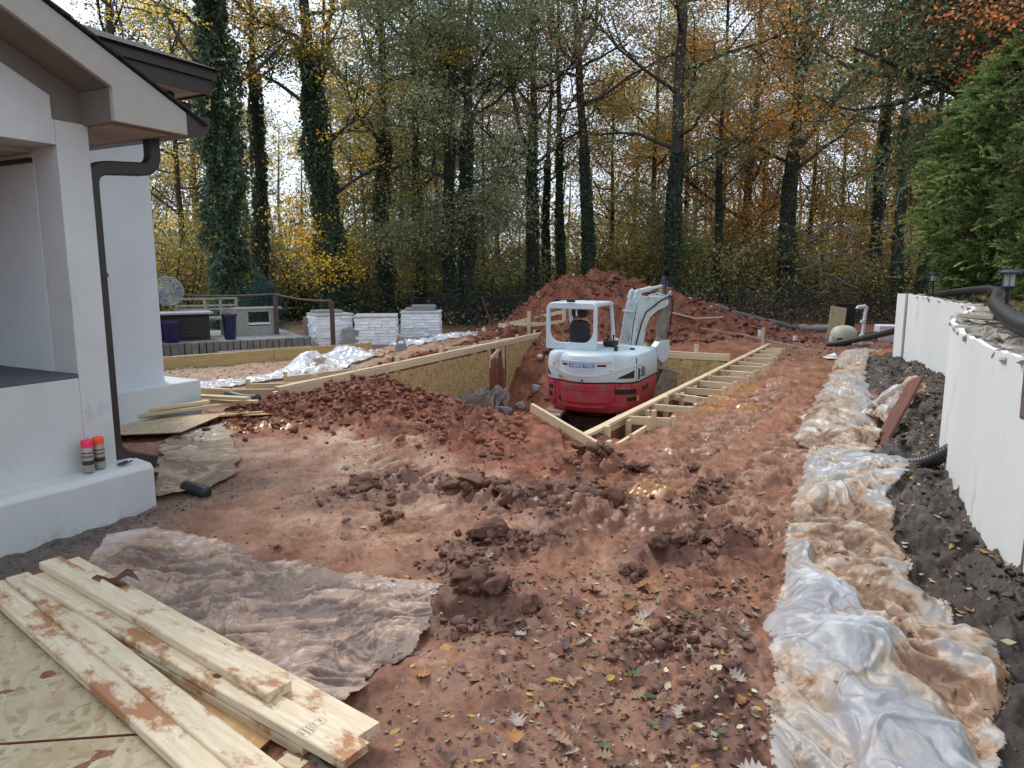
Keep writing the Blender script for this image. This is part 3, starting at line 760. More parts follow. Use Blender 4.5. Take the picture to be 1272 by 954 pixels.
def soil_colour(x, y):
    c = np.empty((len(x), 3)); c[:] = (0.262, 0.106, 0.052)
    n = fbm(x * 0.9, y * 0.9, 4, 111); n2 = fbm(x * 2.7, y * 2.7, 4, 113)
    c = mixc(c, (0.33, 0.155, 0.085), sstep(0.0, 0.6, n2))
    c = mixc(c, (0.195, 0.073, 0.036), sstep(0.05, 0.7, n))
    wet = 0.36 + 0.28 * np.clip(n2, -0.6, 0.8)
    # paler dried crust on the left half
    pale = np.clip(gauss(x, y, -1.9, 6.2, 1.0, 1.2) + 0.7 * gauss(x, y, -1.0, 4.6, 0.8, 0.7), 0, 1) * sstep(-0.5, 0.35, n2 + 0.25)
    c = mixc(c, (0.42, 0.265, 0.175), pale * 0.5); wet = wet - 0.15 * pale
    crust = sstep(0.1, 0.5, fbm(x * 3.1, y * 3.1, 4, 117)) * gauss(x, y, -1.25, 5.9, 0.5, 1.0, 0.3)
    c = mixc(c, (0.50, 0.40, 0.30), crust * 0.6)
    # brown-grey leafy foreground
    fg = sstep(3.6, 2.2, y) * sstep(-1.2, -0.2, x)
    c = mixc(c, (0.215, 0.102, 0.062), fg * 0.7)
    # dark churned lumps
    ch = np.zeros(len(x))
    for pts, w, h in RIDGES:
        ch = np.maximum(ch, np.exp(-(seg_dist(x, y, pts) / (w * 1.25)) ** 2))
    for cx, cy, r, h in SMALL:
        ch = np.maximum(ch, np.exp(-((x - cx) ** 2 + (y - cy) ** 2) / r ** 2))
    c = mixc(c, (0.125, 0.056, 0.037), ch * 0.7)
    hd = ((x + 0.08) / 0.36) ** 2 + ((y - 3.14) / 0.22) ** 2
    c = mixc(c, (0.13, 0.06, 0.036), 0.7 * sstep(1.6, 0.4, hd + 0.9 * n2))  # shade inside the scooped hole, painted dark into the soil colour
    # fresh red clay: heap, dig, mound
    hx = np.array([p[0] for p in PILE]); hy = np.array([p[1] for p in PILE])
    jag = 0.35 * fbm(x * 2.2, y * 2.2, 3, 121)
    heap = sstep(1.35, 0.95, np.abs(y - np.interp(x, hx, hy) + 0.15) + jag) * sstep(-3.45 , -3.1, x + jag) * sstep(1.1, 0.8, x + jag)
    dl, tl, dr, tr, df, nn = pit_masks(x, y)
    dig = sstep(-0.95, -0.75, dl) * sstep(-0.35, -0.2, dr) * (nn > -0.2) * sstep(-2.2, -1.9, df)
    mm = sstep(15.2, 16.2, y + jag) * (1 - sstep(25, 27, y)) * sstep(-1.9, -1.4, x + jag) * sstep(8.2, 7.6, x + jag)
    red = np.clip(heap + dig + mm, 0, 1)
    rc = mixc(np.tile((0.235, 0.074, 0.034), (len(x), 1)), (0.14, 0.042, 0.021), sstep(-0.1, 0.5, n2))
    rc = mixc(rc, (0.31, 0.115, 0.058), sstep(0.1, 0.6, fbm(x * 4, y * 4, 3, 127)))
    c = c * (1 - red[:, None]) + rc * red[:, None]; wet = wet * (1 - red) - 0.05 * red
    # right side: damper red with standing ochre water
    rs = sstep(-0.3, -0.6, dr) * sstep(0.0, 2.0, tr + 1.5) * sstep(1.2, 1.6, wall_x(y) - x)
    c = mixc(c, (0.27, 0.112, 0.058), rs * 0.6); wet = wet + 0.10 * rs
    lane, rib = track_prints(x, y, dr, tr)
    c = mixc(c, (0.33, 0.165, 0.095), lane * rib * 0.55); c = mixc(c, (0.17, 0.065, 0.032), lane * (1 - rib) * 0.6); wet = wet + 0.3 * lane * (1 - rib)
    pud = np.zeros(len(x))
    for cx, cy, rx, ry, rot in ((2.75, 9.45, 0.22, 0.95, -0.45), (2.35, 8.35, 0.16, 0.5, -0.5), (2.75, 8.2, 0.14, 0.28, -0.5), (3.1, 9.4, 0.2, 0.4, -0.5), (-2.55, 7.15, 0.5, 0.16, 0.1), (0.95, 5.05, 0.35, 0.12, 0.2)):
        pud = np.maximum(pud, sstep(0.42, 0.7, gauss(x, y, cx, cy, rx * 1.4, ry * 1.4, rot) + 0.25 * fbm(x * 4, y * 4, 3, 131)))
    c = mixc(c, (0.36, 0.165, 0.055), pud * 0.85); wet = np.maximum(wet, pud * 0.9)
    # humus black slope by the wall, leaf mould in the wood and on the terrace
    dw = wall_x(y) - x
    bl = sstep(1.05 , 0.8, dw + 0.5 * jag) * (y < 11.6)
    c = mixc(c, (0.048, 0.038, 0.031), bl * 0.95); wet = wet - 0.1 * bl
    c = mixc(c, (0.16, 0.105, 0.065), (dw < -0.05) * 0.95)
    wood = np.clip(sstep(22.5, 24.5, y + jag) + sstep(-4.2, -5.2, x + 0.25 * (y - 12) * (y > 12)) * (y > 11), 0, 1)
    fl = mixc(np.tile((0.115, 0.078, 0.045), (len(x), 1)), (0.19, 0.13, 0.06), sstep(-0.1, 0.5, n2))
    c = c * (1 - wood[:, None]) + fl * wood[:, None]
    # sandy strip between the timber edging and the left form
    sand = sstep(-0.75, -1.0, dl) * (y > 8.2) * sstep(-6.5, -5.0, x) * (1 - mm) * (y < 17)
    c = mixc(c, (0.36, 0.215, 0.14), sand * 0.75)
    # cool grey base soil by the house
    hs = gauss(x, y, -2.75, 3.9, 0.42, 1.2, -0.5)
    c = mixc(c, (0.11, 0.088, 0.072), np.clip(hs * 1.1, 0, 1))
    return np.clip(c, 0.012, 1), np.clip(wet, 0, 1), pud

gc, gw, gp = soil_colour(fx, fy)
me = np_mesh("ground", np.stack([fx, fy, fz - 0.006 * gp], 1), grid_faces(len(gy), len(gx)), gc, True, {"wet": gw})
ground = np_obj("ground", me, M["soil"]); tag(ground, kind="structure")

# ------------------------------------------------------------------ loose clods and stones (nobody could count them)
def lump_protos(k, seed):
    import bmesh
    out = []
    r = np.random.default_rng(seed)
    for i in range(k):
        bm = bmesh.new(); bmesh.ops.create_icosphere(bm, subdivisions=2 if i < 8 else 1, radius=1)
        v = np.array([p.co[:] for p in bm.verts]); f = np.array([[q.index for q in p.verts] for p in bm.faces]); bm.free()
        v = v * (1 + r.uniform(-0.30, 0.25, (len(v), 1))) * r.uniform(0.6, 1.3, (1, 3))
        for _ in range(5):                       # broken faces
            q = r.normal(size=3); q /= np.linalg.norm(q); h = r.uniform(0.35, 0.7); dd = v @ q - h
            v = v - np.maximum(dd, 0)[:, None] * q
        out.append((v, f))
    return out
LUMPS = lump_protos(16, 3)

def lumps_mesh(name, pos, size, cols, seed, flat=0.7, wet=0.05, big=0.022):
    r = np.random.default_rng(seed)
    V = []; F = []; C = []; b = 0
    for i, (p, s) in enumerate(zip(pos, size)):
        v, f = LUMPS[r.integers(8) if s > big else 8 + r.integers(8)]
        a = r.uniform(0, 6.28); ca, sa = math.cos(a), math.sin(a)
        w = v @ np.array([[ca, sa, 0], [-sa, ca, 0], [0, 0, flat]])
        tl_ = r.uniform(-0.6, 0.6); ct, st = math.cos(tl_), math.sin(tl_)
        w = w @ np.array([[1, 0, 0], [0, ct, st], [0, -st, ct]])
        V.append(w * s + p); F.append(f + b); b += len(v)
        C.append(np.repeat(cols[i:i + 1], len(v), 0))
    V = np.concatenate(V)
    return np_mesh(name, V, np.concatenate(F), np.concatenate(C), False, {"wet": np.full(len(V), wet)})

def scatter(n, fn, seed):
    r = np.random.default_rng(seed); out = []
    while len(out) < n:
        p = fn(r)
        if p is not None: out.append(p)
    return np.array(out)

def clod_field(name, n, fn, smin, smax, power, c1, c2, seed, sink=0.25, mat=None, wet=0.05):
    xy = scatter(n, fn, seed); r = np.random.default_rng(seed + 1)
    size = smin + (smax - smin) * r.random(n) ** power
    z = terrain(xy[:, 0], xy[:, 1])
    pos = np.stack([xy[:, 0], xy[:, 1], z + size * (0.5 - sink)], 1)
    t = r.random((n, 1))
    cols = np.array(c1) * (1 - t) + np.array(c2) * t
    o = np_obj(name, lumps_mesh(name, pos, size, cols, seed + 2, wet=wet), mat or M["soil"])
    return tag(o, kind="stuff")

def pile_pt(r):
    x = r.uniform(-3.25, 0.15); hy = np.interp(x, [p[0] for p in PILE], [p[1] for p in PILE])
    return (x, hy + r.normal(-0.15, 0.5)) if r.random() < (1.0 if x < -0.6 else 0.35) else None
clod_field("clay_clods", 9000, pile_pt, 0.006, 0.048, 6.5, (0.33, 0.112, 0.058), (0.11, 0.034, 0.019), 21)
def mound_pt(r):
    x = r.uniform(-0.8, 7.0); y = r.uniform(15.6, 21.2)
    return (x, y)
clod_field("mound_clods", 4200, mound_pt, 0.012, 0.10, 4.5, (0.27, 0.094, 0.058), (0.12, 0.04, 0.026), 31)
clod_field("mound_pebbles", 90, mound_pt, 0.03, 0.09, 3, (0.5, 0.42, 0.36), (0.62, 0.54, 0.47), 33)
def under_sheet(x, y):
    if x > np.interp(y, [1.6, 2.1, 2.5, 2.92, 3.5, 4.05, 4.45, 4.95, 5.55, 6.1, 7.3, 8.5, 9.9, 11.2], [0.62, 0.76, 0.9, 1.02, 1.28, 1.54, 1.72, 1.94, 2.2, 2.45, 2.9, 3.5, 4.25, 4.9]) and x < wall_x(y) - 0.7: return True
    if 2.4 < y < 4.2 and x < np.interp(y, [2.4, 2.75, 3.4, 3.7, 4.2], [-0.5, -0.35, -0.25, -1.2, -2.0]): return True
    return False
def ridge_pt(r):
    pts, w, h = RIDGES[r.integers(len(RIDGES))]
    k = r.integers(len(pts) - 1); t = r.random()
    q = (pts[k][0] * (1 - t) + pts[k + 1][0] * t + r.normal(0, w * 0.9), pts[k][1] * (1 - t) + pts[k + 1][1] * t + r.normal(0, w * 0.9))
    return None if under_sheet(*q) else q
clod_field("mud_clods", 3200, ridge_pt, 0.004, 0.034, 4.0, (0.11, 0.048, 0.032), (0.22, 0.105, 0.07), 41, wet=0.2)
def any_pt(r):
    x = r.uniform(-3.0, 6.0); y = 1.9 + 10 * r.random() ** 1.6
    dl, tl, dr, tr, df, n = pit_masks(np.array([x]), np.array([y]))
    if n[0] > -0.2 and dl[0] > -0.1 and dr[0] > -0.1: return None
    if wall_x(y) - x < 0.6: return None
    if y < 5 and x < -2.0 + 0.2 * (y - 4): return None
    if under_sheet(x, y): return None
    return (x, y)
clod_field("mud_crumbs", 3800, any_pt, 0.002, 0.013, 4.0, (0.17, 0.075, 0.05), (0.30, 0.15, 0.10), 43, wet=0.25)
def slope_pt(r):
    y = r.uniform(2.2, 11.0); x = wall_x(y) - 0.06 - abs(r.normal(0, 0.4))
    return (x, y) if x > np.interp(y, [2.1, 2.56, 2.93, 3.45, 4.0, 4.45, 5.02, 5.5, 6.05, 6.6, 7.2, 8.4, 9.8, 11.0], [1.68, 2.02, 2.13, 2.16, 2.38, 2.56, 2.96, 2.92, 3.3, 3.56, 3.82, 4.3, 4.9, 5.5]) else None
clod_field("dark_rubble", 2600, slope_pt, 0.004, 0.030, 4.5, (0.026, 0.021, 0.018), (0.12, 0.095, 0.075), 45, wet=0.1)
clod_field("pale_grit", 420, slope_pt, 0.004, 0.016, 2.5, (0.34, 0.29, 0.24), (0.5, 0.44, 0.38), 47, wet=0.0)
def bank_pt(r):
    t = r.uniform(0.6, 9.2); d = r.uniform(-0.85, -0.45)
    p = PL0 + UL * t + NL * d
    return (p[0], p[1])
clod_field("trench_clods", 1200, bank_pt, 0.01, 0.05, 3.5, (0.22, 0.075, 0.045), (0.12, 0.04, 0.026), 49)
def pitfloor_pt(r):
    t = r.uniform(2.2, 8.6); d = r.uniform(0.2, 2.4)
    p = PL0 + UL * t + NL * d
    return (p[0], p[1])
clod_field("pit_clods", 900, pitfloor_pt, 0.012, 0.07, 3.5, (0.2, 0.065, 0.04), (0.11, 0.036, 0.024), 51)
def far_right_pt(r):
    x = r.uniform(4.6, 8.6); y = r.uniform(12.2, 17.5)
    return (x, y) if x < wall_x(y) - 0.4 else None
clod_field("far_gravel", 1300, far_right_pt, 0.01, 0.04, 3.0, (0.22, 0.10, 0.065), (0.40, 0.28, 0.21), 53)
def housefoot_pt(r):
    a = r.uniform(-1.5, 0.9); b = 0.22 + abs(r.normal(0, 0.14))
    return (-2.61 + 0.475 * a + 0.88 * b, 4.65 + 0.88 * a - 0.475 * b)
clod_field("grey_gravel", 700, housefoot_pt, 0.003, 0.012, 2.5, (0.05, 0.045, 0.042), (0.17, 0.15, 0.14), 55)

# large torn clods of clay that one could lift away
from mathutils import noise as mnoise
def torn_clod(x, y, sx, sy, sz, rz, seed, label, dark=0.5, sink=0.35):
    sx, sy, sz = sx * 0.95, sy * 0.95, sz * 0.9
    import bmesh
    rr = np.random.default_rng(seed + 700); bm = bmesh.new(); bmesh.ops.create_icosphere(bm, subdivisions=3, radius=1.0)
    bv = [v.co.copy() for v in bm.verts]; bf = [[q.index for q in f.verts] for f in bm.faces]; bm.free()
    V = []; F = []; col = []; R = Matrix.Rotation(rz, 3, 'Z'); n = 16
    for k in range(n):
        u = np.clip(rr.normal(size=3) * 0.42, -0.8, 0.8); u[2] = abs(u[2]) * 0.5
        c = Vector((u[0] * sx, u[1] * sy, u[2] * sz)); s_ = (0.50 if k < 3 else rr.uniform(0.14, 0.40)) * (sx + sy) * 0.5
        off = Vector(rr.uniform(0, 50, 3)); base = len(V); Q = Euler(rr.uniform(0, 6, 3)).to_matrix(); st = rr.uniform(0.65, 1.35, 3)
        cuts = [(Vector(rr.normal(size=3)).normalized(), rr.uniform(0.35, 0.75)) for _ in range(4)]
        tone = rr.uniform(0.6, 1.25)
        for d in bv:
            n1 = mnoise.fractal(d * 1.6 + off, 0.8, 2.1, 4); n3 = mnoise.fractal(d * 5.0 + off, 0.7, 2.0, 3)
            p = d * (1 + 0.40 * n1 + 0.13 * n3)
            for q, h in cuts:
                e = p.dot(q) - h
                if e > 0: p = p - q * e * 0.85
            p = Q @ Vector((p.x * st[0], p.y * st[1], p.z * st[2])); p.z *= 0.8
            V.append(R @ (c + p * s_)); t = min(1, max(0, 0.5 + 0.8 * n3 + 0.3 * n1)) * tone
            col.append((0.095 + 0.15 * t * (1 - dark * 0.55), 0.038 + 0.072 * t * (1 - dark * 0.55), 0.021 + 0.042 * t * (1 - dark * 0.55), 1))
        F += [[i + base for i in f] for f in bf]
    me = bpy.data.meshes.new("clay_clod"); me.from_pydata([tuple(p) for p in V], [], F)
    at = me.color_attributes.new("Col", 'FLOAT_COLOR', 'POINT'); at.data.foreach_set("color", np.array(col, 'f').ravel())
    at = me.attributes.new("wet", 'FLOAT', 'POINT'); at.data.foreach_set("value", np.full(len(me.vertices), 0.15, 'f'))
    me.polygons.foreach_set("use_smooth", np.ones(len(me.polygons), bool)); me.materials.append(M["soil"])
    o = bpy.data.objects.new("clay_clod", me); o.location = (x, y, tz(x, y) + sz * (0.35 - sink)); COL.objects.link(o)
    tag(o, label, "clod", "large torn clods of clay")
CL = [(-0.13, 3.25, 0.24, 0.085, 0.075, 0.1, 1, "largest dark torn clod overhanging the hollow in the centre foreground", 1.0, 0.0), (0.12, 3.2, 0.10, 0.06, 0.05, -0.4, 2, "small dark clod at the right end of the foreground hollow", 1.0, 0.1),
 (-0.28, 4.95, 0.22, 0.16, 0.12, 0.4, 3, "left torn clod of the churned ridge in the middle ground", 0.5, 0.3), (0.02, 4.72, 0.20, 0.15, 0.12, -0.5, 4, "tall torn clod at the middle of the churned ridge", 0.8, 0.25), (0.24, 4.5, 0.13, 0.1, 0.07, 0.9, 5, "low clod at the near end of the churned ridge", 0.4, 0.3), (0.55, 4.85, 0.24, 0.15, 0.07, 0.2, 6, "flat broad clod right of the churned ridge", 0.6, 0.35),
 (-0.15, 3.98, 0.20, 0.08, 0.06, 0.05, 7, "dark low clod band ahead of the foreground hollow, left piece", 0.9, 0.2), (0.20, 3.96, 0.13, 0.07, 0.05, -0.1, 8, "dark low clod band ahead of the foreground hollow, right piece", 0.9, 0.2),
 (0.66, 5.75, 0.15, 0.14, 0.15, 0.3, 9, "clod heap by the near corner of the right form", 0.5, 0.3), (1.0, 5.5, 0.13, 0.09, 0.05, 0.1, 10, "dark flat clod on the open clay right of the form corner", 1.0, 0.3),
 (1.12, 3.95, 0.16, 0.10, 0.08, 0.5, 11, "torn clod beside the plastic sheet in the right middle ground", 0.6, 0.3), (0.88, 3.78, 0.15, 0.09, 0.07, 0.2, 12, "torn clod left of the one beside the plastic sheet", 0.8, 0.3), (1.3, 4.2, 0.10, 0.10, 0.12, 0.8, 13, "upright torn clod closest to the plastic sheet", 0.3, 0.3),
 (-1.05, 4.95, 0.16, 0.14, 0.07, 0.9, 14, "grey brown clod on the dried clay at left centre", 0.3, 0.35), (-0.85, 5.35, 0.16, 0.13, 0.09, -0.3, 15, "dark clod at the foot of the red heap", 0.9, 0.3), (-0.75, 4.4, 0.10, 0.07, 0.04, 0.3, 16, "small flat clod on the dried clay, nearest the muddy sheet", 0.5, 0.3), (1.45, 5.55, 0.07, 0.06, 0.04, 0, 17, "small isolated clod on the tracked clay", 0.8, 0.3), (0.62, 3.55, 0.09, 0.07, 0.05, 0, 18, "small dark clod in the right foreground clay", 1.0, 0.2)]
for c_ in CL: torn_clod(*c_)

# ------------------------------------------------------------------ planks and boards
def basis(p0, p1, up=(0, 0, 1)):
    p0, p1 = Vector(p0), Vector(p1); d = p1 - p0
    x = d.normalized(); u = Vector(up); y = u.cross(x)
    if y.length < 1e-4: y = Vector((0, 1, 0)).cross(x)
    y.normalize(); z = x.cross(y)
    m = Matrix((x, y, z)).transposed().to_4x4(); m.translation = (p0 + p1) / 2
    return m, d.length

PLANK_CACHE = {}
def plank(name, p0, p1, w, t, material, parent=None, up=(0, 0, 1), bevel=0.003, rag=0.0, share=None):
    """board from p0 to p1, w across, t thick along up; own local X along its grain"""
    m, L = basis(p0, p1, up)
    key = (share, round(L, 3), w, t, material.name) if share else None
    if key and key in PLANK_CACHE:
        me = PLANK_CACHE[key]
    else:
        n = max(2, min(12, int(L / 0.25))); b = bevel
        prof = [(-w / 2 + b, -t / 2), (w / 2 - b, -t / 2), (w / 2, -t / 2 + b), (w / 2, t / 2 - b), (w / 2 - b, t / 2), (-w / 2 + b, t / 2), (-w / 2, t / 2 - b), (-w / 2, -t / 2 + b)]
        rr = random.Random(int(L * 1000) + int(w * 777) + len(PLANK_CACHE))
        rings = []
        for i in range(n + 1):
            xx = -L / 2 + L * i / n
            oy, oz = rr.uniform(-1, 1) * 0.0015, rr.uniform(-1, 1) * 0.0015
            ring = []
            for (py, pz) in prof:
                dx = rr.uniform(-rag, rag) if rag and i == n else 0
                ring.append((xx + dx, py + oy, pz + oz))
            rings.append(ring)
        mb = MB().loft(rings); me = mb.mesh(name); fix_normals(me); me.materials.append(material)
        if key: PLANK_CACHE[key] = me
    o = bpy.data.objects.new(name, me)
    o.matrix_world = m
    o.location, o.rotation_euler = m.translation, m.to_euler()
    return link(o, parent)

# ------------------------------------------------------------------ the house
HO = Vector((-2.61, 4.65, 0)); HU = Vector((0.475, 0.88, 0)); HV = Vector((0.88, -0.475, 0))
def H(a, b, z): return HO + HU * a + HV * b + Vector((0, 0, z))
def hbox(mb, a0, a1, b0, b1, z0, z1):
    P = [H(a, b, z) for a in (a0, a1) for b in (b0, b1) for z in (z0, z1)]
    return mb.add(P, [(0, 1, 3, 2), (4, 6, 7, 5), (0, 4, 5, 1), (2, 3, 7, 6), (0, 2, 6, 4), (1, 5, 7, 3)])
house = thing("house", "pale stucco house with brown downspout and gabled porch on the left", "house", tuple(H(0, 0, 0)))
# porch front: right pier, apron below the opening, beam above it; raking top follows the roof
mb = MB()
A0 = -6.5
def rake(a): return 2.66 - 0.49 * (a + 0.03)          # underside of the raking soffit at the face
pier = [(A0, 0.2), (-0.2, 0.2), (0.0, 0.2), (0.0, 2.475), (-0.21, 2.475), (-0.21, 2.60)]
hbox(mb, -0.2, 0.0, -0.25, 0.0, 0.2, 2.475)
hbox(mb, A0, -0.2, -0.25, 0.0, 0.2, 0.93)
mb.prism([H(A0, 0, 2.33), H(-0.2, 0, 2.33), H(-0.2, 0, 2.476), H(-0.212, 0, 2.476), H(-0.212, 0, 2.61), H(-0.47, 0, 2.74), H(-3.3, 0, 4.13), H(A0, 0, 4.13)], HV * -0.25)
mb.build("wall", M["stucco"], house, bevel=0.006)
mb = MB(); hbox(mb, A0, -0.2, -1.3, 0.0, 0.93, 0.955)
mb.build("sill", M["dark_floor"], house)
mb = MB(); hbox(mb, -0.205, -0.13, -3.4, -0.252, 0.955, 2.30)
mb.build("porch_side_wall", M["stucco_white"], house)
mb = MB(); hbox(mb, A0, -0.205, -3.5, -3.4, 0.2, 2.30)
mb.build("porch_back_wall", M["stucco_white"], house)
mb = MB(); hbox(mb, A0, -0.205, -3.398, -0.252, 2.30, 2.33)
mb.build("porch_ceiling", M["stucco_tan"], house)
mb = MB(); hbox(mb, -0.23, -0.207, -3.39, -0.254, 2.245, 2.272)
mb.build("ceiling_trim", M["brown_metal"], house)
# recessed frieze under the rake, raking soffit, side of the eave box
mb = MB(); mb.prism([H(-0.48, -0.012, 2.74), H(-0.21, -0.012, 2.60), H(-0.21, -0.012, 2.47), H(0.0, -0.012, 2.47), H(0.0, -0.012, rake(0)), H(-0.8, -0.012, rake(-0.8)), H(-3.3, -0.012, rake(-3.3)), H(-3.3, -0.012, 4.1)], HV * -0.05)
mb.build("frieze", M["soffit"], house)  # recessed face takes the dark soffit colour; its shadow is put into the tone
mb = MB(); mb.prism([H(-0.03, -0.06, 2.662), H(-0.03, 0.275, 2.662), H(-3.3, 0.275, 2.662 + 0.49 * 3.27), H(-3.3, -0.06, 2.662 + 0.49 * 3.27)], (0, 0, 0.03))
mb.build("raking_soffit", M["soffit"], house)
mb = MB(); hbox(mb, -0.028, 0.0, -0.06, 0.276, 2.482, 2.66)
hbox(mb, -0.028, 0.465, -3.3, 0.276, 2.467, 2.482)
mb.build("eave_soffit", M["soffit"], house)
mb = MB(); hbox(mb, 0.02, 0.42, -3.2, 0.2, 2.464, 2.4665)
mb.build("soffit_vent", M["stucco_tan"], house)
FAS = [(-0.03, 2.467), (0.47, 2.462), (0.47, 2.602), (-0.40, 3.03), (-3.3, 4.45), (-3.3, 4.27), (-0.03, 2.66)]
mb = MB(); mb.prism([H(a, 0.278, z) for a, z in FAS], HV * 0.035)
mb.build("fascia", M["stucco_tan"], house, bevel=0.004)
# shingles: courses over the gable
mb = MB()
for k in range(26):
    a0, a1 = 0.62 - k * 0.145, 0.62 - (k + 1) * 0.145 - 0.03
    z0 = 2.605 + 0.49 * (0.47 - a0) + 0.006
    z1 = 2.605 + 0.49 * (0.47 - a1) + 0.006
    hboxv = [H(a0, 0.335, z0), H(a1, 0.335, z1), H(a1, -3.6, z1), H(a0, -3.6, z0)]
    mb.add([p + Vector((0, 0, 0.004)) for p in hboxv] + [p + Vector((0, 0, 0.022 if i in (0, 3) else 0.012)) for i, p in enumerate(hboxv)],
           [(0, 1, 2, 3), (7, 6, 5, 4), (0, 4, 5, 1), (1, 5, 6, 2), (2, 6, 7, 3), (3, 7, 4, 0)])
mb.build("roof", M["shingle"], house)
# gutter: box profile with a lip, end cap towards the camera
gprof = [(0.475, 2.475), (0.60, 2.475), (0.635, 2.50), (0.655, 2.55), (0.655, 2.60), (0.64, 2.60), (0.64, 2.555), (0.62, 2.51), (0.595, 2.49), (0.49, 2.49), (0.49, 2.605), (0.475, 2.605)]
mb = MB(); mb.prism([H(a, 0.30, z) for a, z in gprof], HV * -3.6)
mb.prism([H(a, 0.302, z) for a, z in [(0.475, 2.475), (0.60, 2.475), (0.635, 2.50), (0.655, 2.55), (0.655, 2.60), (0.475, 2.60)]], HV * 0.006)
mb.build("gutter", M["brown_metal"], house)
# downspout: rectangular section swept along its path
def sweep_rect(mb, pts, w, d, side):
    rings = []
    P = [Vector(p) for p in pts]
    for i, p in enumerate(P):
        t = (P[min(i + 1, len(P) - 1)] - P[max(i - 1, 0)]).normalized()
        s = Vector(side); s = (s - t * s.dot(t)).normalized(); q = t.cross(s)
        c = 0.2
        ring = []
        for (x, y) in ((-1, -1 + c), (-1 + c, -1), (1 - c, -1), (1, -1 + c), (1, 1 - c), (1 - c, 1), (-1 + c, 1), (-1, 1 - c)):
            ring.append(p + s * (x * d / 2) + q * (y * w / 2))
        rings.append(ring)
    return mb.loft(rings)
def arc(p0, p1, p2, n=6):
    return [p0 * (1 - t) ** 2 + p1 * 2 * t * (1 - t) + p2 * t * t for t in [i / n for i in range(n + 1)]]
db = -0.10
pts = [H(0.50, db, 2.48)] + arc(H(0.50, db, 2.38), H(0.50, db, 2.275), H(0.40, db, 2.265), 6) + arc(H(0.16, db, 2.245), H(0.045, db, 2.235), H(0.045, db, 2.13), 6) + [H(0.045, db, 1.2), H(0.045, db, 0.52)] + arc(H(0.045, db, 0.46), H(0.047, db, 0.37), H(0.13, db + 0.02, 0.335), 5) + [H(0.30, db + 0.06, 0.27)]
mb = MB(); sweep_rect(mb, pts, 0.088, 0.068, tuple(HV))
mb.build("downspout", M["brown_metal"], house, angle=35)
mb = MB(); hbox(mb, 0.0, 0.084, db - 0.05, db + 0.05, 1.55, 1.575)
mb.build("strap", M["brown_metal"], house)
# ledge at the foot of the porch front
mb = MB()
prof = [(0.0, -0.02), (0.185, -0.02), (0.185, 0.30), (0.155, 0.33), (0.0, 0.345)]
rows = []
for i in range(30):
    a = A0 + (0.135 - A0) * i / 29.0
    wob = 0.004 * math.sin(i * 2.3) + 0.003 * math.sin(i * 5.1)
    rows.append([H(a, b + (wob if b > 0.1 else 0), z + (wob if z > 0.1 else 0)) for b, z in prof])
mb.loft(rows)
hbox(mb, 0.0, 0.134, -0.5, 0.0, -0.02, 0.335)
mb.build("base_ledge", M["stucco"], house, bevel=0.008)
mb = MB(); hbox(mb, A0, 0.115, -0.6, 0.165, -0.5, -0.022)
mb.build("foundation", M["rubble_dark"], house)
# rear wing
mb = MB(); hbox(mb, -0.12, 2.20, -2.9, -2.5, 0.3, 3.35); hbox(mb, 2.0, 2.199, -6.5, -2.901, 0.3, 3.35)
mb.build("rear_wall", M["stucco_white"], house, bevel=0.008)
mb = MB(); hbox(mb, -0.12, 2.46, -2.9, -2.26, -0.4, 0.40); hbox(mb, 2.2, 2.458, -6.5, -2.902, -0.4, 0.398)
mb.build("rear_base_ledge", M["stucco_white"], house, bevel=0.012)
mb = MB(); hbox(mb, -2.0, 2.46, -6.5, -1.82, 3.352, 3.37)
mb.build("rear_eave_soffit", M["stucco_tan"], house)
mb = MB()
for (b, z0, z1) in ((-1.80, 3.33, 3.47), (-1.765, 3.471, 3.56)):
    hbox(mb, -2.0, 2.47 + (b + 1.80), b - 0.03, b, z0, z1)
    hbox(mb, 2.44 + (b + 1.80), 2.47 + (b + 1.80), -6.5, b - 0.031, z0, z1)
mb.build("rear_fascia", M["brown_metal"], house)
mb = MB()
mb.add([H(-3.5, -1.72, 3.57), H(2.55, -1.72, 3.57), H(0.3, -4.0, 4.45), H(-3.5, -4.0, 4.45), H(2.55, -6.5, 3.57), H(0.3, -6.5, 4.45)], [(0, 1, 2, 3), (1, 4, 5, 2)])
mb.add([H(-3.5, -1.72, 3.562), H(2.55, -1.72, 3.562), H(2.55, -6.5, 3.562), H(-3.5, -6.5, 3.562)], [(0, 3, 2, 1)])
mb.build("rear_roof", M["shingle"], house)

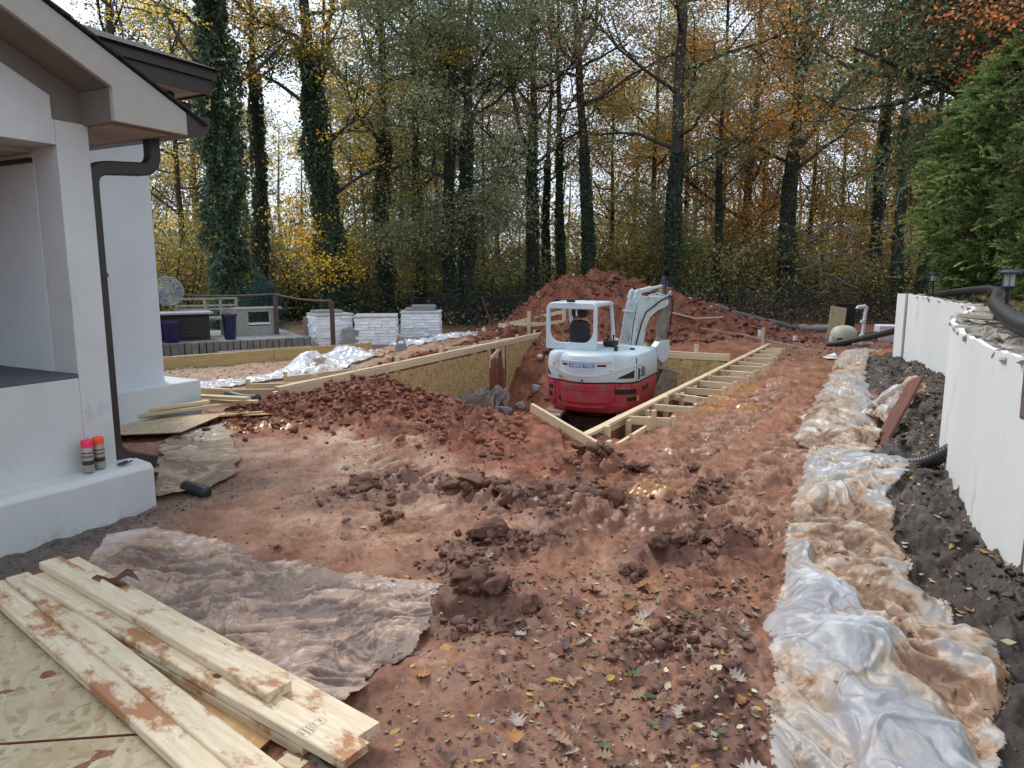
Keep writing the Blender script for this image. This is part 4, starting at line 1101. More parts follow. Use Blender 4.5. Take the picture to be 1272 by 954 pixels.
cam_o = thing("security_camera", "small round dark security camera under the upper eave", "security camera", tuple(H(1.75, -2.2, 3.35)))
mb = MB(); mb.lathe([(0.045, 0), (0.05, -0.02), (0.05, -0.045), (0.035, -0.075), (0.0, -0.085)], 14, H(1.75, -2.2, 3.352)); mb.build("dome", M["black"], cam_o, True)
mb = MB(); mb.lathe([(0.06, 0.002), (0.06, -0.012)], 14, H(1.75, -2.2, 3.352)); mb.build("mounting_ring", M["counter"], cam_o)
fl_o = thing("floodlight", "twin head dark floodlight hanging below the upper eave corner", "floodlight", tuple(H(2.2, -2.15, 3.35)))
mb = MB(); mb.box(H(2.2, -2.15, 3.325), (0.12, 0.12, 0.055)); mb.build("base", M["black"], fl_o, bevel=0.01)
for sgn in (-1, 1):
    mb = MB(); mb.tube([H(2.2, -2.15, 3.30), H(2.2 + sgn * 0.05, -2.12, 3.26), H(2.2 + sgn * 0.08, -2.08, 3.24)], 0.012, 6); ar = mb.build("arm", M["black"], fl_o)
    c = H(2.2 + sgn * 0.09, -2.06, 3.225); d = HV * 0.09 + Vector((0, 0, -0.05)) + HU * (0.04 * sgn)
    mb = MB(); mb.tube([c - d * 0.4, c, c + d * 0.6, c + d * 0.62], [0.028, 0.05, 0.062, 0.05], 12); mb.build("lamp_head", M["black"], fl_o, True)

# spray cans and a broken strip on the ledge
def spray_can(a, b, capm, label):
    base = H(a, b, 0.3475); t = thing("spray_can", label, "spray can", tuple(base), group="marking paint cans on the ledge")
    z = 0; mb = MB(); mb.lathe([(0.030, 0.0), (0.0325, 0.004), (0.0325, 0.150), (0.030, 0.156)], 20, base); mb.build("body", M["can"], t, angle=50)
    for z0, z1, mt in ((0.045, 0.072, "can_dark"), (0.118, 0.125, "can_dark"), (0.095, 0.102, "can_dark")):
        mb = MB(); mb.lathe([(0.0332, z0), (0.0332, z1)], 20, base); mb.build("label_band", M[mt], t, angle=50)
    mb = MB(); mb.lathe([(0.0335, 0.156), (0.0335, 0.188), (0.030, 0.198), (0.026, 0.201), (0.024, 0.199)], 20, base); mb.build("cap", capm, t, angle=50)
spray_can(-0.235, 0.075, M["cap_pink"], "spray paint can with pink cap, nearer of two on ledge")
spray_can(-0.15, 0.055, M["cap_orange"], "spray paint can with orange cap beside the pink one")
t = tag(plank("shim", H(-0.06, 0.10, 0.352), H(0.02, 0.07, 0.352), 0.022, 0.008, M["black"]), "small dark broken strip lying on the stucco ledge", "strip")
t = tag(plank("shim", H(-0.05, 0.125, 0.352), H(0.04, 0.095, 0.352), 0.014, 0.008, M["black"]), "thinner dark strip at the outer edge of the stucco ledge", "strip")

# ------------------------------------------------------------------ pool formwork
def PLp(t, d, z): p = PL0 + UL * t + NL * d; return Vector((p[0], p[1], z))
def PRp(t, d, z): p = PR0 + UR * t + NR * d; return Vector((p[0], p[1], z))
def PFp(t, d, z): p = PF0 + UF * t + NF * d; return Vector((p[0], p[1], z))
ULv = (UL[0], UL[1], 0); URv = (UR[0], UR[1], 0)
left_form = thing("pool_formwork", "long left pool form of boards with strand board facing", "formwork", tuple(PLp(0, 0, 0)))
segs = [(0.1, 2.5), (2.5, 4.95), (4.95, 7.4), (7.4, 9.6)]
for i, (a, b) in enumerate(segs):
    plank("top_rail", PLp(a, 0.0, 0.075), PLp(b - 0.006, 0.0, 0.075), 0.038, 0.09, M["wood"], left_form)
    plank("cap_rail", PLp(a, -0.035, 0.13), PLp(b - 0.006, -0.035, 0.13), 0.088, 0.036, M["wood"], left_form)
for (a, b) in ((0.55, 1.3), (1.305, 3.74), (3.745, 5.95)):
    plank("strand_board", PLp(a, 0.033, -0.40), PLp(b, 0.033, -0.40), 0.80, 0.012, M["osb"], left_form, up=tuple(NL) + (0,), bevel=0.001)
mb = MB(); mb.prism([PLp(6.75, 0.027, 0.02), PLp(9.2, 0.027, 0.02), PLp(9.2, 0.027, -0.02), PLp(6.75, 0.027, -1.02)], Vector((NL[0], NL[1], 0)) * 0.012)
mb.build("cut_strand_board", M["osb"], left_form)
for t_, h in ((0.9, 0.20), (1.75, 0.22), (2.9, 0.22), (4.3, 0.26), (5.6, 0.18), (6.6, 0.22), (7.6, 0.2), (8.6, 0.22)):
    plank("stake", PLp(t_, -0.10, -0.75), PLp(t_, -0.10, h), 0.088, 0.038, M["wood"], left_form, up=tuple(NL) + (0,))
for t_ in (6.02, 6.68):
    plank("stud", PLp(t_, -0.004, -0.98), PLp(t_, -0.004, 0.02), 0.088, 0.036, M["wood"], left_form, up=tuple(NL) + (0,))
plank("gap_brace", PLp(6.07, -0.03, -0.20), PLp(6.64, -0.03, 0.0), 0.036, 0.07, M["wood"], left_form)
plank("gap_brace", PLp(6.07, -0.03, -0.62), PLp(6.64, -0.03, -0.80), 0.036, 0.07, M["wood"], left_form)
plank("gap_brace", PLp(6.1, -0.25, -0.48), PLp(6.35, -0.2, -0.2), 0.036, 0.07, M["wood"], left_form)
# outriggers at the near end
for (a, d0, a2, d2, z0, z2) in ((0.25, -0.06, -0.15, -1.25, 0.06, 0.02), (0.75, -0.06, 0.55, -0.95, 0.07, 0.02), (1.9, -0.1, 1.5, -1.15, 0.12, -0.02), (5.9, -0.1, 5.6, -1.0, 0.10, 0.0), (7.4, -0.1, 6.7, -1.0, 0.1, 0.0)):
    p, q = PLp(a, d0, z0), PLp(a2, d2, z2)
    plank("brace", p, q, 0.036, 0.085, M["wood"], left_form)
    zz = tz(q.x, q.y)
    plank("stake", (q.x, q.y, zz - 0.25), (q.x, q.y, zz + 0.17), 0.06, 0.036, M["wood"], left_form, up=tuple(NL) + (0,))

right_form = thing("pool_formwork", "right pool form of boards with many sloping braces along its back", "formwork", tuple(PRp(0, 0, 0)))
for (a, b) in ((-0.12, 2.35), (2.35, 4.8), (4.8, 7.25), (7.25, 9.1)):
    plank("top_rail", PRp(a, 0, 0.055), PRp(b - 0.006, 0, 0.055), 0.038, 0.085, M["wood"], right_form)
    plank("cap_rail", PRp(a + 0.02, -0.03, 0.117), PRp(b - 0.006, -0.03, 0.117), 0.075, 0.034, M["wood"], right_form)
    plank("lower_rail", PRp(a + 0.1, 0.0, -0.18), PRp(b - 0.006, 0.0, -0.18), 0.036, 0.085, M["wood_mud"], right_form)
for (a, b) in ((0.0, 2.4), (2.405, 4.8), (4.805, 7.2)):
    plank("strand_board", PRp(a, 0.03, -0.45), PRp(b, 0.03, -0.45), 0.9, 0.012, M["osb"], right_form, up=tuple(NR) + (0,), bevel=0.001)
for k, t_ in enumerate((0.28, 0.85, 1.45, 2.1, 2.75, 3.35, 4.1, 4.9, 5.7, 6.5, 7.3, 8.2)):
    plank("stake", PRp(t_, -0.10, -0.55), PRp(t_, -0.10, 0.09 + 0.05 * (k % 3 == 0)), 0.075, 0.038, M["wood"], right_form, up=tuple(NR) + (0,))
brs = [(0.95, 1.0, 0.62), (1.75, 1.75, 0.75), (2.55, 2.35, 0.78), (3.05, 2.95, 0.80), (3.7, 3.45, 0.82), (4.2, 4.15, 0.8), (4.9, 4.6, 0.85), (5.5, 5.3, 0.85), (6.1, 5.9, 0.85), (6.7, 6.5, 0.85), (7.3, 7.1, 0.85), (7.9, 7.7, 0.85), (8.4, 8.3, 0.8)]
for k, (a, a2, L_) in enumerate(brs):
    L_ = (0.36 + 0.02 * k) if k < 7 else 0.48 - 0.035 * (k - 7)
    p = PRp(a, -0.05, 0.07); q = PRp(a2 + 0.05, -0.12 - L_, 0); q.z = tz(q.x, q.y) + 0.045
    plank("brace", p, q, 0.036, 0.085 if k != 1 else 0.075, M["wood"] if k % 4 != 2 else M["wood_mud"], right_form)
    d = (q - p).normalized(); e = q + d * 0.02
    zz = tz(e.x, e.y)
    plank("stake", (e.x, e.y, zz - 0.2), (e.x, e.y, zz + 0.11), 0.075, 0.036, M["wood"], right_form, up=tuple(d))
# near corner: parallel outer rail, posts and the loose cross board
plank("outer_rail", PRp(-0.30, -0.30, 0.0), PRp(0.92, -0.30, 0.02), 0.036, 0.09, M["wood"], right_form)
for t_, h in ((-0.28, 0.14), (0.78, 0.16), (0.93, 0.2)):
    plank("corner_post", PRp(t_, -0.335, -0.4), PRp(t_, -0.335, h), 0.07, 0.036, M["wood"], right_form, up=tuple(NR) + (0,))
plank("corner_post", PRp(-0.2, 0.02, -0.45), PRp(-0.2, 0.02, 0.05), 0.07, 0.036, M["wood"], right_form, up=tuple(NR) + (0,))
plank("cross_board", PRp(0.30, 0.72, 0.235), PRp(-0.30, -0.28, 0.06), 0.036, 0.088, M["wood"], right_form)

far_form = thing("pool_formwork", "far pool form crossing behind the excavator bucket", "formwork", tuple(PFp(0, 0, 0)))
for (a, b) in ((-0.05, 1.6), (1.6, 2.75)):
    plank("top_rail", PFp(a, 0.0, 0.055), PFp(b - 0.005, 0.0, 0.055), 0.038, 0.09, M["wood"], far_form)
    plank("cap_rail", PFp(a, -0.035, 0.115), PFp(b - 0.005, -0.035, 0.115), 0.08, 0.034, M["wood"], far_form)
for (a, b) in ((0.02, 1.4), (1.405, 2.7)):
    plank("strand_board", PFp(a, 0.03, -0.43), PFp(b, 0.03, -0.43), 0.86, 0.012, M["osb"], far_form, up=tuple(NF) + (0,), bevel=0.001)
for t_, h in ((0.55, 0.27), (1.5, 0.24), (2.0, 0.25), (2.6, 0.26)):
    plank("stake", PFp(t_, -0.1, -0.45), PFp(t_, -0.1, h), 0.08, 0.038, M["wood"], far_form, up=tuple(NF) + (0,))
back_form = thing("pool_formwork", "small timber frame of rails and posts at the far left corner", "formwork", (0.2, 18.4, 0))
def gz(x, y, dz=0): return (x, y, tz(x, y) + dz)
for (p, q, z0, z1, w) in (((-0.35, 18.9), (1.25, 17.5), 0.16, 0.24, 0.09), ((0.05, 18.0), (1.25, 17.3), 0.14, 0.10, 0.08), ((0.35, 17.3), (1.25, 17.15), 0.13, 0.05, 0.08)):
    plank("rail", gz(*p, z0), gz(*q, z1), 0.038, w, M["wood"], back_form)
for (x, y, h) in ((1.25, 17.45, 0.42), (0.42, 18.1, 0.28), (-0.3, 18.85, 0.22), (0.4, 17.25, 0.25)):
    plank("post", gz(x, y, -0.3), gz(x, y, h), 0.085, 0.06, M["wood"], back_form, up=(0, -1, 0))

# old gunite showing below the left form
mb = MB()
gu = []
for i in range(40):
    t_ = 2.6 + 4.2 * i / 39
    col = []
    for j in range(9):
        zz = -1.3 + 0.62 * j / 8 * (1 if t_ < 5.9 else 0.85 + 0.12 * math.sin(i * 0.8))
        off = 0.06 + 0.05 * float(fbm(np.array([t_ * 3]), np.array([zz * 3 + 5]), 3, 200)[0]) + (0.12 if j == 0 else 0)
        col.append(PLp(t_, off, zz))
    gu.append(col)
mb.add([p for c in gu for p in c], [(i * 9 + j, (i + 1) * 9 + j, (i + 1) * 9 + j + 1, i * 9 + j + 1) for i in range(39) for j in range(8)])
o = mb.build("gunite_wall", M["gunite"]); tag(o, "rough pale gunite band below the long left form", "gunite")
for k in range(3):
    a = 3.6 + 0.72 * k
    tag(plank("sill_board", PLp(a, 0.11, -0.84 - 0.01 * k), PLp(a + 0.70, 0.11, -0.84 + 0.02 * k), 0.03, 0.10, M["wood_old"]), ["short pale board under the strand board, nearest the clay heap", "short pale board under the middle of the strand board", "short pale board under the strand board, nearest the gap"][k], "board", "boards under the left form")
gch = [(5.3, 0.35), (6.1, 0.3), (6.6, 0.45), (7.0, 0.6)]
r_ = random.Random(5)
for k, (t_, d_) in enumerate(gch):
    p = PLp(t_, d_, 0); z = tz(p.x, p.y)
    v, f = LUMPS[k]
    s_ = (0.13, 0.16, 0.13, 0.10)[k]
    mb = MB(); mb.add([(p.x + q[0] * s_, p.y + q[1] * s_ * 0.6, z + q[2] * s_ + 0.08) for q in v], [tuple(x) for x in f])
    o = mb.build("gunite_chunk", M["gunite"], bevel=0.01)
    tag(o, ["broken grey gunite chunk below the strand board end", "upright grey gunite chunk below the form gap", "grey gunite chunk right of the form gap", "smallest grey gunite chunk, nearest the excavator"][k], "chunk", "gunite chunks in the pit")

# ------------------------------------------------------------------ excavator
EXO = Vector((1.40, 11.35, PIT_Z + 0.03)); EXR = math.radians(-25)
exc = thing("excavator", "red and pale grey mini excavator with open canopy working in the pit", "excavator", tuple(EXO), (0, 0, EXR))
EXM = Matrix.Translation(EXO) @ Matrix.Rotation(EXR, 4, 'Z') @ Matrix.Diagonal((0.85, 0.83, 0.95, 1))
def ex_build(mb, name, material, parent=None, **kw):
    mb.v = [tuple(EXM @ Vector(p)) for p in mb.v]
    return mb.build(name, material, parent or exc, **kw)
HW = 0.87
def outline(inset=0.0, n=64):
    """plan outline of the upper body, counter-clockwise from the front right; rear is a broad arc"""
    w = HW - inset; pts = []
    rear, front = -1.06 + inset, 0.78 - inset * 0.3
    key = [(w, front), (w, -0.35)]
    for k in range(1, 10):
        a = math.pi / 2 * k / 9
        key.append((w - 0.36 + 0.36 * math.cos(a) * 1.0, -0.35 - 0.46 * math.sin(a)))
    for k in range(1, 12):
        s = 1 - 2 * k / 12.0
        key.append(((w - 0.36) * s, -0.81 + (rear + 0.81) * (1 - s * s)))
    for k in range(0, 9):
        a = math.pi / 2 * (9 - k) / 9
        key.append((-(w - 0.36 + 0.36 * math.cos(a)), -0.35 - 0.46 * math.sin(a)))
    key += [(-w, -0.35), (-w, front)]
    return key
def ring(z, inset): return [(x, y, z) for x, y in outline(inset)]
# key points along the rear for surface decals: param s = 0..1 around outline
OL = outline(0.0)
OLL = [0.0]
for (p, q) in zip(OL[:-1], OL[1:]): OLL.append(OLL[-1] + math.hypot(q[0] - p[0], q[1] - p[1]))
def surf_x(x, z, off, side=None):
    """point on the rear surface at lateral position x"""
    best = None
    for (p, q) in zip(OL[:-1], OL[1:]):
        if p[1] > -0.3 and q[1] > -0.3: continue
        if (p[0] - x) * (q[0] - x) <= 0 and abs(p[0] - q[0]) > 1e-6:
            t = (x - p[0]) / (q[0] - p[0]); y = p[1] + t * (q[1] - p[1])
            nx, ny = (q[1] - p[1]), -(q[0] - p[0]); l = math.hypot(nx, ny); nx, ny = -nx / l, -ny / l
            if ny > 0: nx, ny = -nx, -ny
            return (x + nx * off, y + ny * off, z)
    return (x, -0.81, z)
def surf_s(s, z, off):
    """point at arc length s measured from the front right corner along the outline"""
    for i in range(len(OL) - 1):
        if OLL[i + 1] >= s:
            t = (s - OLL[i]) / (OLL[i + 1] - OLL[i]); p, q = OL[i], OL[i + 1]
            dx, dy = q[0] - p[0], q[1] - p[1]; l = math.hypot(dx, dy)
            nx, ny = -dy / l, dx / l
            cx, cy = p[0] + t * dx, p[1] + t * dy
            if nx * cx + ny * (cy + 0.2) < 0: nx, ny = -nx, -ny
            return (cx + nx * off, cy + ny * off, z)
def strip(s0, s1, zlo, zhi, off=0.004, n=16, depth=0.02):
    """raised or sunk patch following the body between two height curves"""
    mb = MB(); top = []; bot = []; ti = []; bi = []
    for i in range(n + 1):
        s = s0 + (s1 - s0) * i / n; u = i / n
        lo = zlo(u) if callable(zlo) else zlo; hi = zhi(u) if callable(zhi) else zhi
        if hi - lo < 0.001: hi = lo + 0.001
        bot.append(surf_s(s, lo, off)); top.append(surf_s(s, hi, off)); bi.append(surf_s(s, lo, off - depth)); ti.append(surf_s(s, hi, off - depth))
    rings = [[bot[i], top[i], ti[i], bi[i]] for i in range(n + 1)]
    return mb.loft(rings)
SR = 0.0
S_TOT = OLL[-1]; S_MID = S_TOT / 2
# counterweight and lower skirts
mb = MB(); mb.loft([ring(0.60, 0.16), ring(0.63, 0.09), ring(0.70, 0.035), ring(0.80, 0.01), ring(0.92, 0.0), ring(1.04, 0.0), ring(1.072, 0.008)])
ex_build(mb, "counterweight", M["exc_red"], angle=32)
mb = MB(); mb.loft([ring(1.076, 0.03), ring(1.095, 0.03)]); ex_build(mb, "seam", M["black_plastic"])
mb = MB(); mb.loft([ring(1.098, 0.008), ring(1.11, 0.0), ring(1.30, 0.0), ring(1.44, 0.012), ring(1.50, 0.04), ring(1.535, 0.10), ring(1.55, 0.2)])
body = ex_build(mb, "engine_hood", M["exc_grey"], angle=32)
def dec(mb, name, mat, **kw): return ex_build(mb, name, mat, angle=40, **kw)
dec(strip(S_MID - 0.46, S_MID + 0.50, lambda u: 0.78, lambda u: 0.96, 0.004, 20), "weight_panel", M["exc_red"])
dec(strip(S_MID - 0.56, S_MID + 0.56, lambda u: 0.965, lambda u: 1.035, 0.012, 20), "weight_lip", M["exc_red"])
dec(strip(S_MID - 0.40, S_MID + 0.44, lambda u: 0.70, lambda u: 0.735, 0.008, 20), "weight_step", M["exc_red"])
for (s0, s1, z0, z1) in ((-1.03, -0.60, 0.905, 0.985), (-1.03, -0.82, 0.80, 0.86), (0.72, 0.86, 0.93, 1.0), (0.75, 0.86, 0.81, 0.88)):
    dec(strip(S_MID + s0, S_MID + s1, z0, z1, 0.003, 10), "vent_slot", M["black_plastic"])
dec(strip(S_MID - 0.78, S_MID - 0.52, 0.715, 0.77, 0.003, 8), "vent_recess", M["exc_red"])
dec(strip(S_MID - 1.12, S_MID - 1.06, 0.79, 0.86, 0.004, 4), "warning_label", M["amber"])
dec(strip(S_MID + 0.52, S_MID + 0.60, lambda u: 0.80 - 0.035 * math.sin(math.pi * u), lambda u: 0.80 + 0.035 * math.sin(math.pi * u), 0.004, 8), "tow_hole", M["black_plastic"])
for (s0, s1) in ((-1.5, -1.3), (-1.72, -1.55)):
    dec(strip(S_MID + s0, S_MID + s1, 0.92, 0.99, 0.003, 4), "side_slot", M["black_plastic"])
# hood: smile ridge, upper swoosh, lamp recess, vents
dec(strip(S_MID - 0.62, S_MID + 0.80, lambda u: 1.18 + 0.42 * (u - 0.45) ** 2 * 1.0, lambda u: 1.205 + 0.42 * (u - 0.45) ** 2, 0.010, 26), "hood_ridge", M["exc_grey"])
dec(strip(S_MID - 1.25, S_MID - 0.62, lambda u: 1.36 - 0.095 * u * u, lambda u: 1.385 - 0.095 * u * u, 0.010, 20), "hood_ridge", M["exc_grey"])
dec(strip(S_MID - 0.52, S_MID + 0.52, lambda u: 1.39 - 0.11 * math.sin(math.pi * u) ** 0.7, lambda u: 1.40, 0.006, 22), "lamp_panel", M["exc_grey"])
dec(strip(S_MID - 0.53, S_MID + 0.53, 1.402, 1.412, 0.008, 20), "lamp_panel_edge", M["counter"])
dec(strip(S_MID - 0.22, S_MID + 0.27, 1.325, 1.385, 0.009, 14), "sticker", M["blue"])
dec(strip(S_MID - 0.42, S_MID - 0.26, 1.345, 1.378, 0.010, 6), "reflector", M["red_lens"])
dec(strip(S_MID + 0.31, S_MID + 0.45, 1.345, 1.378, 0.010, 6), "reflector", M["red_lens"])
dec(strip(S_MID - 0.96, S_MID - 0.64, lambda u: 1.155, lambda u: 1.162 + 0.12 * (1 - u) ** 0.8, 0.004, 12), "side_vent", M["black_plastic"])
dec(strip(S_MID - 0.99, S_MID - 0.60, lambda u: 1.148, lambda u: 1.155, 0.010, 12), "vent_frame", M["exc_grey"])
dec(strip(S_MID - 1.13, S_MID - 1.07, 1.13, 1.30, 0.004, 4), "latch_recess", M["black_plastic"])
dec(strip(S_MID - 1.48, S_MID - 1.22, lambda u: 1.15, lambda u: 1.20 + 0.12 * math.sin(min(1, 0.3 + u) * math.pi / 2), 0.004, 8), "side_pane", M["window_blue"])
dec(strip(S_MID + 0.78, S_MID + 0.93, lambda u: 1.15, lambda u: 1.16 + 0.12 * u, 0.004, 8), "side_vent", M["black_plastic"])
dec(strip(S_MID - 0.02, S_MID + 0.015, 1.115, 1.14, 0.005, 3), "key_lock", M["black_plastic"])
dec(strip(S_MID + 0.33, S_MID + 0.43, 1.118, 1.165, 0.005, 4), "model_badge", M["amber"])
def text_mesh(name, body_, size, material, parent, fn, italic=0.0, bold=0.0):
    cu = bpy.data.curves.new(name, 'FONT'); cu.body = body_; cu.size = size; cu.align_x = 'CENTER'; cu.align_y = 'CENTER'; cu.shear = italic; cu.offset = bold
    ob = bpy.data.objects.new(name, cu); COL.objects.link(ob)
    dg = bpy.context.evaluated_depsgraph_get()
    me = bpy.data.meshes.new_from_object(ob.evaluated_get(dg))
    bpy.data.objects.remove(ob); bpy.data.curves.remove(cu)
    for v in me.vertices: v.co = fn(v.co.x, v.co.y)
    me.materials.clear(); me.materials.append(material); me.name = name
    o = bpy.data.objects.new(name, me)
    return link(o, parent)
text_mesh("sticker_lettering", "A-RENTAL TOOL", 0.056, M["white"], exc, lambda x, y: EXM @ Vector(surf_s(S_MID + 0.025 - x, 1.355 + y, 0.0125)), 0.25, 0.001)
text_mesh("model_lettering", "TB260", 0.062, M["red_print"], exc, lambda x, y: EXM @ Vector(surf_s(S_MID + 0.52 - x, 1.142 + y, 0.006)), 0.0, 0.001)
text_mesh("maker_mark", "/", 0.05, M["red_print"], exc, lambda x, y: EXM @ Vector(surf_s(S_MID + 0.62 - x, 1.39 + y, 0.006)), 0.3, 0.002)
for ds in (-1.02, 1.0):
    dec(strip(S_MID + ds - 0.004, S_MID + ds + 0.004, 1.10, 1.46, 0.003, 2), "panel_gap", M["black_plastic"])
dec(strip(S_MID - 0.60, S_MID - 0.594, 0.70, 1.06, 0.003, 2), "panel_gap", M["black_plastic"])
dec(strip(S_MID + 0.66, S_MID + 0.666, 0.70, 1.06, 0.003, 2), "panel_gap", M["black_plastic"])
dec(strip(S_MID - 0.56, S_MID - 0.47, 1.24, 1.30, 0.005, 3), "warning_label", M["white"])
dec(strip(S_MID - 0.55, S_MID - 0.48, 1.262, 1.29, 0.007, 3), "warning_label", M["amber"])
dec(strip(S_MID + 0.68, S_MID + 0.73, 1.30, 1.36, 0.005, 3), "warning_label", M["amber"])
for ds in (-0.9, -0.68, 0.7, 0.9):
    dec(strip(S_MID + ds - 0.012, S_MID + ds + 0.012, 1.04, 1.064, 0.006, 3), "bolt_head", M["black_plastic"])
mb = MB(); mb.tube([surf_s(S_MID - 1.16, 1.18, 0.0), surf_s(S_MID - 1.16, 1.18, 0.035), surf_s(S_MID - 1.16, 1.27, 0.035), surf_s(S_MID - 1.16, 1.27, 0.0)], 0.008, 6); ex_build(mb, "door_handle", M["black_plastic"])
mb = MB(); mb.lathe([(0.035, 1.54), (0.035, 1.62), (0.028, 1.625)], 12, (0.42, -0.45, 0)); ex_build(mb, "exhaust", M["black_plastic"], angle=40)
mb = MB(); mb.lathe([(0.05, 1.545), (0.05, 1.57), (0.03, 1.578)], 14, (0.62, -0.1, 0)); ex_build(mb, "filler_cap", M["black_plastic"], angle=40)
mb = MB(); mb.box((-0.40, -0.56, 2.335), (0.16, 0.05, 0.05)); ex_build(mb, "work_light", M["black_plastic"], bevel=0.01)
# floor deck, seat, console
mb = MB(); mb.box((-0.4, 0.2, 1.565), (0.84, 1.1, 0.03)); ex_build(mb, "deck", M["exc_grey"], bevel=0.008)
# canopy: rear frame plate with a rounded window, roof, front post
CX0, CX1, CY0, CY1, CZ0, CZ1 = -0.88, 0.08, -0.55, 0.56, 1.55, 2.30
def rrect(x0, x1, z0, z1, rb, rt, n=6):
    pts = []
    for (cx, cz, a0, r) in ((x1 - rt, z1 - rt, 0, rt), (x0 + rt, z1 - rt, 90, rt), (x0 + rb, z0 + rb, 180, rb), (x1 - rb, z0 + rb, 270, rb)):
        for k in range(n + 1):
            a = math.radians(a0 + 90 * k / n); pts.append((cx + r * math.cos(a), cz + r * math.sin(a)))
    return pts
def frame_plate(mb, outer, inner, y0, y1):
    n = len(outer); vs = []
    for y in (y0, y1):
        vs += [(x, y, z) for x, z in outer] + [(x, y, z) for x, z in inner]
    fs = []
    for i in range(n):
        j = (i + 1) % n
        fs += [(i, j, n + j, n + i), (2 * n + j, 2 * n + i, 3 * n + i, 3 * n + j), (i, 2 * n + i, 2 * n + j, j), (n + j, 3 * n + j, 3 * n + i, n + i)]
    return mb.add(vs, fs)
mb = MB(); frame_plate(mb, rrect(CX0, CX1, CZ0, CZ1, 0.02, 0.12), rrect(CX0 + 0.06, CX1 - 0.06, CZ0 + 0.11, CZ1 - 0.10, 0.20, 0.015), CY0, CY0 + 0.09)
cano = ex_build(mb, "canopy", M["exc_grey"], bevel=0.012)
mb = MB(); mb.prism([(x, CY0 + 0.0905, z) for x, z in [(CX0 + 0.02, CZ1 - 0.055), (CX0 + 0.05, CZ1 - 0.02), (CX0 + 0.12, CZ1 - 0.002), (CX1 - 0.12, CZ1 - 0.002), (CX1 - 0.05, CZ1 - 0.02), (CX1 - 0.02, CZ1 - 0.055)]], (0, CY1 - CY0 - 0.05, -0.0))
ex_build(mb, "canopy_roof", M["exc_grey"], bevel=0.01)
for px, nm in ((CX1 - 0.06, "canopy_post"), (CX0 + 0.06, "canopy_post")):
    mb = MB(); mb.tube([(px, CY0 + 0.1, CZ1 - 0.035), (px, CY1 - 0.12, CZ1 - 0.03), (px, CY1 - 0.04, CZ1 - 0.06), (px, CY1, CZ1 - 0.14), (px + 0.02, CY1 + 0.14, 1.57)], 0.036, 10)
    ex_build(mb, nm, M["exc_grey"], angle=50)
for (x, y) in ((CX0 + 0.2, CY0 + 0.25), (CX1 - 0.08, CY0 + 0.3)):
    mb = MB(); mb.box((x, y, CZ1 + 0.008), (0.03, 0.03, 0.03)); ex_build(mb, "lifting_lug", M["exc_grey"])
mb = MB(); mb.tube([(-0.36, CY0 + 0.16, CZ1 - 0.05), (-0.34, CY0 + 0.14, 2.08)], 0.018, 8); ex_build(mb, "belt_strap", M["exc_grey"])
def pillow(c, s, n=3):
    rings = []
    for k in range(9):
        a = math.pi * k / 8; rr = max(0.02, math.sin(a)) ** 0.45; zz = -math.cos(a)
        zz = math.copysign(abs(zz) ** 0.7, zz)
        ring_ = []
        for j in range(20):
            b = 2 * math.pi * j / 20; cx, cy = math.cos(b), math.sin(b)
            ring_.append((c[0] + s[0] / 2 * rr * math.copysign(abs(cx) ** 0.5, cx), c[1] + s[1] / 2 * rr * math.copysign(abs(cy) ** 0.5, cy), c[2] + s[2] / 2 * zz))
        rings.append(ring_)
    return MB().loft(rings)
seat = ex_build(pillow((-0.36, -0.18, 1.80), (0.40, 0.14, 0.42)), "seat", M["seat"], smooth=True)
hr = ex_build(pillow((-0.36, -0.19, 2.125), (0.30, 0.12, 0.16)), "headrest", M["seat"], smooth=True)
ex_build(pillow((-0.36, 0.03, 1.64), (0.46, 0.5, 0.14)), "seat_cushion", M["seat"], smooth=True)
mb = MB(); mb.box((0.10, 0.28, 1.60), (0.22, 0.3, 0.09)); ex_build(mb, "console", M["black_plastic"], bevel=0.02)
for dx in (0.03, 0.14):
    mb = MB(); mb.tube([(dx, 0.3, 1.62), (dx + 0.01, 0.3, 1.70), (dx + 0.015, 0.29, 1.74)], [0.012, 0.014, 0.024], 8); ex_build(mb, "lever", M["black_plastic"])
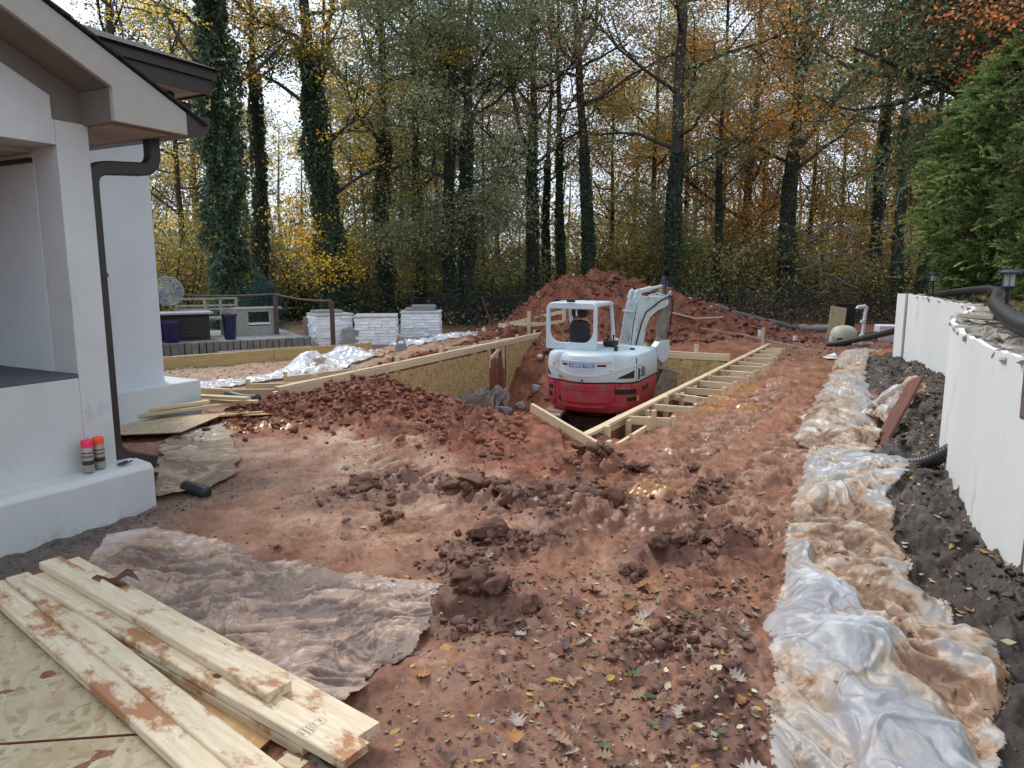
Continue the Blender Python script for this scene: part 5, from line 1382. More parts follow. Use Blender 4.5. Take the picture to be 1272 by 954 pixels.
# undercarriage
mb = MB(); mb.lathe([(0.42, 0.45), (0.46, 0.47), (0.46, 0.57), (0.40, 0.598)], 28); ex_build(mb, "slew_ring", M["black_plastic"], angle=40)
mb = MB(); mb.box((0, 0, 0.34), (1.0, 0.9, 0.22)); ex_build(mb, "car_body", M["track"], bevel=0.03)
TRK = math.radians(-31 - 10)
def trk(mb): 
    R = Matrix.Rotation(math.radians(-20) - EXR, 4, 'Z'); mb.v = [tuple(R @ Vector(p)) for p in mb.v]; return mb
for sx in (-1, 1):
    cx = sx * 0.66
    path = []
    for k in range(13): a = math.pi / 2 + math.pi * k / 12; path.append((-0.86 + 0.27 * math.cos(a), 0.28 + 0.27 * math.sin(a)))
    for k in range(13): a = -math.pi / 2 + math.pi * k / 12; path.append((0.86 + 0.27 * math.cos(a), 0.28 + 0.27 * math.sin(a)))
    mb = MB(); n = len(path); vs = []
    for (rr) in (0.0, 0.045):
        for (y, z) in path:
            cy = -0.86 if y < 0 else 0.86
            k = (0.27 - rr) / 0.27
            yy = cy + (y - cy) * k if abs(y) > 0.86 else y
            zz = 0.28 + (z - 0.28) * k
            vs += [(cx - 0.17, yy, zz), (cx + 0.17, yy, zz)]
    fs = []
    for i in range(n):
        j = (i + 1) % n
        fs += [(2 * i, 2 * i + 1, 2 * j + 1, 2 * j), (2 * n + 2 * i, 2 * n + 2 * j, 2 * n + 2 * j + 1, 2 * n + 2 * i + 1), (2 * i, 2 * j, 2 * n + 2 * j, 2 * n + 2 * i), (2 * i + 1, 2 * n + 2 * i + 1, 2 * n + 2 * j + 1, 2 * j + 1)]
    mb.add(vs, fs)
    tr_ = ex_build(trk(mb), "track", M["track"])
    # grousers
    tot = 2 * 1.72 + 2 * math.pi * 0.27; ng = 42
    for g in range(ng):
        s = tot * g / ng
        if s < 1.72: p = (-0.86 + s, 0.55, 0.0)
        elif s < 1.72 + math.pi * 0.27: a = math.pi / 2 - (s - 1.72) / 0.27; p = (0.86 + 0.27 * math.cos(a), 0.28 + 0.27 * math.sin(a), math.pi / 2 - a)
        elif s < 3.44 + math.pi * 0.27: p = (0.86 - (s - 1.72 - math.pi * 0.27), 0.01, math.pi)
        else: a = -math.pi / 2 - (s - 3.44 - math.pi * 0.27) / 0.27; p = (-0.86 + 0.27 * math.cos(a), 0.28 + 0.27 * math.sin(a), math.pi / 2 - a)
        nz_ = (math.sin(p[2]), math.cos(p[2]))
        mb = MB(); mb.box((cx, p[0] + 0.012 * nz_[0], p[1] + 0.012 * nz_[1]), (0.35, 0.075, 0.05), (-p[2], 0, 0))
        ex_build(trk(mb), "grouser", M["track_mud"], tr_)
    for (y, r) in ((-0.86, 0.2), (0.86, 0.2), (-0.4, 0.1), (0.0, 0.1), (0.4, 0.1)):
        mb = MB(); mb.tube([(cx - 0.14, y, 0.28 if r > 0.15 else 0.15), (cx + 0.14, y, 0.28 if r > 0.15 else 0.15)], r, 16); ex_build(trk(mb), "roller", M["track"], tr_)
    mb = MB(); mb.box((cx, 0, 0.3), (0.2, 1.4, 0.2)); ex_build(trk(mb), "track_frame", M["track"], tr_, bevel=0.02)
mb = MB(); mb.box((0, 1.42, 0.24), (1.66, 0.06, 0.34)); ex_build(trk(mb), "blade", M["exc_red"], bevel=0.01)
# boom, dipper and bucket live in a vertical plane swung to the right
SWING = math.radians(-27)
BO = Vector((0.30, 0.80, 0))
def BP(f, z, s=0.0):
    """f forward in the swung plane, s to its right"""
    c, sn = math.cos(SWING), math.sin(SWING)
    f = f * 1.55
    return (BO.x - sn * f + c * s, BO.y + c * f + sn * s, z)
def plate(mb, poly, half):
    a = [BP(f, z, -half) for f, z in poly]; b = [BP(f, z, half) for f, z in poly]
    return mb.prism(a, Vector(b[0]) - Vector(a[0]))
mb = MB(); mb.box((BO.x - 0.1, BO.y - 0.02, 0.95), (0.34, 0.34, 0.42)); ex_build(mb, "swing_post", M["exc_boom"], bevel=0.03)
boom_poly = [(-0.06, 0.98), (0.0, 0.9), (0.10, 0.95), (0.16, 1.3), (0.24, 1.85), (0.30, 2.0), (0.44, 2.11), (0.62, 2.18), (0.66, 2.24), (0.64, 2.33), (0.55, 2.37), (0.36, 2.36), (0.20, 2.38), (0.10, 2.40), (0.06, 2.30), (0.0, 1.9), (-0.06, 1.4)]
mb = MB(); plate(mb, boom_poly, 0.12); boom = ex_build(mb, "boom", M["exc_boom"], bevel=0.012)
mb = MB(); mb.prism([BP(-0.066, 1.05, -0.118), BP(-0.066, 1.4, -0.118), BP(-0.006, 1.9, -0.118), BP(0.054, 2.28, -0.118), BP(0.075, 2.28, -0.118), BP(0.02, 1.9, -0.118), BP(-0.04, 1.4, -0.118), BP(-0.04, 1.05, -0.118)], Vector(BP(0, 0, 0.118)) - Vector(BP(0, 0, -0.118))); ex_build(mb, "line_backing", M["black_plastic"], boom)  # black plate added to shade the gaps between the hydraulic lines
for k in range(9):
    s = -0.125 + 0.25 * k / 8
    p = [BP(-0.085 - 0.015 * (k % 2), 1.10, s * 1.25), BP(-0.085, 1.42, s * 1.1), BP(-0.03, 1.88, s), BP(0.035, 2.25, s), BP(0.09, 2.40, s * 0.9)]
    mb = MB(); mb.tube(p, 0.0085, 6); ex_build(mb, "hydraulic_line", M["exc_boom"], boom)
for zc, f in ((2.13, 0.005), (1.55, -0.075)):
    mb = MB(); mb.beam(BP(f - 0.02, zc, -0.13), BP(f - 0.02, zc, 0.13), 0.02, 0.035); ex_build(mb, "line_clamp", M["exc_boom"], boom)
mb = MB(); mb.tube([BP(0.10, 2.44, 0.0), BP(0.38, 2.50, 0.0)], 0.042, 12); mb.tube([BP(0.38, 2.50, 0.0), BP(0.62, 2.545, 0.0)], 0.024, 10); ex_build(mb, "dipper_cylinder", M["exc_grey"], boom, angle=40)
for s in (-0.08, 0.08):
    mb = MB(); plate(mb, [(0.02, 2.34), (0.14, 2.36), (0.16, 2.46), (0.10, 2.50), (0.05, 2.46)], 0.012)
    off = Vector(BP(0, 0, s)) - Vector(BP(0, 0, 0)); mb.v = [tuple(Vector(q) + off) for q in mb.v]; ex_build(mb, "boom_lug", M["exc_boom"], boom)
mb = MB(); mb.tube([BP(-0.05, 1.25, 0.15), BP(0.12, 1.9, 0.15), BP(0.2, 2.1, 0.15), BP(0.5, 2.3, 0.14), BP(0.68, 2.36, 0.13), BP(0.72, 2.2, 0.13), BP(0.70, 1.9, 0.12), BP(0.66, 1.6, 0.1)], 0.013, 6); ex_build(mb, "hose", M["black_plastic"], boom)
mb = MB(); mb.tube([BP(0.3, 2.38, 0.07), BP(0.45, 2.42, 0.09), BP(0.62, 2.36, 0.1), BP(0.70, 2.44, 0.09), BP(0.71, 2.3, 0.09)], 0.016, 6); ex_build(mb, "hose", M["exc_boom"], boom)
dip_poly = [(0.56, 2.34), (0.60, 2.58), (0.67, 2.58), (0.71, 2.35), (0.72, 2.1), (0.66, 1.25), (0.60, 1.0), (0.53, 1.0), (0.53, 1.3), (0.56, 2.0)]
mb = MB(); plate(mb, dip_poly, 0.06); dip = ex_build(mb, "dipper", M["exc_mud"], bevel=0.012)
mb = MB(); mb.tube([BP(0.635, 2.555), BP(0.635, 2.60), BP(0.635, 2.69), BP(0.635, 2.72)], [0.075, 0.072, 0.035, 0.02], 10); ex_build(mb, "cylinder_guard", M["blue_black"], dip, angle=40)
mb = MB(); mb.tube([BP(0.76, 2.2), BP(0.70, 1.72)], 0.035, 10); ex_build(mb, "bucket_cylinder", M["exc_mud"], dip, angle=40)
mb = MB(); plate(mb, [(0.46, 1.46), (0.56, 1.58), (0.72, 1.58), (0.75, 1.40), (0.70, 1.22), (0.60, 1.16), (0.50, 1.26)], 0.085); ex_build(mb, "bucket_link", M["exc_grey"], dip, bevel=0.02)
bk = [(0.52, 1.08), (0.66, 1.06), (0.78, 0.98), (0.80, 0.75), (0.70, 0.55), (0.48, 0.48), (0.28, 0.55), (0.25, 0.60), (0.46, 0.58), (0.60, 0.66), (0.66, 0.80), (0.60, 0.96)]
mb = MB(); plate(mb, bk, 0.22)
for s in (-0.22, 0.22):
    mm_ = MB(); plate(mm_, bk[:7], 0.012); off = Vector(BP(0, 0, s)) - Vector(BP(0, 0, 0)); mb.add([tuple(Vector(q) + off) for q in mm_.v], mm_.f)
bkt = ex_build(mb, "bucket", M["exc_mud"], bevel=0.006)
for k in range(4):
    s = -0.18 + 0.12 * k
    mb = MB(); mb.beam(BP(0.29, 0.57, s), BP(0.16, 0.60, s), 0.05, 0.02); ex_build(mb, "tooth", M["exc_mud"], bkt)
mb = MB(); mb.tube([(0.72, 0.72, 1.5), (0.74, 0.80, 1.62), (0.74, 0.86, 1.70)], 0.012, 6); ex_build(mb, "grab_rail", M["black_plastic"])

# ------------------------------------------------------------------ curved retaining wall on the right
def catmull(pts, n):
    P = [np.array(p, float) for p in pts]; P = [2 * P[0] - P[1]] + P + [2 * P[-1] - P[-2]]
    out = []
    for i in range(1, len(P) - 2):
        for k in range(n):
            t = k / n
            out.append(0.5 * (2 * P[i] + (P[i + 1] - P[i - 1]) * t + (2 * P[i - 1] - 5 * P[i] + 4 * P[i + 1] - P[i + 2]) * t * t + (3 * P[i] - P[i - 1] - 3 * P[i + 1] + P[i + 2]) * t ** 3))
    out.append(P[-2]); return out
wall = thing("retaining_wall", "curved pale coated retaining wall with broken masonry top on the right", "wall", (3.2, 5.3, 0))
WP = catmull(WALL[1:], 8)
WT = []
for i, p in enumerate(WP):
    d = WP[min(i + 1, len(WP) - 1)] - WP[max(i - 1, 0)]; d = d / np.linalg.norm(d); WT.append((d, np.array((d[1], -d[0]))))
def wall_strip(name, i0, i1, off0, off1, zb, zt, material, nz=5, rag=0.0, seed=1, parent=wall):
    """solid strip along the wall: front face at off0, back at off1 (towards the terrace)"""
    rings = []
    r = np.random.default_rng(seed)
    for i in range(i0, i1 + 1):
        p, (d, nrm) = WP[i], WT[i]
        b = zb(p[1]) if callable(zb) else zb; t = zt(p[1]) if callable(zt) else zt
        t = t + (r.uniform(-rag, rag) if rag else 0)
        ring_ = []
        for k in range(nz + 1):
            z = b + (t - b) * k / nz; q = p + nrm * off0; ring_.append((q[0], q[1], z))
        for k in range(nz, -1, -1):
            z = b + (t - b) * k / nz; q = p + nrm * off1; ring_.append((q[0], q[1], z))
        rings.append(ring_)
    return MB().loft(rings).build(name, material, parent, bevel=0)
iB = min(range(len(WP)), key=lambda i: abs(WP[i][1] - 3.16))
iJ = min(range(len(WP)), key=lambda i: abs(WP[i][1] - 10.75))
nW = len(WP) - 1
ztop = lambda y: 1.215 + 0.02 * math.sin(y * 1.3)
wall_strip("coating", iB, iJ, -0.03, 0.0, lambda y: (0.02 if y > 4.6 else 0.02 + 0.06 * (4.6 - y)), lambda y: ztop(y), M["wall_paint"], 6, 0.012, 3)
wall_strip("coating", iJ + 1, nW, -0.03, 0.0, 0.0, ztop, M["wall_paint"], 6, 0.004, 5)
wall_strip("wall_core", 0, nW, 0.003, 0.25, -0.35, lambda y: ztop(y) - 0.035, M["rubble_dark"], 8, 0.02, 7)
# footing at the near end, and rough blocks where the coating has come off
r_ = random.Random(11)
for k in range(16):
    y = 3.26 - 0.17 * k
    for j in range(6):
        z0 = -0.25 + 0.235 * j
        x = float(wall_x(y)) + 0.02 + r_.uniform(-0.02, 0.02)
        mb = MB(); mb.box((x, y, z0 + 0.1), (0.06 + r_.uniform(0, 0.03), 0.165, 0.225), (0, 0, 0.1 * r_.uniform(-1, 1)))
        mb.v = [(a + r_.uniform(-0.012, 0.012), b + r_.uniform(-0.01, 0.01), c + r_.uniform(-0.012, 0.012)) for a, b, c in mb.v]
        if y > 2.2: mb.build("block", M["rubble_dark"], wall, bevel=0.008)
mb = MB(); ft = []
for i in range(0, iB + 9):
    p, (d, nrm) = WP[i], WT[i]
    t = 0.20 - 0.1 * max(0, (p[1] - 3.3))
    w = 0.05 + 0.02 * math.sin(i * 1.9)
    ft.append([(p[0] - nrm[0] * w, p[1] - nrm[1] * w, -0.4), (p[0] - nrm[0] * w, p[1] - nrm[1] * w, t), (p[0] + nrm[0] * 0.02, p[1] + nrm[1] * 0.02, t + 0.06), (p[0] + nrm[0] * 0.02, p[1] + nrm[1] * 0.02, -0.4)])
MB().loft(ft).build("footing", M["rubble"], wall, bevel=0.01)
# stones and mortar on the broken top
r_ = random.Random(4)
st_protos = []
for k in range(6):
    v, f = LUMPS[k]; me = bpy.data.meshes.new("top_stone"); me.from_pydata([(a * 0.5, b * 0.5, c * 0.34) for a, b, c in v], [], [tuple(q) for q in f]); me.materials.append(M["stone"]); st_protos.append(me)
cnt = 0
for i in range(iB - 3, nW - 6):
    p, (d, nrm) = WP[i], WT[i]
    for j in range(4 if p[1] < 6.2 else 2):
        o = bpy.data.objects.new("top_stone", st_protos[r_.randrange(6)])
        q = p + nrm * (0.02 + 0.075 * j + r_.uniform(-0.02, 0.02)) + d * r_.uniform(-0.05, 0.05)
        o.location = (q[0], q[1], ztop(p[1]) - 0.03 + r_.uniform(0, 0.015)); s = r_.uniform(0.07, 0.15); o.scale = (s, s, s * 0.7); o.rotation_euler = (r_.uniform(-.3, .3), r_.uniform(-.3, .3), r_.uniform(0, 6))
        link(o, wall); cnt += 1
mb = MB()
for i in range(0, nW):
    p, (d, nrm) = WP[i], WT[i]; p2, (d2, n2) = WP[i + 1], WT[i + 1]
    for j in range(3):
        s0, s1 = 0.004 + 0.08 * j, 0.08 + 0.08 * j
        za = [ztop(p[1]) - 0.03 + r_.uniform(-0.01, 0.018) for _ in range(4)]
        mb.add([tuple(p + nrm * s0) + (za[0],), tuple(p + nrm * s1) + (za[1],), tuple(p2 + n2 * s1) + (za[2],), tuple(p2 + n2 * s0) + (za[3],)], [(0, 1, 2, 3)])
mb.build("mortar_bed", M["rubble"], wall)

q = float(wall_x(5.0))
tag(plank("plank", (q + 0.22, 5.35, 1.262), (q + 0.24, 4.98, 1.266), 0.07, 0.03, M["wood_old"], up=(0.15, 0, 1)), "short dark plank lying on the broken wall top", "plank")
tag(plank("plank", (3.13, 6.05, 0.07), (4.02, 7.12, 0.52), 0.17, 0.032, M["wood_rust"], up=(-0.55, 0.25, 0.8)), "rusty red plank leaning against the retaining wall", "plank")

# corrugated drain pipe over the terrace
def corrugated(name, pts, r, material, n=16, pitch=0.024, parent=None):
    P = catmull([p for p in pts], 14)
    L = 0; rings = []; rs = []
    Q = [Vector(p) for p in P]
    # resample finely
    cum = [0]
    for a, b in zip(Q[:-1], Q[1:]): cum.append(cum[-1] + (b - a).length)
    m = int(cum[-1] / (pitch / 3)); out = []; k = 0
    for i in range(m):
        s = cum[-1] * i / (m - 1)
        while k < len(cum) - 2 and cum[k + 1] < s: k += 1
        out.append(Q[k].lerp(Q[k + 1], (s - cum[k]) / max(1e-6, cum[k + 1] - cum[k]))); rs.append(r * (1.0 if i % 3 else 0.91))
    mb = MB(); mb.tube(out, rs, n)
    return mb.build(name, material, parent, smooth=True)
def pw(x, y, dz): return (x, y, tz(x, y) + dz)
pipe_pts = [(2.45, 2.0, 1.29), (2.55, 3.0, 1.29), (2.72, 3.8, 1.29), (3.38, 5.0, 1.305), (3.98, 6.0, 1.33), (4.66, 7.0, 1.36), (5.55, 8.4, 1.36), (6.35, 10.0, 1.32), (6.9, 12.0, 1.18)]
tag(corrugated("drain_pipe", pipe_pts, 0.053, M["pipe_black"]), "long black corrugated drain pipe snaking along the wall top", "drain pipe")
tag(corrugated("drain_pipe", [(6.95, 12.6, 0.62), (7.05, 13.6, 0.42), (6.9, 14.6, 0.18), (6.6, 15.2, 0.02)], 0.06, M["pipe_black"]), "black drain pipe sloping down beyond the end of the wall", "drain pipe")
p0 = pw(-3.62, 9.1, 0.05); p1 = pw(-3.05, 8.55, 0.045)
tag(corrugated("drain_pipe", [p0, ((p0[0] + p1[0]) / 2, (p0[1] + p1[1]) / 2, p0[2]), p1], 0.055, M["pipe_black"]), "short black pipe stub lying on leaves left of the clay heap", "drain pipe")
p0 = pw(-2.33, 4.98, 0.04)
tag(corrugated("drain_pipe", [p0, (p0[0] + 0.12, p0[1] - 0.06, p0[2] - 0.005), (p0[0] + 0.2, p0[1] - 0.10, p0[2] - 0.02)], 0.045, M["pipe_black"]), "black pipe end poking out beside the house ledge corner", "drain pipe")
tag(corrugated("drain_pipe", [pw(2.72, 5.02, 0.07), pw(2.85, 4.8, 0.07), pw(3.0, 4.62, 0.07)], 0.05, M["pipe_black"]), "black pipe end half buried in dark rubble by the wall", "drain pipe")

# path lanterns on the terrace
def lantern(x, y, s, label):
    z = tz(x, y); t = thing("path_lantern", label, "lantern", (x, y, z), group="lanterns on the terrace")
    def L(prof, nm, mt, par=t):
        mb = MB(); mb.lathe([(r * s, zz * s) for r, zz in prof], 24, (x, y, z)); return mb.build(nm, mt, par, angle=35)
    L([(0.017, 0), (0.017, 0.385)], "pole", M["black"])
    L([(0.02, 0.385), (0.07, 0.395), (0.075, 0.41), (0.062, 0.418)], "base", M["lamp_blue"])
    gl = L([(0.056, 0.418), (0.058, 0.535)], "glass", M["lens"])
    for k in range(6):
        a = math.pi / 3 * k; mb = MB(); mb.tube([(x + 0.061 * s * math.cos(a), y + 0.061 * s * math.sin(a), z + 0.415 * s), (x + 0.061 * s * math.cos(a), y + 0.061 * s * math.sin(a), z + 0.54 * s)], 0.004 * s, 5); mb.build("rib", M["lamp_blue"], gl)
    L([(0.062, 0.535), (0.105, 0.538), (0.108, 0.553), (0.085, 0.565), (0.078, 0.572), (0.06, 0.578)], "cap", M["lamp_blue"])
    L([(0.055, 0.578), (0.054, 0.582)], "solar_panel", M["blue_black"])
lantern(4.28, 6.3, 0.86, "dark solar lantern on a pole beside the pipe, larger and nearer")
lantern(6.45, 11.2, 0.75, "small distant lantern beyond the pipe bend near the hedge")

# ------------------------------------------------------------------ plastic sheeting
def sheet(name, rows, ns, nt, lift, fold, seed, material, mudfn=None, curl=0.0, smooth_rows=8, freq=1.0, hump=None, grain=None):
    L_ = catmull([r[0] for r in rows], smooth_rows); R_ = catmull([r[1] for r in rows], smooth_rows)
    L_ = np.array(L_); R_ = np.array(R_)
    ti = np.linspace(0, 1, nt) ** (1.45 if nt > 500 else 1.0) * (len(L_) - 1)
    lx = np.interp(ti, np.arange(len(L_)), L_[:, 0]); ly = np.interp(ti, np.arange(len(L_)), L_[:, 1])
    rx = np.interp(ti, np.arange(len(R_)), R_[:, 0]); ry = np.interp(ti, np.arange(len(R_)), R_[:, 1])
    s = np.linspace(0, 1, ns)[None, :]
    X = lx[:, None] * (1 - s) + rx[:, None] * s; Y = ly[:, None] * (1 - s) + ry[:, None] * s
    T = np.linspace(0, 1, nt)[:, None] + 0 * s; S = s + 0 * T
    e = np.minimum(np.minimum(S, 1 - S) * 6, np.minimum(T, 1 - T) * (14 if nt < 500 else 70)); e = np.clip(e, 0, 1)
    X = X + (1 - e) * 0.05 * fbm(X * 4, Y * 4, 3, seed); Y = Y + (1 - e) * 0.06 * fbm(X * 4 + 9, Y * 4, 3, seed + 1)
    wx = X + 0.12 * fbm(X * 2.2, Y * 2.2, 2, seed + 2); wy = Y + 0.12 * fbm(X * 2.2 + 5, Y * 2.2, 2, seed + 3)
    # crumple: flat facets between random nodes at several scales (piecewise linear, so creases stay sharp)
    cr = np.zeros_like(X)
    for k, (cell, am) in enumerate(((0.42, 0.30), (0.19, 0.30), (0.085, 0.21), (0.042, 0.11))):
        cell = cell / freq; th = 0.5 + 1.1 * k if grain is None else grain + 0.25 * k
        st_ = (1.0, 1.0) if grain is None else (1.35, 0.55)
        qx = wx + 0.25 * cell * fbm(X / cell * 0.7, Y / cell * 0.7, 2, seed + 40 + k); qy = wy + 0.25 * cell * fbm(X / cell * 0.7 + 7, Y / cell * 0.7, 2, seed + 50 + k)
        u = (qx * math.cos(th) + qy * math.sin(th)) / cell * st_[0]; v = (-qx * math.sin(th) + qy * math.cos(th)) / cell * st_[1]
        ui = np.floor(u).astype(np.int64); vi = np.floor(v).astype(np.int64); fu, fv = u - ui, v - vi
        def hh(i, j): return (PERM[(PERM[(i + seed * 31 + k * 17) & 4095] + j) & 4095] & 1023) / 1023.0 - 0.5
        h00, h10, h01, h11 = hh(ui, vi), hh(ui + 1, vi), hh(ui, vi + 1), hh(ui + 1, vi + 1)
        lin = np.where(fu + fv < 1, h00 + fu * (h10 - h00) + fv * (h01 - h00), h11 + (1 - fu) * (h01 - h11) + (1 - fv) * (h10 - h11))
        cr = cr + am * lin * 1.6
    cr = np.minimum(cr, 0.03 + 0.5 * (cr - 0.03))          # pulled flat on top, creased between
    for k, (fx_, fy_, wd) in enumerate(((1.5, 0.8, 16), (0.9, 1.6, 16), (3.0, 2.2, 9))):
        ridge = np.maximum(0, 1 - np.abs(fbm(wx * fx_ * freq, wy * fy_ * freq, 2, seed + 7 + k)) * wd)
        cr = cr + (0.035, 0.04, 0.04)[k] * ridge * (0.4 + e)
    Z = terrain(X.ravel(), Y.ravel()).reshape(X.shape)
    Zs = coarse(X.ravel(), Y.ravel()).reshape(X.shape); near_flat = lift > 0.01
    Z = np.where(near_flat, Zs + 0.03, np.maximum(Z, Zs)) + lift + fold * cr * (0.35 + 0.65 * e)
    if hump is not None: Z = Z + hump(X, Y, S, T)
    lo = terrain(X.ravel(), Y.ravel()).reshape(X.shape) + 0.006
    Z = np.maximum(Z, lo)
    mud = 0.9 * np.clip(-cr, -0.25, 0.3) + 0.10 * fbm(X * 6, Y * 6, 4, seed + 60) + (mudfn(X, Y, S, T) if mudfn else 0)
    me = np_mesh(name, np.stack([X.ravel(), Y.ravel(), Z.ravel()], 1), grid_faces(nt, ns), None, True, {"mud": mud.ravel(), "edge": e.ravel()})
    return np_obj(name, me, material)
rows = [((0.70, 1.60), (1.38, 1.60)), ((0.84, 2.1), (1.52, 2.05)), ((0.98, 2.5), (1.82, 2.45)), ((1.10, 2.92), (1.91, 2.78)), ((1.36, 3.5), (1.98, 3.3)), ((1.62, 4.05), (2.16, 3.85)), ((1.80, 4.45), (2.34, 4.3)), ((2.02, 4.95), (2.76, 4.85)), ((2.3, 5.55), (2.76, 5.35)), ((2.55, 6.1), (3.08, 5.9)), ((2.62, 6.5), (3.4, 6.5)), ((3.0, 7.3), (3.70, 7.2)), ((3.62, 8.5), (4.25, 8.4)), ((4.35, 9.9), (4.85, 9.8)), ((5.0, 11.2), (5.45, 11.0)), ((5.55, 12.3), (6.0, 12.0)), ((6.2, 13.5), (6.7, 13.0))]
def hump_r(X, Y, S, T):
    h = 0.11 * np.sin(np.pi * np.clip(S, 0, 1)) ** 0.6 * (0.7 + 0.5 * fbm(X * 1.3, Y * 1.3, 2, 300))
    h = h + 0.05 * gauss(X, Y, 1.78, 2.62, 0.3, 0.14, 0.1) + 0.05 * gauss(X, Y, 1.35, 2.66, 0.5, 0.10, 0.12) + 0.06 * gauss(X, Y, 2.1, 4.55, 0.5, 0.12) + 0.09 * gauss(X, Y, 3.05, 6.3, 0.4, 0.25)
    return h
def mud_r(X, Y, S, T):
    m = 0.30 * gauss(X, Y, 1.95, 4.0, 0.45, 0.75) + 0.30 * gauss(X, Y, 3.3, 7.8, 0.6, 1.6) + 0.3 * gauss(X, Y, 1.75, 3.2, 0.12, 0.5, -0.35) + 0.20 * gauss(X, Y, 1.65, 2.35, 0.4, 0.25)
    m = m + 0.2 * gauss(X, Y, 5.2, 11.2, 0.8, 1.5) + 0.22 * gauss(X, Y, 2.85, 5.9, 0.4, 0.5)
    return m - 0.17 - 0.07 * sstep(4.2, 2.8, Y) + 0.12 * fbm(X * 2, Y * 2, 3, 301)
o = sheet("plastic_sheet", rows, 220, 1000, 0.03, 0.24, 310, M["plastic"], mud_r, hump=hump_r, freq=1.0, grain=-0.42)
RIGHT_SHEET = o
tag(o, "long crumpled clear plastic sheet with orange mud along the right side", "plastic sheet")
rows = [((3.55, 7.35), (3.6, 6.9)), ((3.9, 7.75), (3.95, 7.15)), ((4.15, 8.05), (4.2, 7.5)), ((4.5, 8.35), (4.55, 7.8))]
o = sheet("plastic_sheet", rows, 60, 120, 0.05, 0.40, 330, M["plastic"], lambda X, Y, S, T: 0.1 * S - 0.05, hump=lambda X, Y, S, T: 0.12 * np.sin(np.pi * S) + 0.1 * T)
tag(o, "white plastic bundle reaching from the right sheet to the wall", "plastic sheet")
rows = [((-2.42, 4.12), (-2.30, 3.72)), ((-2.15, 4.18), (-1.95, 3.35)), ((-1.75, 4.02), (-1.55, 3.02)), ((-1.35, 3.72), (-1.15, 2.66)), ((-0.9, 3.55), (-0.80, 2.42)), ((-0.55, 3.45), (-0.62, 2.42)), ((-0.30, 3.32), (-0.42, 2.72))]
o = sheet("plastic_sheet", rows, 260, 420, 0.03, 0.12, 340, M["plastic_mud"], lambda X, Y, S, T: 0.10 - 0.30 * gauss(X, Y, -2.3, 4.1, 0.3, 0.25) - 0.25 * gauss(X, Y, -0.35, 3.3, 0.15, 0.1) + 0.16 * fbm(X * 2.5, Y * 2.5, 4, 341), freq=1.9, grain=0.95)
tag(o, "mud coated plastic sheet crumpled beside the foreground lumber", "plastic sheet")
rows = [((-3.35, 7.0), (-2.98, 7.33)), ((-3.2, 6.5), (-2.62, 6.65)), ((-3.0, 6.0), (-2.32, 6.0)), ((-2.8, 5.5), (-2.12, 5.35)), ((-2.62, 5.1), (-2.2, 4.98)), ((-2.5, 4.85), (-2.4, 4.80))]
o = sheet("plastic_sheet", rows, 110, 240, 0.02, 0.075, 350, M["plastic_tan"], lambda X, Y, S, T: 0.12 * T - 0.25 * gauss(X, Y, -3.1, 7.1, 0.5, 0.35), freq=1.4)
tag(o, "tan stained plastic sheet between downspout and clay heap", "plastic sheet")
rows = [((-4.55, 8.6), (-3.9, 8.35)), ((-4.75, 9.5), (-3.95, 9.4)), ((-4.85, 10.4), (-3.9, 10.2)), ((-4.7, 11.2), (-3.5, 11.0)), ((-4.2, 12.1), (-3.0, 11.7)), ((-3.5, 13.0), (-2.5, 12.5)), ((-2.9, 13.8), (-2.15, 13.3))]
o = sheet("plastic_sheet", rows, 80, 260, 0.02, 0.22, 360, M["plastic_clean"], lambda X, Y, S, T: 0.25 * S - 0.1, hump=lambda X, Y, S, T: 0.22 * gauss(X, Y, -3.6, 12.6, 0.35, 0.25) + 0.1 * gauss(X, Y, -3.0, 13.2, 0.5, 0.3))
tag(o, "white plastic sheet spread below the yellow timber edging", "plastic sheet")
rows = [((-2.55, 14.6), (-2.15, 14.0)), ((-2.0, 15.9), (-1.6, 15.2)), ((-1.5, 17.0), (-0.95, 16.4)), ((-0.9, 18.6), (-0.3, 18.0)), ((-0.45, 19.6), (0.0, 19.2))]
o = sheet("plastic_sheet", rows, 50, 200, 0.02, 0.20, 370, M["plastic_clean"], lambda X, Y, S, T: 0.12 * S - 0.1)
tag(o, "white plastic sheet trailing from the stone piers towards the mound", "plastic sheet")

# ------------------------------------------------------------------ foreground lumber and strand board sheets
def gpt(px, py, z):
    a = (px - 636) / 900.0; b = (477 - py) / 900.0; p_ = math.radians(9)
    ry = math.cos(p_) + b * math.sin(p_); rz = -math.sin(p_) + b * math.cos(p_)
    t = (z - 1.6) / rz; return (a * t, ry * t, z)
G0 = 0.035
def slab(name, corners, z, t, material, label, cat, group=None, parent=None, zs=None):
    mb = MB(); pts = [(c[0], c[1], (zs[i] if zs else z)) for i, c in enumerate(corners)]
    a, b = Vector(pts[0]), Vector(pts[1]); m, L = basis(a, b)
    inv = m.inverted()
    mb.prism([tuple(inv @ Vector(p)) for p in pts], (0, 0, t))
    me = mb.mesh(name); fix_normals(me); o = bpy.data.objects.new(name, me); me.materials.append(material); me.materials.append(M["osb_edge"])
    for p in me.polygons:
        if abs(p.normal.z) < 0.5: p.material_index = 1
    o.location, o.rotation_euler = m.translation, m.to_euler()
    bv = o.modifiers.new("bevel", 'BEVEL'); bv.width = 0.0015
    link(o, parent)
    return tag(o, label, cat, group) if label else o
bx = [gpt(0, 760, 0.05), gpt(178, 905, 0.05), gpt(0, 921, 0.05)]
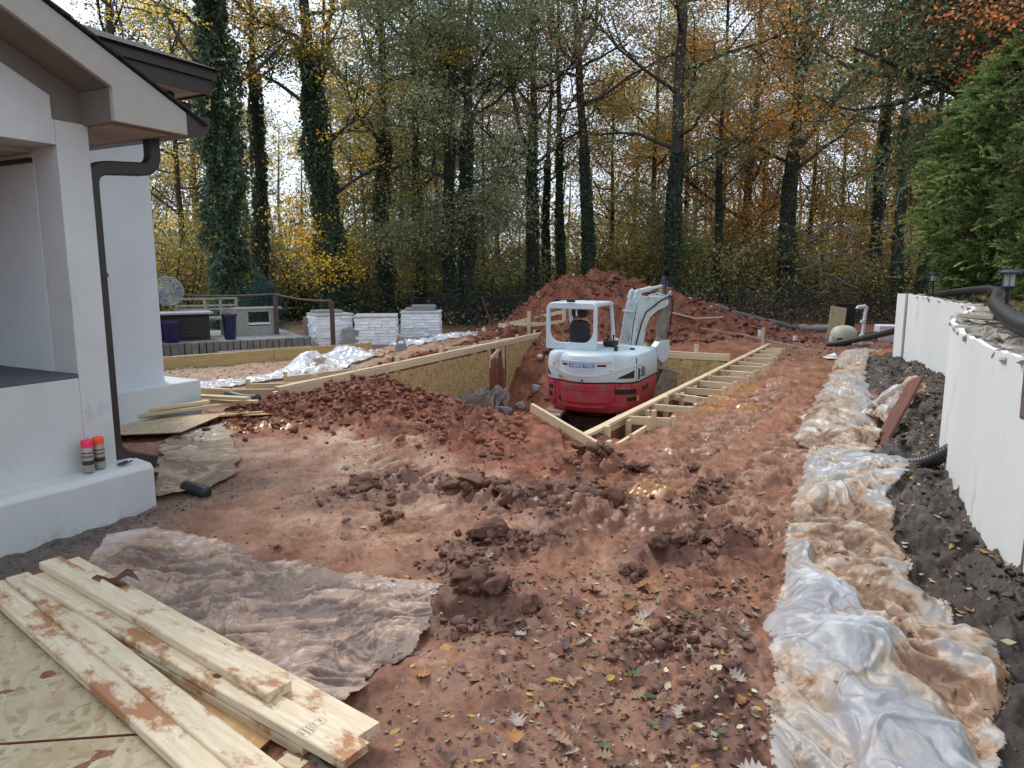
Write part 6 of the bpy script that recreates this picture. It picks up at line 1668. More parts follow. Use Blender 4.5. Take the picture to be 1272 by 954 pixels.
slab("strand_board", [(-2.95, 3.0), (-2.5, 3.3), (-1.2, 2.25), (-1.7, 2.19), (-2.6, 2.06)], 0.03, 0.018, M["osb_pale"], "pale strand board sheet lying under the leftmost boards", "strand board", "strand board sheets under the lumber")
slab("strand_board", [(-2.6, 2.048), (-1.7, 2.178), (-1.21, 2.236), (-0.9, 1.9), (-1.5, 1.3), (-2.6, 1.3)], 0.028, 0.018, M["osb_pale"], "strand board sheet in the bottom left corner, below the red edge line", "strand board", "strand board sheets under the lumber")
slab("strand_board", [(-1.35, 2.62), (-0.79, 2.26), (-0.83, 2.15), (-1.04, 2.10), (-1.185, 2.25)], 0.03, 0.018, M["osb_orange"], "orange strand board piece showing between the foreground boards", "strand board", "strand board sheets under the lumber")
# boards: near end / far end given on the ground plan, lying in two layers
lum = [
    ("long muddy board, leftmost of the foreground stack, resting on strand board", (-2.52, 3.32), (-0.64, 1.77), 0.07, 0.098, 0.038),
    ("muddy board second from left in the foreground stack, running out of frame", (-2.44, 3.38), (-0.56, 1.82), 0.085, 0.100, 0.038),
    ("wide stamped board with a broken end, longest in the middle of the stack", (-2.32, 3.34), (-0.49, 2.05), 0.103, 0.112, 0.038),
    ("short clean board lying on top of the foreground stack", (-2.31, 3.44), (-0.81, 2.33), 0.142, 0.100, 0.038),
    ("board at the right edge of the foreground stack, half covered", (-2.28, 3.53), (-0.47, 2.15), 0.10, 0.112, 0.038),
    ("narrow board lying low between the strand board and the stack", (-1.95, 3.03), (-0.66, 2.13), 0.062, 0.045, 0.038),
]
boards = []
for i, (lb, a, b, z, w, t_) in enumerate(lum):
    za = z + 0.01; zb = z
    o = plank("board", (a[0], a[1], za), (b[0], b[1], zb), w, t_, M["wood_mud"], rag=0.012 if i == 2 else 0.0, bevel=0.004)
    tag(o, lb, "board", "foreground lumber"); boards.append(o)
tag(plank("offcut", (-0.735, 2.10, 0.045), (-0.655, 2.06, 0.045), 0.055, 0.03, M["wood"]), "small pale wood block in the mud at the stack's end", "offcut", "wood offcuts by the lumber")
tag(plank("offcut", (-0.72, 2.16, 0.036), (-0.56, 2.0, 0.036), 0.07, 0.03, M["wood_old"]), "greyish wood offcut tucked under the stamped board's end", "offcut", "wood offcuts by the lumber")
# mill stamps printed on the middle board, and its dark knot
def stamp(o, u0, v0, w, h, rows_, nm):
    hz = max(v.co.z for v in o.data.vertices) + 0.0006
    mb = MB(); r = random.Random(3)
    def rc(x0, x1, y0, y1): mb.add([(x0, y0, hz), (x1, y0, hz), (x1, y1, hz), (x0, y1, hz)], [(0, 1, 2, 3)])
    e = 0.0011
    rc(u0, u0 + w, v0, v0 + e); rc(u0, u0 + w, v0 + h, v0 + h + e); rc(u0, u0 + e, v0, v0 + h); rc(u0 + w, u0 + w + e, v0, v0 + h)
    for k in range(rows_):
        y = v0 + h * (k + 0.5) / rows_; x = u0 + 0.006
        while x < u0 + w - 0.012:
            l = r.uniform(0.003, 0.009); rc(x, x + l, y - 0.0022, y + 0.0022); x += l + r.uniform(0.002, 0.005)
    me = mb.mesh(nm); ob = bpy.data.objects.new(nm, me); me.materials.append(M["ink"]); ob.parent = o; COL.objects.link(ob)
Lb = (Vector((-2.32, 3.34)) - Vector((-0.49, 2.05))).length / 2
stamp(boards[2], Lb - 0.22, -0.05, 0.05, 0.042, 3, "mill_stamp"); stamp(boards[2], Lb - 0.215, -0.002, 0.03, 0.05, 2, "mill_stamp")
stamp(boards[2], Lb - 0.42, -0.02, 0.04, 0.03, 2, "mill_stamp")
mb = MB(); hz = 0.0198; mb.add([(Lb - 0.72 + 0.022 * math.cos(k * 0.63) * (1 + .2 * math.sin(k * 2)), -0.01 + 0.012 * math.sin(k * 0.63), hz) for k in range(10)], [tuple(range(10))])
me = mb.mesh("knot"); ob = bpy.data.objects.new("knot", me); me.materials.append(M["wood_rust"]); ob.parent = boards[2]; COL.objects.link(ob)
# torn black wrapper lying over the boards
mb = MB(); r_ = random.Random(8); vs = []
for i in range(7):
    for j in range(4):
        vs.append((-1.98 + 0.022 * i + 0.03 * j, 3.22 + 0.014 * i - 0.02 * j + r_.uniform(-.006, .006), 0.155 + 0.018 * math.sin(i * 1.3 + j) + r_.uniform(0, 0.012)))
mb.add(vs, [(i * 4 + j, (i + 1) * 4 + j, (i + 1) * 4 + j + 1, i * 4 + j + 1) for i in range(6) for j in range(3)])
tag(mb.build("leaf_scrap", M["wood_rust"]), "dark curled leaf scrap lying on the board stack's far end", "leaf scrap")

# scrap lumber and strand board by the rear wing
slab("strand_board", [(-3.95, 7.35), (-3.05, 7.62), (-3.15, 6.72), (-4.0, 6.6)], 0.05, 0.012, M["osb_pale"], "pale strand board offcut against the rear ledge under scrap lumber", "strand board", "scrap pile by the rear wing", zs=[0.06, 0.07, 0.06, 0.05])
slab("strand_board", [(-3.2, 7.72), (-2.35, 7.95), (-2.5, 7.62), (-3.1, 7.45)], 0.06, 0.012, M["osb_orange"], "thin orange strand board strip pointing at the clay heap", "strand board", "scrap pile by the rear wing")
scr = [((-4.0, 7.15), (-3.3, 7.75), 0.16, 0.09, "short thick scrap board on top of the scrap pile"), ((-4.1, 7.0), (-3.05, 7.85), 0.12, 0.06, "long narrow scrap board crossing the scrap pile"), ((-3.6, 8.0), (-2.85, 7.7), 0.20, 0.09, "scrap board laid across the back of the scrap pile"), ((-3.75, 7.9), (-2.8, 7.85), 0.14, 0.07, "scrap board at the back right of the scrap pile"), ((-3.65, 8.25), (-3.15, 8.0), 0.24, 0.05, "topmost thin lath of the scrap pile"), ((-4.1, 7.3), (-3.6, 7.65), 0.21, 0.08, "stubby scrap board nearest the house wing")]
for a, b, z, w, lb in scr:
    tag(plank("board", (a[0], a[1], z), (b[0], b[1], z + 0.02), w, 0.034, M["wood"]), lb, "board", "scrap pile by the rear wing")
tag(plank("lath", (-3.05, 7.42, 0.09), (-2.25, 7.98, 0.07), 0.03, 0.02, M["wood"]), "thin lath at the tip of the scrap pile by the clay heap", "lath")
z = tz(-3.0, 9.05); mb = MB(); mb.tube([(-3.02, 9.02, z + 0.05), (-2.93, 9.08, z + 0.06)], 0.033, 12); tag(mb.build("tin_can", M["steel"], angle=40), "crushed silvery can lying by the left form's near brace", "can")
tag(plank("lath", gz(4.6, 14.9, 0.25), gz(5.6, 13.1, 0.06), 0.035, 0.02, M["wood_old"]), "bent lath lying on soil past the right form's far end", "lath")
tag(plank("lath", gz(4.05, 15.6, 0.3), gz(4.7, 14.8, 0.22), 0.035, 0.02, M["wood_old"]), "short lath propped on soil behind the right form", "lath")
tag(plank("stake", gz(4.95, 14.25, -0.1), gz(4.95, 14.25, 0.42), 0.05, 0.035, M["wood"], up=(0, -1, 0)), "lone upright stake at the far end of the right form", "stake")
tag(plank("board", gz(3.75, 17.5, 0.14), gz(4.4, 17.3, 0.10), 0.06, 0.03, M["wood"]), "pale narrow board lying on the mound's lower slope, left piece", "board")
tag(plank("board", gz(4.4, 17.28, 0.10), gz(4.95, 17.0, 0.10), 0.06, 0.03, M["wood"]), "pale narrow board lying on the mound's lower slope, right piece", "board")
mb = MB(); mb.add([gz(5.42, 12.4, 0.05), gz(5.62, 12.35, 0.03), gz(5.66, 12.62, 0.06), gz(5.45, 12.66, 0.03)], [(0, 1, 2, 3)]); mb.prism([gz(5.44, 12.5, 0.04), gz(5.6, 12.42, 0.045), gz(5.64, 12.6, 0.07)], (0, 0, 0.03)); tag(mb.build("paper_scrap", M["white"]), "white crumpled scrap on the mud before the far gravel", "scrap")
tag(plank("rod", gz(-0.42, 17.4, 0.0), (-0.72, 17.5, 0.95), 0.03, 0.03, M["wood_rust"], up=(0, -1, 0)), "leaning rusty rod stuck in the ground behind the left form", "rod")

# ------------------------------------------------------------------ patio on the left
PZ = 0.06
A_, B_ = Vector((-7.6, 14.75, 0)), Vector((-4.62, 16.5, 0)); dAB = (B_ - A_).normalized(); nAB = Vector((-dAB.y, dAB.x, 0))
edge_wall = thing("block_edging", "low grey edging wall of upright concrete blocks round the patio", "wall", tuple(A_))
r_ = random.Random(2)
me_b = None
def cube_mesh(name, s, mat, bev=0.012):
    mb = MB(); mb.box((0, 0, 0), s); me = mb.mesh(name); fix_normals(me)
    import bmesh
    bm = bmesh.new(); bm.from_mesh(me); bmesh.ops.bevel(bm, geom=list(bm.edges), offset=bev, segments=1, affect='EDGES'); bm.to_mesh(me); bm.free()
    me.materials.append(mat); return me
LB = (B_ - A_).length; nb = 25; wb = LB / nb
me_b = cube_mesh("block", (wb - 0.012, 0.14, 0.27), M["paver"], 0.014)
for k in range(nb):
    o = bpy.data.objects.new("block", me_b)
    p = A_ + dAB * (wb * (k + 0.5)); o.location = (p.x + r_.uniform(-.008, .008), p.y + r_.uniform(-.008, .008), -0.06 + r_.uniform(-0.004, 0.004)); o.rotation_euler = (0, 0, math.atan2(dAB.y, dAB.x) + r_.uniform(-.03, .03)); link(o, edge_wall)
for k in range(4):
    o = bpy.data.objects.new("block", me_b); p = B_ + nAB * (0.1 + wb * (k + 0.5)); o.location = (p.x, p.y, -0.06); o.rotation_euler = (0, 0, math.atan2(nAB.y, nAB.x)); link(o, edge_wall)
mb = MB(); mb.prism([tuple(A_ + nAB * 0.08 + Vector((0, 0, -0.2))), tuple(B_ + nAB * 0.08 + Vector((0, 0, -0.2))), tuple(B_ + nAB * 3.2 + Vector((0, 0, -0.2))), tuple(A_ + nAB * 3.2 - dAB * 2 + Vector((0, 0, -0.2)))], (0, 0, 0.262))
tag(mb.build("patio", M["concrete"], bevel=0.01), kind="structure")
# yellow plank edging, two lengths end to end with stained face
e0, e1, e2 = Vector((-6.35, 12.75, -0.09)), Vector((-4.7, 14.2, -0.1)), Vector((-3.05, 15.65, -0.11))
te = thing("timber_edging", "yellow stained timber edging plank in front of the block edging", "edging", tuple(e0))
for (a, b) in ((e0 - (e1 - e0) * 0.4, e1), (e1 + (e2 - e1) * 0.005, e2)):
    plank("edging_plank", a, b, 0.28, 0.045, M["wood_yellow"], te, up=((b - a).y, -(b - a).x, 0))
for k in range(6):
    p = e0.lerp(e2, 0.05 + 0.18 * k); nn = Vector((-(e2 - e0).y, (e2 - e0).x, 0)).normalized() * 0.05
    plank("peg", p + nn + Vector((0, 0, -0.3)), p + nn + Vector((0, 0, 0.15)), 0.05, 0.04, M["wood_old"], te, up=(1, 0, 0))
for k, (a, b, z) in enumerate((((-6.3, 13.35), (-4.5, 14.95), 0.09), ((-5.7, 14.0), (-4.2, 15.1), 0.10))):
    tag(plank("board", (a[0], a[1], z - 0.1), (b[0], b[1], z - 0.1), 0.10, 0.03, M["wood_old"]), ["grey weathered board lying along the timber edging", "second weathered board lying nearer the block edging"][k], "board")

def pside(s, n, z=0.0): return A_ + dAB * s + nAB * n + Vector((0, 0, PZ + z))
ang = math.atan2(dAB.y, dAB.x)
def loc_box(mb, c, s): mb.box(tuple(c), s, (0, 0, ang)); return mb
# dark bar cabinet with grey counter
bar = thing("bar_cabinet", "dark espresso outdoor bar cabinet with a grey top on the patio", "cabinet", tuple(pside(0.9, 1.0)))
mb = MB(); loc_box(mb, pside(0.55, 0.85, 0.29), (1.75, 0.6, 0.58)); mb.build("carcass", M["espresso"], bar, bevel=0.01)
for k in range(2):
    fr = thing_part = None
    mb = MB(); loc_box(mb, pside(0.15 + 0.82 * k, 0.535, 0.29), (0.72, 0.02, 0.46)); dr = mb.build("door_panel", M["espresso"], bar, bevel=0.008)
    for j in range(5):
        mb = MB(); loc_box(mb, pside(0.15 + 0.82 * k, 0.52, 0.12 + 0.085 * j), (0.58, 0.014, 0.07)); mb.build("slat", M["espresso"], dr)
mb = MB(); loc_box(mb, pside(0.5, 0.8, 0.60), (2.0, 0.8, 0.045)); mb.build("countertop", M["counter"], bar, bevel=0.008)
def planter(s, n, r0, r1, h, label, grass):
    p = pside(s, n); t = thing("planter", label, "planter", tuple(p), group="navy planters on the patio")
    mb = MB(); mb.lathe([(r0, 0), (r0 + (r1 - r0) * 0.5, h * 0.5), (r1, h - 0.05), (r1 + 0.015, h - 0.045), (r1 + 0.015, h), (r1 - 0.015, h), (r1 - 0.02, h - 0.03)], 24, p); mb.build("pot", M["navy"], t, angle=40)
    mb = MB(); mb.lathe([(r1 - 0.022, h - 0.04), (r1 - 0.03, h - 0.035)], 20, p); mb.build("soil", M["rubble_dark"], t)
    if grass:
        mb = MB(); r = random.Random(6)
        for k in range(120):
            a = r.uniform(0, 6.28); d = r.uniform(0.02, 0.2); q = p + Vector((math.cos(a) * d * 0.4, math.sin(a) * d * 0.4, h - 0.04)); e = p + Vector((math.cos(a) * d, math.sin(a) * d, h + r.uniform(0.05, 0.16))); w = 0.008
            mb.add([q + Vector((w, 0, 0)), q - Vector((w, 0, 0)), e], [(0, 1, 2)])
        mb.build("dry_plant", M["grass_dry"], t)
planter(0.62, 0.28, 0.14, 0.20, 0.46, "navy blue tapered planter in front of the bar cabinet", False)
planter(1.82, 0.45, 0.12, 0.155, 0.56, "navy blue planter holding a dry grassy plant, right of the bar", True)
# metal garden chair at the left edge
ch = thing("garden_chair", "black metal garden chair with curved arms beside the house wing", "chair", tuple(pside(-0.25, 0.25)))
c0 = pside(-0.2, 0.3)
for sx in (-0.25, 0.25):
    pts = [c0 + dAB * sx + nAB * (0.28 - 0.56 * k / 10) + Vector((0, 0, 0.42 + 0.12 * math.sin(math.pi * k / 10))) for k in range(11)]
    mb = MB(); mb.tube(pts, 0.014, 6); mb.build("arm", M["black"], ch)
    for n_ in (-0.25, 0.25):
        mb = MB(); mb.tube([c0 + dAB * sx + nAB * n_, c0 + dAB * sx + nAB * n_ + Vector((0, 0, 0.44))], 0.014, 6); mb.build("leg", M["black"], ch)
mb = MB(); loc_box(mb, c0 + Vector((0, 0, 0.30)), (0.5, 0.5, 0.03)); mb.build("seat", M["black"], ch)
mb = MB(); loc_box(mb, c0 + nAB * 0.26 + Vector((0, 0, 0.5)), (0.5, 0.02, 0.38)); mb.build("backrest", M["black"], ch)
b_ = pside(-0.15, 0.75, 0.625); t = thing("bucket", "white plastic bucket standing on the bar's counter", "bucket", tuple(b_))
mb = MB(); mb.lathe([(0.075, 0), (0.095, 0.2), (0.10, 0.2), (0.10, 0.215), (0.09, 0.215), (0.07, 0.01)], 20, b_); mb.build("body", M["white_bucket"], t, angle=40)
mb = MB(); mb.tube([b_ + Vector((0.1 * math.cos(a), -0.02 - 0.04 * math.sin(a), 0.19 - 0.06 * math.sin(a))) for a in [math.pi * k / 10 for k in range(11)]], 0.004, 5); mb.build("handle", M["steel"], t)
# drum fan: two guards and blades on a stand
fan = thing("drum_fan", "grey industrial fan with twin wire guards on a stand behind the bar", "fan", tuple(pside(0.55, 1.5)))
fc = pside(0.55, 1.5, 1.06)
def guard(center, ax, r, nm, rings_=5, spokes=10):
    ax = Vector(ax).normalized(); u = ax.cross(Vector((0, 0, 1))).normalized(); v = ax.cross(u)
    mb = MB()
    for k in range(1, rings_ + 1):
        rr = r * k / rings_; bulge = ax * (0.07 * (1 - (k / rings_) ** 2))
        mb.tube([center + bulge + u * (rr * math.cos(a)) + v * (rr * math.sin(a)) for a in [2 * math.pi * j / 28 for j in range(29)]], 0.006 if k < rings_ else 0.014, 5)
    for k in range(spokes):
        a = 2 * math.pi * k / spokes
        mb.tube([center + ax * 0.07, center + ax * 0.05 + (u * math.cos(a) + v * math.sin(a)) * r * 0.5, center + (u * math.cos(a) + v * math.sin(a)) * r], 0.007, 5)
    mb.tube([center + ax * 0.06, center + ax * 0.09], 0.05, 12)
    return mb.build(nm, M["fan_guard"], fan)
guard(fc + Vector((-0.22, 0, 0)), (-0.5, -1, 0.0), 0.30, "guard")
guard(fc + Vector((0.24, -0.1, 0)), (0.35, -1, 0.0), 0.31, "guard", 12, 12)
for k in range(3):
    a = 2 * math.pi * k / 3 + 0.4; ax = Vector((-0.5, -1, 0)).normalized(); u = ax.cross(Vector((0, 0, 1))).normalized(); v = ax.cross(u); c = fc + Vector((-0.16, 0.06, 0))
    mb = MB(); pts = []
    for (rr, da) in ((0.05, -0.5), (0.22, -0.45), (0.25, 0.1), (0.2, 0.5), (0.05, 0.5)):
        pts.append(c + (u * math.cos(a + da) + v * math.sin(a + da)) * rr + ax * (0.04 * da))
    mb.prism(pts, ax * 0.006); mb.build("blade", M["steel"], fan)
mb = MB(); mb.tube([fc + Vector((-0.1, 0.1, 0)), fc + Vector((0.12, 0.0, 0))], 0.09, 14); mb.build("motor", M["counter"], fan, angle=40)
mb = MB(); mb.tube([fc, pside(0.55, 1.5, 0.05)], 0.02, 8); mb.build("pole", M["black"], fan)
mb = MB(); mb.lathe([(0.26, 0), (0.25, 0.03), (0.05, 0.06)], 20, pside(0.55, 1.5)); mb.build("foot", M["black"], fan, angle=40)
# low slatted bench back and grey timber cabinet with an open shelf
bench = thing("garden_bench", "grey painted timber bench with an open railed back behind the bar", "bench", tuple(pside(1.6, 1.9)))
for z in (0.62, 0.70, 0.86):
    mb = MB(); loc_box(mb, pside(1.55, 1.7, z), (1.35, 0.05, 0.045)); mb.build("rail", M["wood_grey"], bench, bevel=0.005)
for s in (0.9, 1.5, 1.85, 2.2):
    mb = MB(); loc_box(mb, pside(s, 1.7, 0.44), (0.06, 0.055, 0.88)); mb.build("post", M["wood_grey"], bench, bevel=0.005)
mb = MB(); loc_box(mb, pside(1.55, 1.45, 0.42), (1.35, 0.45, 0.05)); mb.build("seat", M["wood_grey"], bench, bevel=0.005)
cab = thing("grill_cabinet", "grey timber cabinet frame with an open window on the patio's end", "cabinet", tuple(pside(2.6, 1.3)))
for (s, z, sx, sz) in ((2.22, 0.30, 0.30, 0.60), (2.98, 0.30, 0.16, 0.60), (2.63, 0.11, 0.54, 0.22), (2.63, 0.575, 0.54, 0.05)):
    mb = MB(); loc_box(mb, pside(s, 1.25, z), (sx, 0.07, sz)); mb.build("panel", M["wood_grey"], cab, bevel=0.006)
mb = MB(); loc_box(mb, pside(2.6, 1.45, 0.625), (1.1, 0.5, 0.045)); mb.build("top", M["wood_grey"], cab, bevel=0.006)
mb = MB(); loc_box(mb, pside(2.98, 1.55, 0.3), (0.05, 0.5, 0.6)); mb.build("side", M["wood_grey"], cab, bevel=0.006)
mb = MB(); loc_box(mb, pside(2.63, 1.42, 0.265), (0.5, 0.34, 0.03)); mb.build("shelf", M["white_bucket"], cab)
# brown posts carrying a rope
rope_fence = thing("rope_rail", "sagging rope rail between brown posts along the patio", "railing", (-4.0, 17.0, 0))
posts = [(-9.2, 16.6, 1.30), (-5.62, 17.3, 1.10), (-3.95, 15.95, 1.0)]
for (x, y, h) in posts:
    mb = MB(); mb.box((x, y, h / 2 - 0.15), (0.10, 0.10, h + 0.1), (0, 0, 0.3)); mb.build("post", M["post_brown"], rope_fence, bevel=0.008)
for (p, q, sg) in ((posts[0], posts[1], 0.12), (posts[1], posts[2], 0.05)):
    mb = MB(); mb.tube([Vector((p[0] + (q[0] - p[0]) * k / 16, p[1] + (q[1] - p[1]) * k / 16, p[2] - 0.08 + (q[2] - p[2]) * k / 16 - sg * math.sin(math.pi * k / 16))) for k in range(17)], 0.022, 8); mb.build("rope", M["rope"], rope_fence, smooth=True)
tag(plank("post", (-5.15, 18.3, -0.2), (-5.15, 18.3, 0.42), 0.2, 0.16, M["wood_old"], up=(0, -1, 0), bevel=0.02), "short dark weathered post left of the white piers", "post")

# white ledger-stone piers
st_me = {}
def pier(cx, cy, w, h, rz, label, chips):
    z0 = tz(cx, cy) - 0.02
    t = thing("stone_pier", label, "pier", (cx, cy, z0), (0, 0, rz), group="white stone piers behind the pool")
    R = Matrix.Translation((cx, cy, z0)) @ Matrix.Rotation(rz, 4, 'Z')
    mb = MB(); mb.box((0, 0, h / 2), (w - 0.06, w - 0.06, h)); mb.v = [tuple(R @ Vector(p)) for p in mb.v]; mb.build("core", M["white_stone"], t)
    rr = random.Random(int(cx * 100)); nrow = int(h / 0.072)
    for side in range(4):
        a = math.pi / 2 * side; S = R @ Matrix.Rotation(a, 4, 'Z')
        for j in range(nrow):
            x = -w / 2
            while x < w / 2 - 0.02:
                l = min(rr.choice((0.16, 0.22, 0.30)), w / 2 - x)
                if w / 2 - x - l < 0.08: l = w / 2 - x
                key = (round(l, 2), rr.randrange(2))
                if key not in st_me:
                    m2 = MB(); m2.box((0, 0, 0), (l - 0.006, 0.05, h / nrow - 0.006)); q = random.Random(len(st_me)); m2.v = [(u + q.uniform(-.004, .004), v + q.uniform(-.012, .012), ww + q.uniform(-.005, .005)) for u, v, ww in m2.v]
                    me = m2.mesh("stone"); fix_normals(me); me.materials.append(M["white_stone"]); st_me[key] = me
                if side in (0, 1, 3):
                    o = bpy.data.objects.new("stone", st_me[key])
                    m = S @ Matrix.Translation((x + l / 2, -w / 2 - rr.uniform(-0.012, 0.012), h * (j + 0.5) / nrow))
                    o.location, o.rotation_euler = m.translation, m.to_euler(); link(o, t)
                x += l
    mb = MB(); mb.box((0, 0, h + 0.025), (w + 0.08, w + 0.08, 0.05)); mb.v = [tuple(R @ Vector(p)) for p in mb.v]; mb.build("cap", M["cap_stone"], t, bevel=0.01)
    if chips:
        for k in range(chips):
            mb = MB(); mb.box((-0.05 + 0.1 * k, 0.1, h + 0.052 + 0.035 + 0.07 * k), (w * (0.78 - 0.12 * k), w * 0.6, 0.07), (0, 0, 0.08)); mb.v = [tuple(R @ Vector(p)) for p in mb.v]
            o = mb.build("flagstone", M["concrete"], None, bevel=0.01); tag(o, ["loose grey flagstone lying on the %s white pier", "smaller grey flagstone topping the stack on the %s white pier"][k] % label.split()[1], "flagstone")
pier(-4.35, 17.35, 0.80, 0.72, 0.55, "the leftmost white ledger stone pier, behind the brown post", 1)
pier(-3.25, 17.4, 0.92, 0.72, 0.12, "the middle white ledger stone pier with an empty grey cap", 0)
pier(-2.35, 18.9, 0.95, 0.72, 0.05, "the rightmost white ledger stone pier, farthest back", 2)
def cblock(x, y, s, rz, lb):
    z = tz(x, y); t = thing("concrete_block", lb, "concrete block", (x, y, z), (0, 0, rz), group="concrete blocks between the piers"); R = Matrix.Translation((x, y, z)) @ Matrix.Rotation(rz, 4, 'Z')
    mb = MB(); mb.box((0, 0, s[2] / 2), s); mb.v = [tuple(R @ Vector(p)) for p in mb.v]; mb.build("body", M["concrete"], t, bevel=0.01)
cblock(-3.78, 17.0, (0.38, 0.3, 0.40), 0.1, "grey concrete block between the left and middle piers")
cblock(-2.85, 18.6, (0.4, 0.3, 0.42), 0.1, "grey concrete block between the middle and right piers")
low = thing("fire_ring", "low round white stone ring with grey rim before the right pier", "fire pit", (-2.45, 17.6, tz(-2.45, 17.6)))
z = tz(-2.45, 17.6)
mb = MB(); mb.lathe([(0.42, -0.05), (0.42, 0.20), (0.36, 0.20), (0.36, 0.02)], 28, (-2.45, 17.6, z)); mb.build("drum", M["white_stone"], low, angle=40)
mb = MB()
ringv = [[(-2.45 + r * math.cos(a), 17.6 + r * math.sin(a), z + zz) for (r, zz) in ((0.34, 0.20), (0.48, 0.20), (0.48, 0.245), (0.34, 0.245))] for a in [2 * math.pi * k / 32 for k in range(33)]]
mb.loft(ringv, cap=False); mb.build("rim", M["cap_stone"], low)
tag(plank("board", gz(-3.55, 16.3, 0.06), gz(-2.75, 16.5, 0.06), 0.2, 0.10, M["concrete"]), "grey slab lying before the middle pier", "slab")
# small galvanised bracket by the plastic
z = tz(-2.12, 13.75); t = thing("metal_bracket", "small arched metal bracket standing beside the white plastic", "bracket", (-2.12, 13.75, z))
mb = MB(); mb.tube([(-2.19, 13.75, z), (-2.19, 13.75, z + 0.2)] + [(-2.12 + 0.07 * math.cos(a), 13.75, z + 0.2 + 0.07 * math.sin(a)) for a in [math.pi - math.pi * k / 8 for k in range(1, 9)]] + [(-2.05, 13.75, z)], 0.02, 6); mb.build("hoop", M["wood_old"], t)
mb = MB(); mb.box((-2.12, 13.78, z + 0.08), (0.2, 0.12, 0.16)); mb.build("body", M["concrete"], t, bevel=0.01)

# ------------------------------------------------------------------ pump corner, fence
def P3(x, y, dz=0): return Vector((x, y, tz(x, y) + dz))
lean = slab("strand_board", [(7.1, 16.65), (7.62, 16.55), (7.72, 16.95), (7.2, 17.05)], 0, 0.02, M["osb_pale"], "pale strand board panel leaning by the filter tank", "strand board")
lean.location = P3(7.52, 16.8, 0.36); lean.rotation_euler = (math.radians(74), math.radians(9), -0.12)
me = MB().box((0, 0, 0), (0.36, 0.78, 0.018)).mesh("strand_board"); me.materials.append(M["osb_pale"]); lean.data = me
blk = MB().box(P3(7.85, 17.1, 0.38), (0.42, 0.06, 0.85), (0.12, 0, -0.1)).build("black_panel", M["black"]); tag(blk, "dark board propped behind the white standpipe", "board")
tk = thing("filter_tank", "cream fibreglass filter tank lying on its side by the pipes", "tank", tuple(P3(7.3, 15.7)))
c = P3(7.22, 15.75, 0.16); ax = Vector((1, 0.25, 0)).normalized()
mb = MB(); pts = []; rs = []
for k in range(13):
    u = -1 + 2 * k / 12; pts.append(c + ax * (0.29 * u)); rs.append(0.215 * max(0.05, (1 - abs(u) ** 3.2)) ** 0.5)
mb.tube(pts, rs, 20); mb.build("shell", M["tank"], tk, smooth=True)
mb = MB(); mb.tube([c + ax * 0.27, c + ax * 0.37], 0.06, 12); mb.build("valve", M["black_plastic"], tk)
mb = MB(); mb.tube([c + ax * -0.01, c + ax * 0.01], 0.217, 24); mb.build("band", M["tank"], tk)
sp = thing("standpipe", "tall white plastic standpipe with an elbow at its top", "pipe", tuple(P3(7.35, 15.0)))
s0 = P3(7.3, 15.1)
mb = MB(); mb.tube([s0 + Vector((0, 0, -0.1)), s0 + Vector((0.05, 0, 0.78))], 0.036, 12); mb.build("riser", M["pvc"], sp, angle=40)
mb = MB(); mb.tube([s0 + Vector((0.05, 0, 0.74)), s0 + Vector((0.05, 0, 0.80)), s0 + Vector((0.02, 0, 0.82)), s0 + Vector((-0.12, 0, 0.80)), s0 + Vector((-0.13, 0, 0.77))], 0.042, 10); mb.build("elbow", M["pvc"], sp)
for dz, r in ((0.03, 0.07), (0.18, 0.055), (0.48, 0.048)):
    mb = MB(); mb.tube([s0 + Vector((0, 0, dz)), s0 + Vector((0, 0, dz + 0.06))], r, 12); mb.build("coupling", M["pvc"], sp, angle=40)
mb = MB(); mb.tube([s0 + Vector((-0.18, 0, 0.05)), s0 + Vector((0.0, 0, 0.06)), s0 + Vector((0.22, 0, 0.05)), s0 + Vector((0.24, 0, -0.1))], 0.036, 10); mb.build("manifold", M["pvc"], sp)
mb = MB(); mb.box(s0 + Vector((0.10, 0.05, 0.05)), (0.16, 0.14, 0.18)); mb.build("valve_body", M["wood_yellow"], sp, bevel=0.02)
for k, (x, y, h, lb) in enumerate(((6.72, 15.2, 0.20, "short white pipe stub with a dark mouth before the tank"), (5.55, 16.2, 0.16, "small white pipe stub in the far gravel, left of two"), (6.15, 15.7, 0.14, "small white pipe stub in the far gravel, right of two"))):
    p = P3(x, y); mb = MB(); mb.lathe([(0.045, -0.1), (0.045, h), (0.035, h), (0.033, h - 0.03)], 14, p); tag(mb.build("pipe_stub", M["pvc"], angle=40), lb, "pipe stub")
tag(MB().box(P3(8.55, 15.9, 0.14), (1.0, 0.5, 0.42), (0, 0, -0.25)).build("equipment_pad", M["wall_paint"], bevel=0.02), "white low block behind the end of the retaining wall", "block")
o = corrugated("drain_pipe", [tuple(P3(7.75, 15.9, 0.12)), tuple(P3(8.1, 15.95, 0.13)), tuple(P3(8.45, 15.85, 0.12))], 0.09, M["pipe_black"]); tag(o, "fat dark pipe section lying between tank and white block", "drain pipe")
pump = thing("pump", "small black pump half sunk in soil before the tank", "pump", tuple(P3(7.0, 15.3)))
mb = MB(); mb.tube([P3(6.92, 15.25, 0.06), P3(7.16, 15.2, 0.07)], [0.09, 0.085], 12); mb.build("motor", M["black_plastic"], pump, angle=40)
mb = MB(); mb.lathe([(0.06, 0), (0.07, 0.05), (0.05, 0.1)], 12, P3(6.92, 15.25, 0.08)); mb.build("lid", M["black_plastic"], pump, angle=40)
